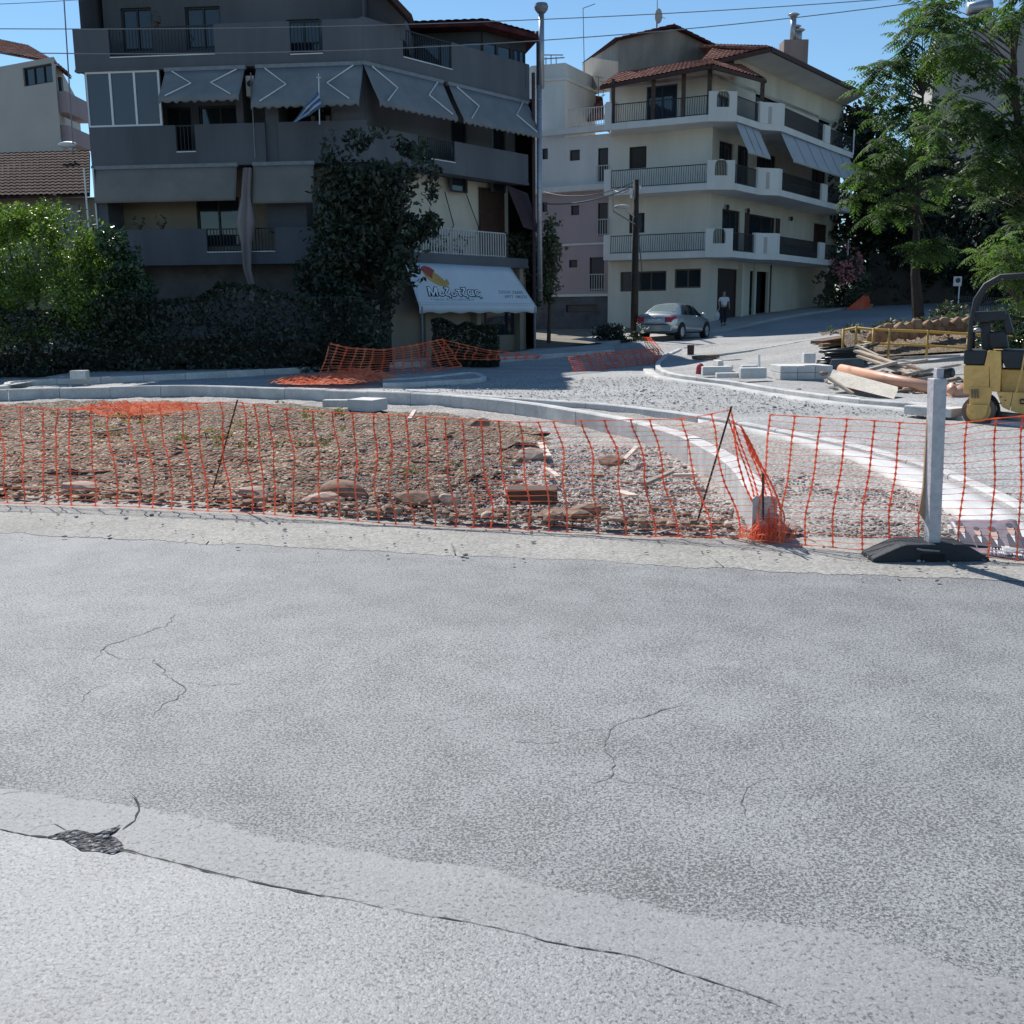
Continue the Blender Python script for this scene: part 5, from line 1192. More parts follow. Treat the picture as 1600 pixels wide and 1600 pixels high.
def island_mat(name, cols, rough=.9):
    m = bpy.data.materials.new(name); m.use_nodes = True; N = m.node_tree.nodes; L = m.node_tree.links; b = N['Principled BSDF']; b.inputs['Roughness'].default_value = rough
    g_ = N.new('ShaderNodeNewGeometry'); cr = N.new('ShaderNodeValToRGB'); L.new(g_.outputs['Random Per Island'], cr.inputs[0])
    while len(cr.color_ramp.elements) < len(cols): cr.color_ramp.elements.new(.5)
    for i, c in enumerate(cols): cr.color_ramp.elements[i].position = i/(len(cols)-1); cr.color_ramp.elements[i].color = (*c, 1)
    tc = N.new('ShaderNodeTexCoord'); no = N.new('ShaderNodeTexNoise'); no.inputs['Scale'].default_value = 18; no.inputs['Detail'].default_value = 4; L.new(tc.outputs['Object'], no.inputs['Vector'])
    mr = N.new('ShaderNodeMapRange'); mr.inputs['From Min'].default_value = .3; mr.inputs['From Max'].default_value = .7; mr.inputs['To Min'].default_value = .65; mr.inputs['To Max'].default_value = 1.25; L.new(no.outputs[0], mr.inputs[0])
    vm = N.new('ShaderNodeVectorMath'); vm.operation = 'SCALE'; L.new(cr.outputs[0], vm.inputs[0]); L.new(mr.outputs[0], vm.inputs['Scale']); L.new(vm.outputs[0], b.inputs['Base Color'])
    bp = N.new('ShaderNodeBump'); bp.inputs['Strength'].default_value = .4; bp.inputs['Distance'].default_value = .01; L.new(no.outputs[0], bp.inputs['Height']); L.new(bp.outputs[0], b.inputs['Normal']); return m
rubble_m = island_mat('rubble_stones', [(.13,.088,.06), (.2,.145,.1), (.25,.185,.13), (.32,.25,.185), (.5,.43,.35), (.18,.13,.09)])
peb_m = island_mat('pebbles', [(.18,.15,.13), (.29,.25,.22), (.36,.31,.28), (.44,.39,.355), (.56,.51,.47)])
grav_m = island_mat('gravel_stones', [(.22,.22,.22), (.33,.33,.325), (.41,.405,.4), (.54,.53,.52)])
fr = resample(front, 200)
def front_y(x):
    return np.interp(x, [p.x for p in fr], [p.y for p in fr])
rng = np.random.default_rng(5)
def inside_ring(x, y):   # between the net line and the first kerb
    ky = np.interp(x, [p.x for p in K1[:70]], [p.y for p in K1[:70]]); return ky
pts = []; sz = []
for _ in range(6000):
    x = rng.uniform(-9, 1.6); t = rng.random()**2.0; yf = front_y(x); y = yf+.1+t*(7.5 if x < -1 else 3.5)
    if y > 15.5: continue
    s = rng.lognormal(-3.6, .6)*(rng.choice([.5, .7, 1.05]) if t < .035 else .42); pts.append((x, y, .045+rng.random()*.05*(1-t)+s*.2)); sz.append(min(s, .12))
scatter('rubble', pts, sz, rocks1, rubble_m, .6, seed=1)
pts = []; sz = []
for _ in range(9000):
    u = rng.random(); v = rng.random()**1.5; x = -1.8+u*3.9; yf = front_y(x); ky = np.interp(x, [p.x for p in K1[55:]], [p.y for p in K1[55:]]); y = yf+.05+v*min(5, max(.1, ky-yf-.1))
    s = rng.lognormal(-4.55, .42); pts.append((x, y, .05+s*.3)); sz.append(min(s, .04))
scatter('pebbles', pts, sz, rocks1, peb_m, .65, seed=2)
pts = []; sz = []
for _ in range(7000):
    x = rng.uniform(1.95, 5.5); yf = front_y(x) if x < 3 else 7.2-(x-2)*.5; y = yf+.05+rng.random()**1.6*3; s = rng.lognormal(-4.6, .4)
    pts.append((x, y, .012+s*.3)); sz.append(min(s, .04))
scatter('pebbles', pts, sz, rocks1, peb_m, .65, seed=3)
pts = []; sz = []
for _ in range(9000):
    x = rng.uniform(-3, 9); y = rng.uniform(13.5, 27); ky = 19-(x+3)*.42 if x > -3 else 19
    if y < ky+1: continue
    s = rng.lognormal(-4.2, .35); pts.append((x, y, H(x, y)+s*.1)); sz.append(min(s, .045))
scatter('gravel_stones', pts, sz, rocks1, grav_m, .6, seed=4)
pts = [(G(x, y).x+rng.normal()*.25, G(x, y).y+rng.normal()*.05, .02) for x, y in [(rng.uniform(0, 1600), rng.uniform(0, 1)) for _ in range(260)] for y in [800+x*.045+rng.normal()*14+12]]
scatter('grit', pts, [float(abs(rng.normal())*.008+.003) for _ in pts], rocks1, peb_m, .6, seed=6)
brown_rock = mat('brown_rock', (.2,.12,.08), .9, .35, 5, .5, 15, col2=(.36,.25,.18)); pale_rock = mat('pale_rock', (.42,.33,.27), .9, .25, 5, .4, 15)
for k, (px, py, s, m, lab, shp) in enumerate([
    (538,790,.2,brown_rock,'large rounded brown boulder at the net, left of centre',(1.25,1,.62)), (498,800,.13,pale_rock,'pinkish stone just left of the large boulder',(1.3,1,.6)),
    (392,788,.12,pale_rock,'pale stone at the net left of the large boulder',(1.2,1,.7)), (652,800,.17,brown_rock,'flat brown stone right of the large boulder',(1.5,1,.45)),
    (830,728,.16,pale_rock,'pinkish rounded rock in the middle of the rubble',(1.3,1,.6)), (745,675,.16,brown_rock,'brown stone near the top of the rubble',(1.2,1,.7)),
    (890,824,.16,brown_rock,'reddish flat stone under the net right of centre',(1.6,1,.35)), (915,818,.12,brown_rock,'dark angular stone beside the reddish flat stone',(1.2,1,.6)),
    (120,778,.13,pale_rock,'pinkish stone at the far left of the rubble',(1.5,1,.6)), (700,800,.1,pale_rock,'small pinkish stone below the centre of the net',(1.2,1,.6)),
    (955,735,.13,brown_rock,'brown stone half buried in the grey gravel',(1.4,1,.5))]):
    vs, fs = rocks2[k % 6]; p = G(px, py); mb = MB(); mb.v = [(p.x+v[0]*s*shp[0], p.y+v[1]*s*shp[1]+.12, .06+v[2]*s*shp[2]+s*shp[2]*.35) for v in vs]; mb.f = fs
    o = mb.build('stone', m, None, k == 0); tag(o, lab, 'stone', 'larger stones in the rubble')
for x0, y0, x1, y1, lab in ((792,786,872,798,'long brown block lying in the rubble behind the net'), (505,634,545,641,'flat grey kerb block lying left of the white block')):
    a, b_ = G(x0, y1), G(x1, y1); mb = MB(); hgt = .13; mb.beam(a+Vector((0, .1, hgt/2+.05)), b_+Vector((0, .1, hgt/2+.05)), .22, hgt); o = mb.build('stone_block', mat('dark_brown_block', (.1,.065,.045), .9, .3, 6) if x0 > 600 else kerb_m, bevel=.01); tag(o, lab, 'block')
p = G(576, 646); mb = MB(); mb.prism([(p.x-.36, p.y, .04), (p.x+.1, p.y-.25, .04), (p.x+.3, p.y+.25, .04), (p.x-.16, p.y+.5, .04)], (0, 0, .2)); o = mb.build('stone_block', bright_conc, bevel=.008); tag(o, 'white kerb block lying askew behind the rubble', 'block')
for k, (x0, y0, x1, y1, w, h, lab, m) in enumerate([
    (1005,757,1050,737,.05,.03,'thin grey lath crossing the gravel right of the rubble',0), (1052,743,1088,742,.06,.03,'short pale lath lying on the grey gravel',1), (968,768,990,775,.09,.02,'pale flat board piece on the gravel edge',1),
    (845,692,856,713,.08,.02,'bent white strip sticking out of the rubble',1), (975,718,995,698,.05,.02,'white strip standing at the gravel edge',1), (855,732,872,745,.05,.02,'curled pale strip in the middle of the rubble',1),
    (45,657,125,656,.07,.03,'long pinkish lath on the dirt at the left',1),(150,676,205,668,.04,.02,'thin dark stick on the dirt below the crumpled net',0),(640,655,648,642,.06,.04,'pale stick leaning near the white kerb block',1)]):
    a, b_ = G(x0, y0, .1), G(x1, y1, .12); mb = MB(); mb.beam(a, b_, w, h); o = mb.build('lath', mat('grey_wood', (.3,.26,.22), .9, .25, 6) if m == 0 else mat('pale_wood', (.6,.5,.42), .85, .15, 6)); tag(o, lab, 'lath', 'wood scraps in the rubble')
# white block on the left kerb
p = G(122, 593, .12); mb = MB(); mb.box(p.x-.18, p.x+.2, p.y-.05, p.y+.25, p.z, p.z+.22); tag(mb.build('stone_block', bright_conc, bevel=.015), 'white cube block standing on the kerb before the hedge', 'block')

# ================================================================== vegetation
bark = mat('bark', (.09,.07,.055), .95, .3, 3, .6, 14, streak=True); bark_dark = mat('dark_bark', (.04,.032,.028), .95, .3, 3, .6, 14)
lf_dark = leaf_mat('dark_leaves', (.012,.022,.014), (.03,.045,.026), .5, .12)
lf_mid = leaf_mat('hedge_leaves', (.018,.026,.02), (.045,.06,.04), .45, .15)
lf_light = leaf_mat('privet_leaves', (.05,.1,.02), (.16,.24,.05), .4, .4)
lf_gloss = leaf_mat('glossy_leaves', (.02,.05,.025), (.06,.1,.05), .22, .15)
lf_ail = leaf_mat('ailanthus_leaflets', (.03,.07,.028), (.085,.135,.05), .75, .45)
lf_ail2 = leaf_mat('bright_leaflets', (.05,.1,.028), (.13,.19,.06), .75, .5)
lf_olive = leaf_mat('grey_green_leaves', (.05,.07,.045), (.12,.14,.09), .5, .25)
lf_pink = leaf_mat('pink_flowers', (.5,.15,.2), (.7,.35,.38), .6, .3)
lf_white = leaf_mat('white_flowers', (.5,.5,.48), (.8,.8,.75), .6, .2)
def leaves(name, blobs, size, m, parent, seed=0, shell=.45, lump=.35, asp=.5, ground=None):
    """leaf-sized faces through the volume of several ellipsoids; noise opens gaps and makes the outline uneven"""
    rng = np.random.default_rng(seed); V = []; 
    for cx, cy, cz, rx, ry, rz, n in blobs:
        d = rng.normal(size=(n*2, 3)); d /= np.linalg.norm(d, axis=1)[:, None]; r = (shell+(1-shell)*rng.random(n*2)**.6)
        wob = np.array([noise.noise(Vector(tuple(q*2.3))+Vector((cx, cy, seed))) for q in d]); r = r*(1+lump*wob*1.6)
        p = d*r[:, None]*np.array([rx, ry, rz])+np.array([cx, cy, cz])
        keep = np.array([noise.noise(Vector(tuple(q*.9))+Vector((seed, 3, 1))) > -.16 for q in p]); p = p[keep][:n]
        if ground is not None: p = p[p[:, 2] > ground]
        V.append(p)
    P = np.concatenate(V); n = len(P)
    a = rng.normal(size=(n, 3)); a /= np.linalg.norm(a, axis=1)[:, None]; b = rng.normal(size=(n, 3)); b -= a*(a*b).sum(1)[:, None]; b /= np.linalg.norm(b, axis=1)[:, None]
    s = size*rng.uniform(.6, 1.3, n)[:, None]; c = np.cross(a, b)
    q = np.stack([P-a*s, P+b*s*asp+c*s*.12, P+a*s, P-b*s*asp+c*s*.12], 1).reshape(-1, 3)
    mb = MB(); mb.v = q.tolist(); mb.f = [(4*i, 4*i+1, 4*i+2, 4*i+3) for i in range(n)]
    return mb.build(name, m, parent)
def limbs(mb, base, tips, r0, seed=0):
    rnd = random.Random(seed)
    for t in tips:
        t = Vector(t); a = base+(t-base)*.5+Vector((rnd.uniform(-.3, .3), rnd.uniform(-.3, .3), rnd.uniform(-.2, .4)))*.5; mb.tube([base, a, t], [r0, r0*.6, r0*.2], 6)
def fronds(name, centres, m, parent, seed=0, nf=(9, 14), L=(.55, .95), nl=9, leafl=.16, leafw=.045):
    """rosettes of feather-shaped leaves: a curved midrib with pairs of hanging leaflets"""
    rnd = random.Random(seed); V = []; Fc = []
    for c in centres:
        c = Vector(c)
        for k in range(rnd.randint(*nf)):
            az = rnd.uniform(0, 6.283); el = rnd.uniform(-.1, .95); l = rnd.uniform(*L); d = Vector((math.cos(az)*math.cos(el), math.sin(az)*math.cos(el), math.sin(el)))
            p = c.copy(); side = Vector((-math.sin(az), math.cos(az), 0)); step = l/nl
            k0 = len(V); V += [tuple(p-side*.006), tuple(p+side*.006)]; pe = p+d*l*.95+Vector((0, 0, -.32*l)); V += [tuple(pe+side*.003), tuple(pe-side*.003)]
            for q in range(nl):
                d = (d+Vector((0, 0, -.15))).normalized(); p = p+d*step; w = math.sin(math.pi*(.18+.8*q/nl))
                for sg in (-1, 1):
                    o = (side*sg*.85+d*.25+Vector((0, 0, -.45+rnd.uniform(-.2, .2)))).normalized(); ll = leafl*w*rnd.uniform(.8, 1.1); ww = leafw*w
                    nn = d*ww; k0 = len(V); a = p+o*.01
                    V += [tuple(a), tuple(a+o*ll*.4+nn*.5), tuple(a+o*ll), tuple(a+o*ll*.4-nn*.5)]; Fc.append((k0, k0+1, k0+2, k0+3))
            k0 = len(V); V += [tuple(p+d*leafl*w*.9), tuple(p+side*.02), tuple(p-d*.03), tuple(p-side*.02)]; Fc.append((k0, k0+1, k0+2, k0+3))
    used = sorted({i for f in Fc for i in f}); mp = {i: k for k, i in enumerate(used)}
    mb = MB(); mb.v = [V[i] for i in used]; mb.f = [tuple(mp[i] for i in f) for f in Fc]; return mb.build(name, m, parent)
def blob(px, py, y, rx, ry, rz, n): c = PY(px, py, y); return (c.x, c.y, c.z, rx, ry, rz, n)

# big dark tree before the dark block
g = G(600, 574); g = Vector((g.x, 31.0, H(g.x, 31))); t = thing('tree', g, 'large dense dark evergreen tree covering the middle of the dark grey block', 'tree')
bl = [blob(600,300,31,1.55,1.3,1.5,3600), blob(560,250,31,.9,.9,.75,1300), blob(640,262,31,.75,.8,.75,1000), blob(560,380,30.8,1.5,1.3,1.4,2800), blob(595,400,31,1.1,1.3,1.5,2600), blob(540,475,30.8,1.35,1.3,1.4,2600), blob(520,330,30.8,.7,.8,1.2,1200), blob(655,335,31,.6,.8,.9,900), blob(575,490,31,.8,.8,1.2,1500), blob(500,430,30.8,.8,.8,1.2,1200)]
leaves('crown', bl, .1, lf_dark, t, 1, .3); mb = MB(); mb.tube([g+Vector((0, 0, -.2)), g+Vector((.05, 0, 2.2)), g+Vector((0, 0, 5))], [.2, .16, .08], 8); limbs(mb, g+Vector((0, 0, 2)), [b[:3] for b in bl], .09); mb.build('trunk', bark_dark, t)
# hedge in front of the dark block
def hedge(name, x0, x1, y0, dpt, ztop, label, n, seed, m=lf_mid, size=.07, zb=0.):
    c = Vector(((x0+x1)/2, y0+dpt/2, H((x0+x1)/2, y0))); t = thing(name, c, label, 'hedge'); rng = np.random.default_rng(seed); P = []
    while len(P) < n:
        k = 4000; x = rng.uniform(x0, x1, k); zt = np.array([ztop(a) for a in x]); f = rng.random(k); z = np.where(rng.random(k) < .35, zt, rng.random(k)*zt); y = y0+np.where(rng.random(k) < .6, rng.random(k)*.3, rng.random(k)*dpt)
        for a, b_, c_ in zip(x, y, z):
            w = noise.noise(Vector((a*.8, c_*.8, seed)))*.9+noise.noise(Vector((a*2.6, c_*2.6, seed+4)))*.4
            P.append((a, b_-w*.6, H(a, b_)+max(.02, c_+w*.5*(c_/max(.5, ztop(a))))))
    P = np.array(P[:n]); a = rng.normal(size=(n, 3)); a /= np.linalg.norm(a, axis=1)[:, None]; b_ = rng.normal(size=(n, 3)); b_ -= a*(a*b_).sum(1)[:, None]; b_ /= np.linalg.norm(b_, axis=1)[:, None]
    s = size*rng.uniform(.6, 1.3, n)[:, None]; q = np.stack([P-a*s, P+b_*s*.5, P+a*s, P-b_*s*.5], 1).reshape(-1, 3); mb = MB(); mb.v = q.tolist(); mb.f = [(4*i, 4*i+1, 4*i+2, 4*i+3) for i in range(n)]
    mb.build('foliage', m, t); mb = MB(); 
    xs_ = np.linspace(x0+.3, x1-.3, max(2, int((x1-x0)/.8)))
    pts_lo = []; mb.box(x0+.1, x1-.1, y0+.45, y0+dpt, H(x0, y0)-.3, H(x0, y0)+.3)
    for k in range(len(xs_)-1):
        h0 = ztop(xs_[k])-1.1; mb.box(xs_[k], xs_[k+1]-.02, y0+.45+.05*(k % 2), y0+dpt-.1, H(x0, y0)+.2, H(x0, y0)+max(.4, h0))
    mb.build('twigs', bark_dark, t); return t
yh = 28.2
def htop(x):
    px = 800+x/yh*1600*.985
    zz = np.interp(px, [-200, 0, 90, 130, 200, 240, 330, 460, 520, 680], [1.7, 1.7, 1.75, 1.8, 1.9, 2.0, 2.15, 1.95, 1.8, 1.5]); return float(zz)
hedge('hedge', -18, -3.4, yh, 1.6, htop, 'long dark uneven hedge along the pavement at the foot of the dark grey block', 26000, 3)
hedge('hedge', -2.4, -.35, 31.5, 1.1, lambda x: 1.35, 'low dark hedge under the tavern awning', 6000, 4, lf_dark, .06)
# sunlit shrub at the left and the glossy shrub beside it
g = Vector((-13.8, 29.9, 0)); t = thing('bush', g, 'big rounded yellow-green shrub lit by the sun at the left edge', 'bush')
bl = [blob(40,400,29.8,1.9,1.4,1.35,6500), blob(110,430,29.8,1.4,1.3,1.1,4200), blob(-60,400,29.8,1.8,1.3,1.4,3500), blob(60,350,29.9,.9,.9,.55,1800), blob(5,350,29.9,.8,.8,.6,1300), blob(60,490,28.9,2.3,1.1,1.1,4800), blob(-40,480,28.9,2.3,1.1,1.2,2500), blob(130,470,28.8,1.0,.9,.9,1800), blob(140,400,29.8,.6,.7,.7,1100)]
leaves('crown', bl, .055, lf_light, t, 5, .4, .5); mb = MB(); mb.tube([g, g+Vector((.2, 0, 1.2)), g+Vector((.3, 0, 2.8))], [.14, .1, .04], 7); limbs(mb, g+Vector((.1, 0, .8)), [b[:3] for b in bl], .05); mb.build('trunk', bark, t)
g = Vector((-11.3, 29.6, 0)); t = thing('bush', g, 'dark glossy-leaved shrub glinting beside the yellow-green shrub', 'bush')
bl = [blob(175,420,29.9,.8,.8,.95,1500), blob(205,445,29.2,.75,.7,.6,1100), blob(165,380,29.4,.5,.6,.5,600), blob(190,500,29.1,1.1,.8,.9,1600)]
leaves('crown', bl, .08, lf_gloss, t, 6, .4, .4); mb = MB(); mb.tube([g, g+Vector((0, 0, 1.4)), g+Vector((.1, 0, 2.6))], [.1, .07, .03], 7); limbs(mb, g+Vector((0, 0, .8)), [b[:3] for b in bl], .04); mb.build('trunk', bark_dark, t)
# slender tree behind the flue
g = Vector((1.6, 43.6, .5)); t = thing('tree', g, 'small variegated tree growing behind the steel flue beside the dark block', 'tree')
bl = [blob(815,400,43,1.1,.8,1.2,900), blob(852,400,43.4,.75,.7,1.5,1500), blob(845,455,43.3,.8,.7,.8,900), blob(862,372,43.4,.4,.5,.7,400)]
leaves('crown', bl, .1, lf_olive, t, 8, .3, .5); mb = MB(); mb.tube([g, g+Vector((.1, 0, 2.8))], [.09, .05], 7); limbs(mb, g+Vector((.05, 0, 1.6)), [b[:3] for b in bl], .04); mb.build('trunk', bark, t)
# low flowering bushes
g = G(965, 536); t = thing('bush', g, 'low round bush with white flowers beside the utility pole', 'bush')
bl = [(g.x-.25, g.y+.6, g.z+.35, .75, .5, .4, 1500), (g.x+.5, g.y+.6, g.z+.35, .6, .5, .4, 1200)]
leaves('foliage', bl, .06, lf_mid, t, 9, .3); leaves('flowers', [(b[0], b[1]-.05, b[2]+.15, b[3], b[4], b[5]*.8, 130) for b in bl], .045, lf_white, t, 10, .92)
g = Vector((20.4, 61.5, H(20.4, 61.5))); t = thing('bush', g, 'oleander with pink flowers at the right end of the beige block', 'bush')
bl = [blob(1315,450,61,1.6,1.1,1.5,2600), blob(1318,410,61,.9,.8,1.1,1200), blob(1335,450,60.5,.9,.8,1.2,1100)]
leaves('foliage', bl, .13, lf_olive, t, 11, .3); leaves('flowers', [blob(1325,415,60.2,.85,.6,1.1,560)], .1, lf_pink, t, 12, .7)
g = Vector((17.2, 39.0, H(17.2, 39))); t = thing('bush', g, 'grey-green bush right of the ailanthus trunk behind the yellow railing', 'bush')
leaves('foliage', [blob(1485,505,38.6,.75,.6,.75,1500), blob(1500,530,38,.9,.6,.6,1400), blob(1470,530,38.4,.6,.5,.5,700)], .085, lf_olive, t, 13, .3)
g = Vector((11.8, 26.2, H(11.8, 26))); t = thing('bush', g, 'leafy shrub behind the roller at the right edge', 'bush')
leaves('foliage', [blob(1580,505,27,.9,.6,.6,1500), blob(1560,540,26.6,.8,.5,.45,900), blob(1600,540,26.6,.7,.5,.45,900)], .06, lf_gloss, t, 14, .3)
# weeds on the bank behind the railing
bank = sheet('bank', [Vector((9.3, 27.6, 0)), Vector((13, 27.2, 0)), Vector((20, 25, 0))], [Vector((9.9, 33.5, 0)), Vector((14, 35.5, 0)), Vector((24, 33, 0))], dirt, 50, 16, .0, 0, lambda p, u, v: .1+.85*min(1, v*1.6)*(.6+.4*noise.noise(p*.8))*math.sin(math.pi*min(.75, v+.12)))
rngg = np.random.default_rng(3); bl = [(rngg.uniform(10, 17), rngg.uniform(27.8, 32), .0, .35, .3, .3, 110) for _ in range(46)]; bl = [(a, b_, H(a, b_)+.55, c, d, e, n) for a, b_, _, c, d, e, n in bl]
mb_ = leaves('weeds', bl, .07, lf_olive, None, 15, .1); tag(mb_, kind='stuff')

# ailanthus trees on the right
def scatter_px(cx, cy, rx, ry, y, dy, n, seed, rnd=None):
    r = random.Random(seed); out = []
    while len(out) < n:
        a, b_ = r.uniform(-1, 1), r.uniform(-1, 1)
        if a*a+b_*b_ < 1: out.append(PY(cx+a*rx, cy+b_*ry, y+r.uniform(-dy, dy)))
    return out
g = Vector((15.3, 38.8, H(15.3, 38.8))); t = thing('tree', g, 'ailanthus with a tall straight trunk and feathery leaves left of the roller', 'tree', 'ailanthus trees')
cs = scatter_px(1395,135,42,60,38.3,1.5,7,1)+scatter_px(1440,85,35,55,38.3,1.5,5,2)+scatter_px(1405,215,62,55,38.3,1.8,11,3)+scatter_px(1375,300,48,45,38.2,1.6,9,4)+scatter_px(1440,250,50,90,38.3,1.8,11,5)+scatter_px(1445,375,32,28,37.9,.8,6,6)+[PY(1372,115,38), PY(1420,65,38), PY(1440,10,38), PY(1462,20,38)]
fronds('crown', cs, lf_ail, t, 1, (10, 14), (.75, 1.2), 9, .32, .11)
mb = MB(); tr = [g+Vector((0, 0, -.3)), PY(1430,430,38.6), PY(1433,330,38.5), PY(1436,250,38.4), PY(1442,150,38.4)]; mb.tube(tr, [.24, .17, .11, .08, .04], 9)
for i, c in enumerate(cs): b0 = tr[2].lerp(tr[4], min(1, max(0, (c.z-tr[2].z)/(tr[4].z-tr[2].z)-.15))); mb.tube([b0, b0.lerp(c, .5)+Vector((0, 0, .15)), c], [.035, .02, .008], 5)
mb.build('trunk', bark_dark, t)
g = Vector((15.6, 27.5, H(15.6, 27.5))); t = thing('tree', g, 'nearer ailanthus whose open feathery branches fill the top right corner', 'tree', 'ailanthus trees')
cs = scatter_px(1500,85,50,60,28,1.5,13,11)+scatter_px(1460,30,40,30,28,.8,5,12)+scatter_px(1550,170,70,40,28,1.5,9,13)+scatter_px(1500,225,60,70,28.3,1.5,11,14)+scatter_px(1570,300,60,70,28.3,1.5,11,15)+scatter_px(1590,215,40,40,28,1,8,16)+scatter_px(1590,15,35,25,27.5,1,4,17)+scatter_px(1650,200,60,200,28,2,16,18)
fronds('crown', cs, lf_ail, t, 2, (9, 13), (.55, .95), 9, .24, .085)
mb = MB(); tr = [g+Vector((0, 0, -.3)), PY(1620,380,27.8), PY(1600,250,28), PY(1585,150,28), PY(1580,40,28)]; mb.tube(tr, [.2, .14, .11, .08, .04], 9)
for c in cs: b0 = tr[1].lerp(tr[4], min(1, max(0, (c.z-tr[1].z)/(tr[4].z-tr[1].z)-.2))); mb.tube([b0, b0.lerp(c, .55)+Vector((0, 0, .2)), c], [.022, .013, .006], 5)
mb.tube([PY(1545,110,28), PY(1548,60,28), PY(1560,10,28)], [.03, .02, .012], 5); mb.build('trunk', bark, t)
g = Vector((12.9, 24.5, H(12.9, 24.5))); t = thing('tree', g, 'young bright green ailanthus right behind the roller canopy bar', 'tree', 'ailanthus trees')
cs = scatter_px(1575,410,45,40,24.5,.9,22,21)+scatter_px(1600,450,35,30,24.5,.9,8,22)
fronds('crown', cs, lf_ail2, t, 3, (9, 13), (.4, .7), 9, .16, .05)
mb = MB(); tr = [g, PY(1590,470,24.5), PY(1580,400,24.5)]; mb.tube(tr, [.08, .05, .02], 7)
for c in cs: mb.tube([tr[1], c], [.02, .008], 5)
mb.build('trunk', bark, t)
# dark trees behind
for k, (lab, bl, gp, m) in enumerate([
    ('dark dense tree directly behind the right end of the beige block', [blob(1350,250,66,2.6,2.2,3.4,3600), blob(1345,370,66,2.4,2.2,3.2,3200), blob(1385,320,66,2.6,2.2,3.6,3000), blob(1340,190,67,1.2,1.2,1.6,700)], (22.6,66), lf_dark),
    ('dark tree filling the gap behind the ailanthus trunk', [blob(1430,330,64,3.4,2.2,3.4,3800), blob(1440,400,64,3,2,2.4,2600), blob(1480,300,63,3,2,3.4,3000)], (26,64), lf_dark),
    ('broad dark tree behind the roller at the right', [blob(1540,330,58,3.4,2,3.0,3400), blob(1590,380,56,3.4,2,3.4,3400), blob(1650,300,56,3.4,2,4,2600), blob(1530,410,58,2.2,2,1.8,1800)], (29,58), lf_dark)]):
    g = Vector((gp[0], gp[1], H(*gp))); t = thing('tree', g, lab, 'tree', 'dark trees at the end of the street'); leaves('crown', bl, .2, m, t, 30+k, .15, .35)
    mb = MB(); mb.tube([g, g+Vector((0, 0, 4)), g+Vector((.2, 0, 8))], [.3, .24, .1], 8); limbs(mb, g+Vector((0, 0, 3)), [b[:3] for b in bl], .12); mb.build('trunk', bark_dark, t)
# retaining wall and fences at the end of the street
a, b_ = Vector((19.8, 64.5, 0)), Vector((34, 69, 0)); FW_ = Facade((21.8, 63.8), (40, 62)); mb = MB(); FW_.box(mb, 0, 18, 1.5, 5.2, -.4, 0); o = mb.build('retaining_wall', mat('dark_brown_wall', (.075,.06,.05), .95, .35, .5, .4, 6)); tag(o, 'long dark brown wall under the trees at the end of the street', 'wall')
hm = FW_.rect(1405,455,1440,478); mb = MB(); FW_.box(mb, 5.2, 7.4, 1.9, 4.2, .0, .06); o = mb.build('garage_shutter', dark_in); tag(o, 'dark shuttered opening in the brown wall at the end of the street', 'shutter')
ip = thing('railing_fence', G(1510, 492), 'black upright-bar fence along the pavement behind the grey-green bush', 'fence')
pts = [PY(1488, 488, 44), PY(1590, 494, 42)]; mb = MB(); d = (pts[1]-pts[0])
for k in range(30): p = pts[0]+d*k/29; mb.box(p.x-.012, p.x+.012, p.y-.012, p.y+.012, p.z-.9, p.z+.7)
mb.beam(pts[0]+Vector((0, 0, .55)), pts[1]+Vector((0, 0, .55)), .03, .03); mb.beam(pts[0]+Vector((0, 0, -.5)), pts[1]+Vector((0, 0, -.5)), .03, .03); mb.build('bars', iron, ip)
sg = thing('road_sign', PY(1499, 470, 52), 'small pale rectangular sign on a post under the far trees', 'sign')
mb = MB(); a = PY(1490, 432, 52); b_ = PY(1502, 447, 52); mb.box(a.x, b_.x, 51.98, 52.0, b_.z, a.z); mb.build('plate', bright_conc, sg, bevel=.01); mb = MB(); c = PY(1498, 438, 51.9); mb.cyl((c.x, 51.97, c.z), (c.x, 51.95, c.z), .12, 14); mb.build('symbol', dark_frame, sg)
mb = MB(); c = PY(1499, 447, 52); mb.tube([c, (c.x, 52.03, 1.6)], .03, 6); mb.build('post', white_frame, sg)
rw = thing('stone_wall', G(1410, 545), 'rough stone edging between the yellow railing and the street', 'wall')
mb = MB(); P = [Vector((9.9, 28.3, 0)), Vector((12.2, 29.0, 0)), Vector((14.6, 28.7, 0)), Vector((17, 27.6, 0))]
for k in range(50):
    p = resample(P, 50)[k]; vs, fs = rocks2[k % 6]; s = .2+.06*noise.noise(p*3); mb.add([(p.x+v[0]*s, p.y+v[1]*s*.8, H(p.x, p.y)+.55+v[2]*s+(k % 2)*.15) for v in vs], fs)
mb.build('stones', mat('orange_stone', (.33,.19,.12), .9, .3, 3, .4, 12), rw)

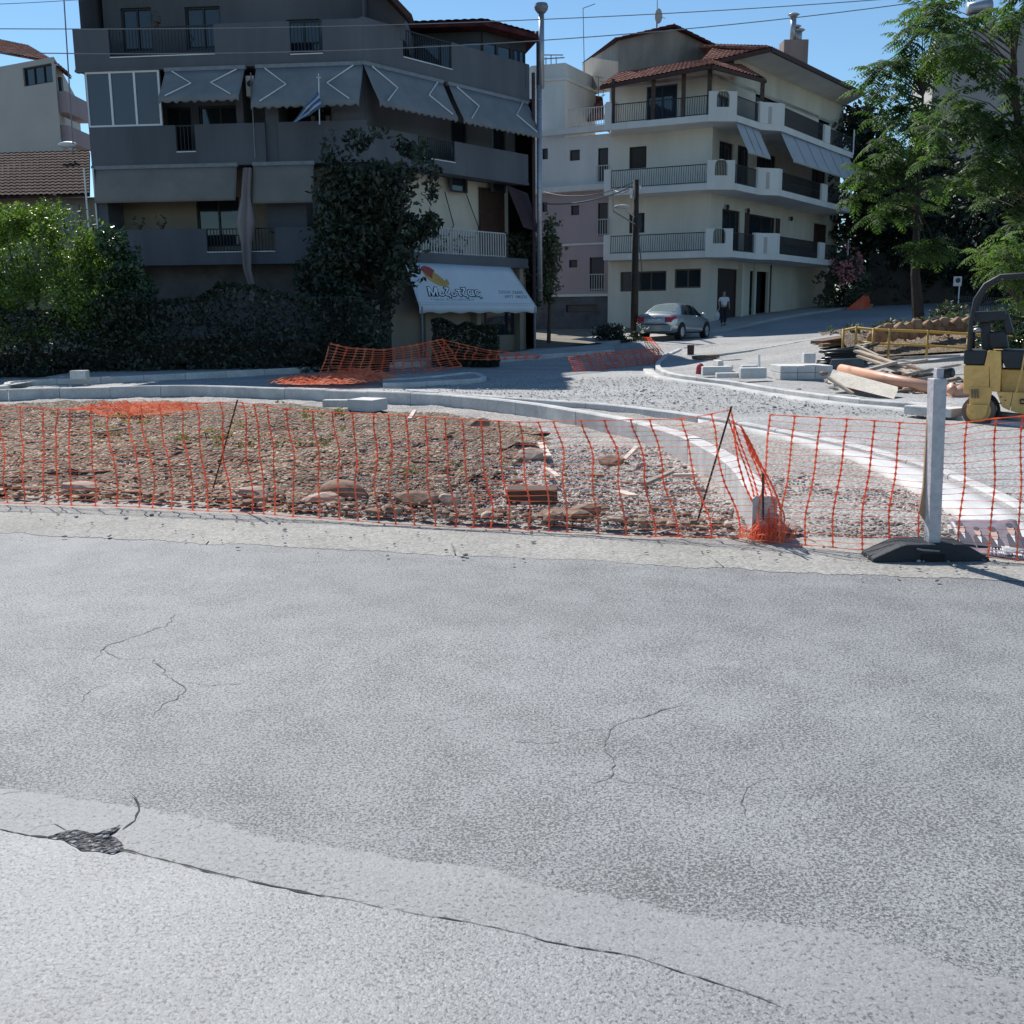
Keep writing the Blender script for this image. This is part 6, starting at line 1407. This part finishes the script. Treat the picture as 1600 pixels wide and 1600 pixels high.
# ================================================================== yellow railing
yel = mat('yellow_rail_paint', (.5,.3,.06), .6, .15, 5, .1, 20)
yr = thing('railing', G(1390, 565), 'yellow tubular railing with rusty posts behind the timber pile', 'railing')
Yr = 26.8
tops = [PY(x, y, Yr+dy) for x, y, dy in [(1318,516,1.2),(1338,512,1.0),(1365,515,.6),(1390,516,.4),(1450,518,.2),(1510,522,0),(1600,528,-.4),(1680,532,-.8)]]
mb = MB(); mb.tube(tops, .035, 8); mb.build('top_rail', yel, yr, True)
mb = MB(); mb.tube([p-Vector((0, 0, .36)) for p in tops[1:]], .03, 8); mb.build('mid_rail', yel, yr, True)
for p in [tops[0], tops[1], tops[2], tops[3], tops[4], PY(1513,522,Yr), tops[6]]:
    mb = MB(); mb.tube([p+Vector((0, 0, .04)), p-Vector((0, 0, 1.0))], .035, 8); mb.build('post', yel, yr, True)

# ================================================================== kerb stones, pallet, hose, timber pile
rnd = random.Random(4)
def block(name, px0, py0, px1, py1, y, depth, m, label, group=None, rot=0., zoff=0.):
    a, b_ = PY(px0, py1, y), PY(px1, py0, y); mb = MB(); mb.hexa([(a.x, y, a.z), (b_.x, y+rot, a.z), (b_.x+.02, y+depth+rot, a.z), (a.x+.02, y+depth, a.z), (a.x, y, b_.z), (b_.x, y+rot, b_.z), (b_.x+.02, y+depth+rot, b_.z), (a.x+.02, y+depth, b_.z)])
    return tag(mb.build(name, m, bevel=.012), label, 'block', group)
pal = thing('pallet', PY(1258, 600, 25.2), 'wooden pallet under the stack of kerb blocks', 'pallet')
pw = mat('pallet_wood', (.38,.29,.2), .85, .25, 5); a, b_ = PY(1218, 602, 25), PY(1298, 602, 25)
for k in range(5): mb = MB(); yy = 25+k*.24; mb.box(a.x, b_.x, yy, yy+.1, a.z+.10, a.z+.125); mb.build('deck_board', pw, pal)
for k in range(3): mb = MB(); xx = a.x+(b_.x-a.x-.1)*k/2; mb.box(xx, xx+.1, 24.98, 26.1, a.z, a.z+.098); mb.build('bearer', pw, pal)
z0 = a.z+.13
for r_ in range(2):
    for cidx in range(3):
        x0_ = a.x+.01+cidx*.425; mb = MB(); mb.box(x0_, x0_+.415, 25.0, 26.05, z0+r_*.17, z0+r_*.17+.163)
        tag(mb.build('kerb_block', bright_conc, bevel=.01), 'white kerb block in the pallet stack, %s row, %s' % (('bottom', 'top')[r_], ('left end', 'middle', 'right end')[cidx]), 'block', 'kerb blocks stacked on the pallet')
block('kerb_block', 1256, 552, 1275, 567.5, 25.1, .3, bright_conc, 'white block standing upright on top of the pallet stack', 'loose kerb blocks in the yard')
for args in [(1157,575,1200,592,24.6,.35,'large squared pale block before the pallet stack'), (1120,583,1158,591,24.8,.3,'long low pale kerb block lying left of the large squared block'), (1098,573,1146,587,25.8,.35,'pale kerb block at the kerb beside the small red plugs'),
             (1135,571,1147,578,27,.3,'small pale block behind the long low block'), (1160,571,1186,577,26.4,.4,'flat pale slab behind the large squared block'), (1122,564,1132,572,28,.8,'narrow kerb block lying askew at the back'), (1043,571,1070,578,33,.25,'cream kerb block with dark ends inside the kerb bend')]:
    block('kerb_block', *args[:4], args[4], args[5], bright_conc, args[6], 'loose kerb blocks in the yard', rot=.1)
mb = MB(); p = PY(1187, 575, 26); mb.beam(p-Vector((0, 0, .1)), PY(1186, 554, 26), .05, .03); tag(mb.build('stake', white_frame), 'thin white stake standing behind the large squared block', 'stake')
red = mat('red_plastic', (.4,.03,.05), .5, .2, 9)
mb = MB(); p = G(1091, 586, .02); mb.tube([p, p+Vector((0, 0, .22))], [.07, .05], 8); mb.tube([p+Vector((.1, 0, 0)), p+Vector((.1, .05, .2))], [.05, .04], 8); mb.sphere(p+Vector((.05, 0, .22)), .09, 8, 6); tag(mb.build('marker', red), 'small dark red plastic marker by the kerb', 'marker')
mb = MB(); p = G(1079, 556, .05); mb.tube([p, p+Vector((0, 0, .36))], [.11, .12], 12); tag(mb.build('bollard', mat('brown_drum', (.05,.03,.025), .7)), 'short dark stump standing on the far kerb behind the bend', 'stump')
# black hose coil
hose_m = mat('black_hose', (.02,.022,.026), .35, .2, 5); mb = MB(); c = PY(1323, 553, 27.2)
pts = []
for k in range(220):
    th_ = k*.2; r_ = .42+.12*math.sin(k*.03)+.02*(k//31); pts.append(c+Vector((math.cos(th_)*r_*1.35, math.sin(th_)*r_*.9, -.25+.42*k/220+.03*math.sin(th_*2+1)+.1*math.cos(th_))))
mb.tube(pts, .035, 6); mb.tube([c+Vector((-.5, -.3, -.2)), c+Vector((-.9, -.4, -.3)), c+Vector((-1.3, -.5, -.32))], .03, 6); tag(mb.build('hose_coil', hose_m, None, True), 'coil of thick black hose heaped left of the yellow railing', 'hose')
mb = MB(); mb.hexa([tuple(PY(x, y, Y_)) for x, y, Y_ in [(1290,585,26.2),(1352,588,26.2),(1352,584,27.4),(1290,582,27.4),(1300,562,26.4),(1350,560,26.4),(1350,558,27.2),(1300,560,27.2)]]); tag(mb.build('crate', mat('dark_crate', (.1,.11,.11), .9, .2)), 'dull grey crate under the black hose coil', 'crate')
# pipes
clay = mat('orange_pipe', (.62,.33,.22), .45, .08, 2, .05, 20)
def pipe(name, a, b_, r, m, label, hollow=True, cat='pipe', gr=None):
    mb = MB(); mb.tube([a, b_], r, 16); 
    if hollow: d = (b_-a).normalized(); mb.tube([a-d*.001, b_+d*.001], r*.82, 14)
    o = mb.build(name, m, None, True); return tag(o, label, cat, gr)
pipe('pipe', PY(1314,577,22.6), PY(1488,612,19.6), .115, clay, 'long orange drainage pipe lying across the timber pile', False)
mb = MB(); e = PY(1488,612,19.6); mb.tube([e, PY(1499,616,19.4), PY(1506,611,19.2)], [.125, .15, .15], 16); mb.tube([PY(1498,615,19.4), PY(1484,606,19.3)], .1, 12); tag(mb.build('pipe_joint', clay, None, True), 'orange branch fitting on the end of the long pipe beside the roller', 'pipe fitting')
pipe('pipe', PY(1330,608,20.9), PY(1357,611,20.5), .06, mat('pink_pipe', (.42,.14,.16), .5), 'short dark pink pipe poking out under the concrete slab', True)
pipe('pipe', PY(1440,590,21.6), PY(1488,582,21), .1, hose_m, 'black hollow pipe behind the white post', True)
pipe('pipe', PY(1425,566,23.6), PY(1507,560,22.6), .05, grey_metal, 'thin grey pipe on top of the timber pile near the roller', True)
slab_m = mat('weathered_formwork', (.55,.5,.42), .9, .15, 2.5, .4, 20, fine=.3)
q = [PY(1301,581,21.2), PY(1404,609,19.6), PY(1397,624,19.2), PY(1293,598,20.8)]
mb = MB(); mb.prism(q, (.05, .16, .05)); tag(mb.build('concrete_slab', slab_m, bevel=.02), 'big pale sloping formwork board at the front of the timber pile', 'board')
pcols = [mat('grey_plank', (.35,.31,.27), .9, .25, 4, .3, 20, streak=True), mat('tan_plank', (.5,.4,.3), .85, .2, 4, .3, 20), mat('brown_plank', (.2,.13,.09), .9, .25, 4, .3, 20), mat('pink_plank', (.55,.38,.32), .85, .2, 4)]
plk = [(1294,590,1332,615,20.4,20.0,.06,1,'tan plank under the left edge of the formwork board'),(1338,548,1420,575,24,22.5,.12,1,'tan plank sloping down behind the orange pipe'),(1345,556,1440,590,23.8,21.8,.16,1,'long tan plank sloping from the hose to the white post'),
 (1350,580,1400,566,22.6,22.6,.12,0,'grey plank crossing the top of the pile at the left'),(1382,568,1430,574,22.8,22.6,.14,0,'short thick grey plank in the middle of the pile'),(1370,575,1450,562,23,22.6,.1,1,'tan plank rising to the right through the pile'),
 (1400,590,1455,578,22,21.6,.12,0,'grey plank just above the orange pipe'),(1410,597,1470,588,21.4,21,.1,0,'weathered plank lying against the orange pipe'),(1430,582,1500,570,22.2,21.6,.08,3,'pinkish plank at the right of the pile'),
 (1352,585,1395,592,21.9,21.6,.12,3,'pinkish board under the orange pipe at the left'),(1455,600,1500,592,21,20.6,.1,2,'brown plank beside the pipe fitting'),(1400,612,1440,608,20.6,20.4,.1,2,'dark brown board end under the orange pipe'),
 (1366,568,1412,558,23.6,23.4,.06,2,'thin dark brown batten at the back of the pile'),(1420,572,1475,590,22.4,21.2,.07,2,'dark batten slanting down to the right'),(1440,606,1490,600,20.7,20.5,.09,0,'grey board under the end of the orange pipe'),
 (1338,540,1372,556,24.6,24,.07,1,'thin tan batten below the yellow railing'),(1388,560,1500,556,24.4,24,.05,0,'long thin grey lath below the yellow railing'),(1372,592,1400,600,21.6,21.2,.1,1,'short tan plank in the heart of the pile')]
for x0, y0, x1, y1, d0, d1, w, c, lab in plk:
    mb = MB(); a, b_ = PY(x0, y0, d0), PY(x1, y1, d1); mb.beam(a, b_, w*1.6, .045+.02*(c == 0)); tag(mb.build('plank', pcols[c]), lab, 'plank', 'planks in the timber pile')
core = [(PY(1400,600,21.8), 1.6, .25), (PY(1450,600,21.4), 1.4, .25), (PY(1370,590,22.6), 1.2, .2)]
pts = []; sz = []
for c, rx, h_ in core:
    for _ in range(90): pts.append((c.x+rngg.normal()*rx*.4, c.y+rngg.normal()*.5, max(H(c.x, c.y)+.04, c.z+rngg.normal()*.12-.1))); sz.append(rngg.uniform(.05, .16))
scatter('timber_debris', pts, sz, rocks1, island_mat('debris', [(.1,.07,.05), (.25,.19,.14), (.4,.33,.27), (.15,.1,.08)]), .45, seed=12)
mb = MB(); a, b_ = G(1425, 648, .0), G(1500, 654, .0); mb.beam(a+Vector((0, .1, .08)), b_+Vector((0, .1, .08)), .35, .14); tag(mb.build('kerb_block', kerb_m, bevel=.015), 'long loose kerb stone lying in the gravel just left of the roller drum', 'block')
# kerbing scraps on the far path
for k, (x0, y0, x1, y1, lab) in enumerate([(1276,535,1318,528,'row of dark boards lying on the path behind the pallets'), (1282,540,1320,536,'brown boards stacked by the path behind the pallets'), (1085,559,1120,556,'dark rubble plank on the far kerb')]):
    a, b_ = G(x0, y0, .15), G(x1, y1, .15); mb = MB(); mb.beam(a, b_, .5, .1); tag(mb.build('board', pcols[2]), lab, 'board')
mb = MB(); a, b_ = PY(1400, 530, 30), PY(1425, 532, 29.6)

# ================================================================== silver saloon car
def car(loc, heading):
    t = thing('car', loc, 'silver four door saloon parked with its rear to us before the beige block', 'car')
    X = np.array([0, .06, .3, .62, 1.0, 1.45, 2.0, 2.6, 3.1, 3.55, 4.1, 4.4, 4.5])
    zb = np.interp(X, [0, .1, .5, 4, 4.5], [.38, .3, .24, .24, .34])
    zbelt = np.interp(X, [0, .06, .3, 1.0, 2.6, 3.3, 4.1, 4.4, 4.5], [.78, .95, 1.0, .99, .94, .9, .8, .68, .55])
    ztop = np.interp(X, [0, .06, .3, .62, 1.0, 1.45, 2.0, 2.6, 3.1, 3.55, 4.1, 4.4, 4.5], [.82, 1.02, 1.07, 1.09, 1.28, 1.44, 1.47, 1.42, 1.2, .99, .88, .75, .6])
    hw = np.interp(X, [0, .06, .3, 1, 3.5, 4.1, 4.4, 4.5], [.7, .8, .86, .88, .88, .83, .74, .62])
    rw_ = np.interp(X, [0, .3, .62, 1.0, 1.45, 2.6, 3.1, 3.55, 4.5], [.6, .66, .68, .62, .56, .58, .64, .7, .5])
    def cr4(a, b, c, d, t): return .5*((2*b)+(c-a)*t+(2*a-5*b+4*c-d)*t*t+(3*b-a-3*c+d)*t**3)
    secs = []
    for i in range(len(X)):
        h = zbelt[i]-zb[i]
        secs.append(np.array([(0, zb[i]), (hw[i]*.85, zb[i]), (hw[i]*.97, zb[i]+.07), (hw[i], zb[i]+h*.5), (hw[i]*.985, zb[i]+h*.82), (hw[i]*.94, zbelt[i]), ((hw[i]*.94+rw_[i])/2+.015, (zbelt[i]+ztop[i])/2-.005), (rw_[i], ztop[i]-.025), (rw_[i]*.6, ztop[i]+.01), (0, ztop[i]+.02)]))
    S = np.array(secs)
    def sec(x):
        i = min(len(X)-2, max(0, int(np.searchsorted(X, x)-1))); t_ = (x-X[i])/(X[i+1]-X[i]); a, b, c, d = S[max(0, i-1)], S[i], S[i+1], S[min(len(X)-1, i+2)]
        return b+(c-b)*(t_*t_*(3-2*t_)*.35+t_*.65)
    def at(x, s, sgn=1, e=0.):
        q = sec(x); i = min(8, int(s)); f = s-i; p = q[i]*(1-f)+q[i+1]*f; d = q[min(9, i+1)]-q[i]; n = np.array([d[1], -d[0]]); n = n/(np.linalg.norm(n)+1e-9); 
        if n[0] < 0 and i > 0: n = -n if i < 8 else n
        if i >= 7: n = np.array([0, 1.])
        return (x, sgn*(p[0]+n[0]*e), p[1]+n[1]*e)
    ch, sh = math.cos(heading), math.sin(heading)
    def W(p): # local (x forward, y left, z) -> world
        return (loc[0]+p[0]*sh-p[1]*ch, loc[1]+p[0]*ch+p[1]*sh, loc[2]+p[2])
    paint = mat('silver_paint', (.5,.53,.55), .28, .03, 1, metal=.75); tyre = mat('tyre', (.02,.02,.022), .85, .2, 10); rim = mat('alloy', (.5,.5,.52), .35, .1, 3, metal=.7)
    redl = mat('tail_light_red', (.4,.012,.03), .2, .1, 10); plate = mat('number_plate', (.55,.55,.55), .5, .05); carglass = glass_mat('car_glass', (.02,.03,.035), .04)
    mb = MB(); xs_ = np.linspace(0, 4.5, 46); ns = 10
    for x in xs_:
        q = sec(x); row = [(x, q[k][0], q[k][1]) for k in range(ns)]+[(x, -q[k][0], q[k][1]) for k in range(ns-2, 0, -1)]; mb.v += [W(p) for p in row]
    m = 2*ns-2
    for i in range(len(xs_)-1):
        for k in range(m): mb.f.append((i*m+k, i*m+(k+1) % m, (i+1)*m+(k+1) % m, (i+1)*m+k))
    mb.f.append(tuple(range(m))); mb.f.append(tuple((len(xs_)-1)*m+k for k in range(m))[::-1])
    body = mb.build('body', paint, t, True)
    bm = bmesh.new(); bm.from_mesh(body.data); bmesh.ops.recalc_face_normals(bm, faces=bm.faces); bm.to_mesh(body.data); bm.free()
    def patch(x0, x1, s0, s1, sgn, e, m_, name, nx=8, nsg=4, par=None, x0t=None, x1t=None):
        mb = MB()
        for i in range(nx+1):
            for j in range(nsg+1):
                v = j/nsg; xa = x0+((x0t if x0t is not None else x0)-x0)*v; xb = x1+((x1t if x1t is not None else x1)-x1)*v
                mb.v.append(W(at(xa+(xb-xa)*i/nx, s0+(s1-s0)*v, sgn, e)))
        for i in range(nx):
            for j in range(nsg): a = i*(nsg+1)+j; mb.f.append((a, a+1, a+nsg+2, a+nsg+1))
        o = mb.build(name, m_, par or t, True); bm = bmesh.new(); bm.from_mesh(o.data); bmesh.ops.recalc_face_normals(bm, faces=bm.faces); bm.to_mesh(o.data); bm.free(); return o
    for sg in (1, -1):
        patch(.85, 1.62, 5.12, 6.88, sg, .008, carglass, 'side_window', x0t=1.25, x1t=1.7); patch(1.68, 2.45, 5.12, 6.88, sg, .008, carglass, 'side_window', x0t=1.76, x1t=2.42); patch(2.5, 3.25, 5.12, 6.85, sg, .008, carglass, 'side_window', x1t=2.85)
        patch(.0, .3, 3.9, 4.85, sg, .012, redl, 'tail_light', 5, 3)
        patch(.35, 4.1, 1.2, 1.9, sg, .004, mat('sill_black', (.03,.03,.032), .7), 'sill', 12, 2)
        for xw in (.82, 3.65):
            mb = MB(); 
            mb.tube([W((xw, sg*.66, .32)), W((xw, sg*.9, .32))], .32, 28); w = mb.build('wheel', tyre, t)
            mb = MB(); mb.tube([W((xw, sg*.905, .32)), W((xw, sg*.915, .32))], [.2, .12], 20); mb.build('rim', rim, w)
            mb = MB(); n_ = 20; c0 = [W((xw+.385*math.cos(a), sg*.889, .33+.385*math.sin(a))) for a in [math.pi*k/n_-.1 for k in range(n_+2)]]; mb.add(c0, [tuple(range(len(c0)))]); mb.build('wheel_arch_shade', mat('arch_shade', (.008,.008,.009), .9), t)  # flat black disc on the body stands for the shade inside the arch
        mb = MB(); mb.sphere(W((3.0, sg*.98, 1.02)), (.1, .09, .07), 8, 6); mb.build('mirror', paint, t, True)
    # rear details on the x=0 side
    def rear(y0, y1, z0, z1, x, m_, name, par=None, x1=None):
        mb = MB(); x1 = x if x1 is None else x1; mb.hexa([W((x-.02, y0, z0)), W((x-.02, y1, z0)), W((x+.06, y1, z0)), W((x+.06, y0, z0)), W((x1-.02, y0, z1)), W((x1-.02, y1, z1)), W((x1+.06, y1, z1)), W((x1+.06, y0, z1))]); return mb.build(name, m_, par or t, bevel=.01)
    mb = MB()
    b = rear(-.76, .76, .36, .6, -.07, paint, 'bumper'); rear(-.62, .62, .6, .64, -.055, mat('bumper_strip', (.06,.06,.065), .6), 'bumper_strip', b)
    rear(-.27, .27, .7, .82, -.01, plate, 'number_plate'); rear(.45, .72, .72, .92, -.012, redl, 'tail_light', None, .02); rear(-.72, -.45, .72, .92, -.012, redl, 'tail_light', None, .02)
    rear(-.05, .05, .86, .93, -.015, rim, 'badge', None, .0)
    for x0, x1, nm in ((.72, 1.36, 'rear_window'), (2.82, 3.4, 'windscreen')):
        mb = MB(); n1, n2 = 6, 8
        for i in range(n1+1):
            x = x0+(x1-x0)*i/n1; q = sec(x)
            for j in range(n2+1):
                s = (j/n2*2-1); yy = s*q[7][0]*.93; zz = np.interp(abs(yy), [0, q[8][0], q[7][0]], [q[9][1], q[8][1], q[7][1]]); mb.v.append(W((x, yy, zz+.008)))
        for i in range(n1):
            for j in range(n2): a = i*(n2+1)+j; mb.f.append((a, a+1, a+n2+2, a+n2+1))
        o = mb.build(nm, carglass if nm != 'rear_window' else glass_mat('rear_glass_sky', (.18,.24,.25), .12), t, True)  # rear window: reflected sky put into the paler glass colour
        if sum(p.normal.z for p in o.data.polygons) < 0: o.data.flip_normals()
    return t
cg = PY(1022, 533, 42.3)
car((cg.x, 42.3, H(cg.x, 42.6)+.0), R(31))

# ================================================================== person walking by the garage
def skin(name, joints, edges, m, parent, sub=2):
    me = bpy.data.meshes.new(name); me.from_pydata([tuple(j[0]) for j in joints], edges, []); o = bpy.data.objects.new(name, me); COL.objects.link(o)
    md = o.modifiers.new('skin', 'SKIN'); md.use_smooth_shade = True; s = o.modifiers.new('sub', 'SUBSURF'); s.levels = sub; s.render_levels = sub
    sv = me.skin_vertices[0].data
    for k, j in enumerate(joints): sv[k].radius = j[1] if hasattr(j[1], '__len__') else (j[1], j[1]); sv[k].use_root = (k == 0)
    bpy.context.view_layer.update(); ev = o.evaluated_get(bpy.context.evaluated_depsgraph_get()); m2 = bpy.data.meshes.new_from_object(ev); bpy.data.objects.remove(o); bpy.data.meshes.remove(me)
    mb = MB(); 
    off_ = Vector(parent.location); mb.v = [tuple(Vector(v.co)+off_) for v in m2.vertices]; mb.f = [tuple(p.vertices) for p in m2.polygons]; bpy.data.meshes.remove(m2)
    return mb.build(name, m, parent, True)
pg_ = PY(1130, 515, 50.2); pg_.z = H(pg_.x, 50.2)+.1
ps = thing('person', pg_, 'person in white short sleeved shirt and dark trousers walking past the garage', 'person')
skin_m = mat('skin', (.33,.19,.13), .6, .1); shirt = mat('white_shirt', (.6,.6,.64), .85, .06, 6, .1, 40); trou = mat('dark_trousers', (.02,.02,.03), .9, .1); hairm = mat('grey_hair', (.05,.045,.045), .9, .2, 20)
J = [((0,0,.92),.11),((0,0,1.1),.115),((0,.0,1.3),(.15,.1)),((0,-.01,1.42),.06),((0,-.02,1.5),.05),((0,-.03,1.6),(.075,.09)),((0,-.02,1.69),(.065,.075)),
     ((-.19,0,1.36),.05),((-.25,.03,1.12),.038),((-.23,-.08,.9),.028),((-.23,-.1,.82),(.03,.02)),((.19,0,1.36),.05),((.26,.05,1.12),.038),((.27,-.02,.89),.028),((.27,-.04,.81),(.03,.02)),
     ((-.09,0,.86),.09),((-.1,-.14,.48),.058),((-.1,-.06,.09),.04),((-.1,-.2,.035),.035),((.09,0,.86),.09),((.1,.06,.48),.058),((.1,.22,.12),.04),((.1,.1,.04),.035)]
Ed = [(0,1),(1,2),(2,3),(3,4),(4,5),(5,6),(2,7),(7,8),(8,9),(9,10),(2,11),(11,12),(12,13),(13,14),(0,15),(15,16),(16,17),(17,18),(0,19),(19,20),(20,21),(21,22)]
SCP = .96
J = [(tuple(c*SCP for c in p), r) for p, r in J]
skin('body', J, Ed, skin_m, ps)
Js = [J[0][0], J[1][0], J[2][0], J[3][0], J[7][0], tuple(np.array(J[7][0])*.3+np.array(J[8][0])*.7), J[11][0], tuple(np.array(J[11][0])*.3+np.array(J[12][0])*.7)]
skin('shirt', list(zip(Js, [(.15,.12),(.15,.125),(.175,.125),.07,.07,.06,.07,.06])), [(0,1),(1,2),(2,3),(2,4),(4,5),(2,6),(6,7)], shirt, ps)
skin('trousers', [(J[0][0],(.14,.12)),(J[15][0],.1),(J[16][0],.078),(tuple(np.array(J[17][0])+np.array((0,0,.03))),.06),(J[19][0],.1),(J[20][0],.078),(tuple(np.array(J[21][0])+np.array((0,0,.03))),.06)], [(0,1),(1,2),(2,3),(0,4),(4,5),(5,6)], trou, ps)
mb = MB(); c = Vector(pg_)+Vector((0, .02, 1.64*SCP)); mb.sphere(c, (.082, .098, .1), 12, 8); mb.build('hair', hairm, ps, True)
for k in (17, 21):
    mb = MB(); q = Vector(pg_)+Vector(J[k][0]); mb.sphere(q+Vector((0, -.06, -.05)), (.045, .12, .04), 10, 6); mb.build('shoe', dark_frame, ps, True)
bc = Vector(pg_)+Vector((-.33, -.1, .48)); mb = MB(); mb.sphere(bc, (.13, .07, .22), 10, 8); mb.tube([bc+Vector((0, 0, .2)), bc+Vector((.07, 0, .32))], .02, 6); o = mb.build('carrier_bag', mat('white_plastic_bag', (.55,.55,.55), .5, .1, 8, .4, 10), None, True); tag(o, 'pale plastic carrier bag in the walking person\'s hand', 'bag')

# ================================================================== road roller
YR = 15.2; yellow = mat('machine_yellow', (.7,.42,.13), .5, .18, 2.5, .05, 20, fine=.2); blackp = mat('machine_black', (.02,.024,.03), .6, .2, 5, .1, 20); drum_m = mat('drum_steel', (.16,.12,.105), .55, .3, 4, metal=.4)
rg = PY(1529, 667, YR); gz = rg.z
rl = thing('road_roller', Vector((rg.x, YR, gz)), 'small yellow tandem road roller with a black roll bar, cut off by the right edge', 'road roller')
def pp2(x, y, d=0.): p = PY(x, y, YR); return Vector((p.x, YR+d, p.z))
def plate_(pts, d, th, m, name, par=None, bevel=.012):
    mb = MB(); mb.prism([pp2(x, y, d) for x, y in pts], (0, th, 0)); return mb.build(name, m, par or rl, bevel=bevel)
dc = pp2(1529, 643); rd = .235; 
wb = 1.25
for k in range(2):
    cx = dc.x+k*wb; cz = gz+rd; mb = MB(); mb.cyl((cx, YR+.02, cz), (cx, YR+.84, cz), rd, 40); d_ = mb.build('drum', drum_m, rl, bevel=.015)
    mb = MB(); mb.cyl((cx, YR+.0, cz), (cx, YR+.018, cz), rd*.72, 30); mb.build('drum_disc', yellow, d_)
    mb = MB(); mb.cyl((cx+.01, YR-.04, cz-.02), (cx+.01, YR, cz-.02), .055, 16); mb.cyl((cx+.01, YR-.055, cz-.02), (cx+.01, YR-.04, cz-.02), .03, 12); mb.build('hub', drum_m, d_)
    mb = MB(); mb.prism([(cx-.16, YR-.07, cz+.1), (cx+.13, YR-.07, cz+.1), (cx+.11, YR-.07, cz-.06), (cx+.05, YR-.07, cz-.12), (cx-.06, YR-.07, cz-.12), (cx-.13, YR-.07, cz-.05)], (0, .025, 0)); mb.build('fork_plate', yellow, rl, bevel=.006)
    mb = MB(); mb.prism([(cx-.13, YR-.03, cz+.06), (cx+.14, YR-.03, cz+.06), (cx+.17, YR-.03, cz+.36), (cx-.15, YR-.03, cz+.36)], (0, .05, 0)); mb.build('fork', yellow, rl, bevel=.006)
    mb = MB(); mb.tube([(cx+.27*math.cos(a), YR+.1, cz+.27*math.sin(a)) for a in [R(x) for x in range(-25, 60, 10)]], .025, 6); mb.build('scraper', blackp, rl)
plate_([(1508,571),(1545,571),(1545,616),(1508,616)], -.02, .86, yellow, 'front_body')
plate_([(1509,547),(1543,547),(1538,570),(1508,570)], -.01, .84, blackp, 'water_tank', bevel=.02)
plate_([(1543,548),(1562,548),(1562,575),(1560,611),(1546,611),(1545,572),(1538,571)], -.03, .86, yellow, 'console_body')
plate_([(1561,577),(1660,577),(1660,612),(1561,612)], .12, .6, yellow, 'rear_body')
plate_([(1562,547),(1670,547),(1670,575),(1568,575),(1562,560)], -.01, .84, blackp, 'engine_hood', bevel=.02)
plate_([(1555,611),(1578,611),(1573,640),(1562,634)], -.03, .8, yellow, 'step_panel'); plate_([(1579,611),(1690,611),(1690,646),(1604,648),(1574,640)], -.03, .8, yellow, 'side_panel')
mb = MB(); q = [pp2(1588,622,-.05), pp2(1606,622,-.05), pp2(1606,628,-.05), pp2(1588,628,-.05), pp2(1588,622,-.05)]; mb.tube(q, .012, 6); mb.build('side_handle', blackp, rl)
for x, y in ((1561,619),(1567,624),(1560,629)): mb = MB(); c = pp2(x, y, -.045); mb.cyl(c, c+Vector((0, .02, 0)), .012, 8); mb.build('bolt', drum_m, rl)
mb = MB(); mb.box(pp2(1520,0).x, pp2(1530,0).x, YR-.05, YR-.02, pp2(0,605).z, pp2(0,601).z); mb.build('shackle_slot', blackp, rl)
for x in (1520, 1524, 1528): mb = MB(); a, b_ = pp2(x, 608, -.06), pp2(x+1, 622, -.06); mb.tube([a, b_], .012, 6); mb.build('hydraulic_hose', drum_m, rl)
mb = MB(); mb.tube([pp2(1598,535,-.1), pp2(1590,580,-.1), pp2(1582,612,-.08)], .014, 6); mb.build('grab_rail', yellow, rl)
# roll bar, roof, seat, wheel
for d in (0, .74):
    mb = MB(); mb.tube([pp2(1517,548,d), pp2(1519,505,d), pp2(1526,468,d), pp2(1540,445,d), pp2(1562,432,d), pp2(1600,430,d), pp2(1640,432,d)], .035, 10); mb.build('roll_bar', blackp, rl, True)
mb = MB(); mb.tube([pp2(1562,432,0), pp2(1562,432,.74)], .03, 8); mb.build('cross_bar', blackp, rl)
mb = MB(); mb.tube([pp2(1640,432,0), pp2(1650,500,0), pp2(1650,548,0)], .035, 8); mb.build('roll_bar', blackp, rl)
plate_([(1522,487),(1568,485),(1570,500),(1524,503)], .1, .5, blackp, 'dashboard', bevel=.02)
plate_([(1530,503),(1545,503),(1550,547),(1534,547)], .2, .3, blackp, 'steering_column'); plate_([(1543,520),(1568,516),(1572,545),(1545,546)], .15, .45, blackp, 'seat', bevel=.03); plate_([(1562,490),(1572,490),(1580,522),(1568,522)], .15, .45, blackp, 'backrest', bevel=.03)
mb = MB(); c = pp2(1534, 508, .3); mb.tube([c+Vector((.16*math.cos(a), .16*math.sin(a), .05*math.cos(a))) for a in [k*.4 for k in range(17)]], .014, 6); mb.build('steering_wheel', blackp, rl)
mb = MB(); c = pp2(1528, 516, .05); mb.sphere(c, (.06, .05, .035), 10, 6); mb.build('lamp', steel, rl, True)
rl.rotation_euler.z = R(-27)

wl = []
for _ in range(70):
    cpx_, cpy_ = [(220,695),(330,700),(640,735),(500,660),(160,670),(420,690)][rngg.integers(6)]; p = G(cpx_+rngg.normal()*50, cpy_+rngg.normal()*12); wl.append((p.x, p.y, .1, .12, .12, .06, 14))
tag(leaves('weeds', wl, .035, leaf_mat('dry_weed', (.13,.13,.07), (.24,.23,.14), .6, .3), None, 77, .1), kind='stuff')
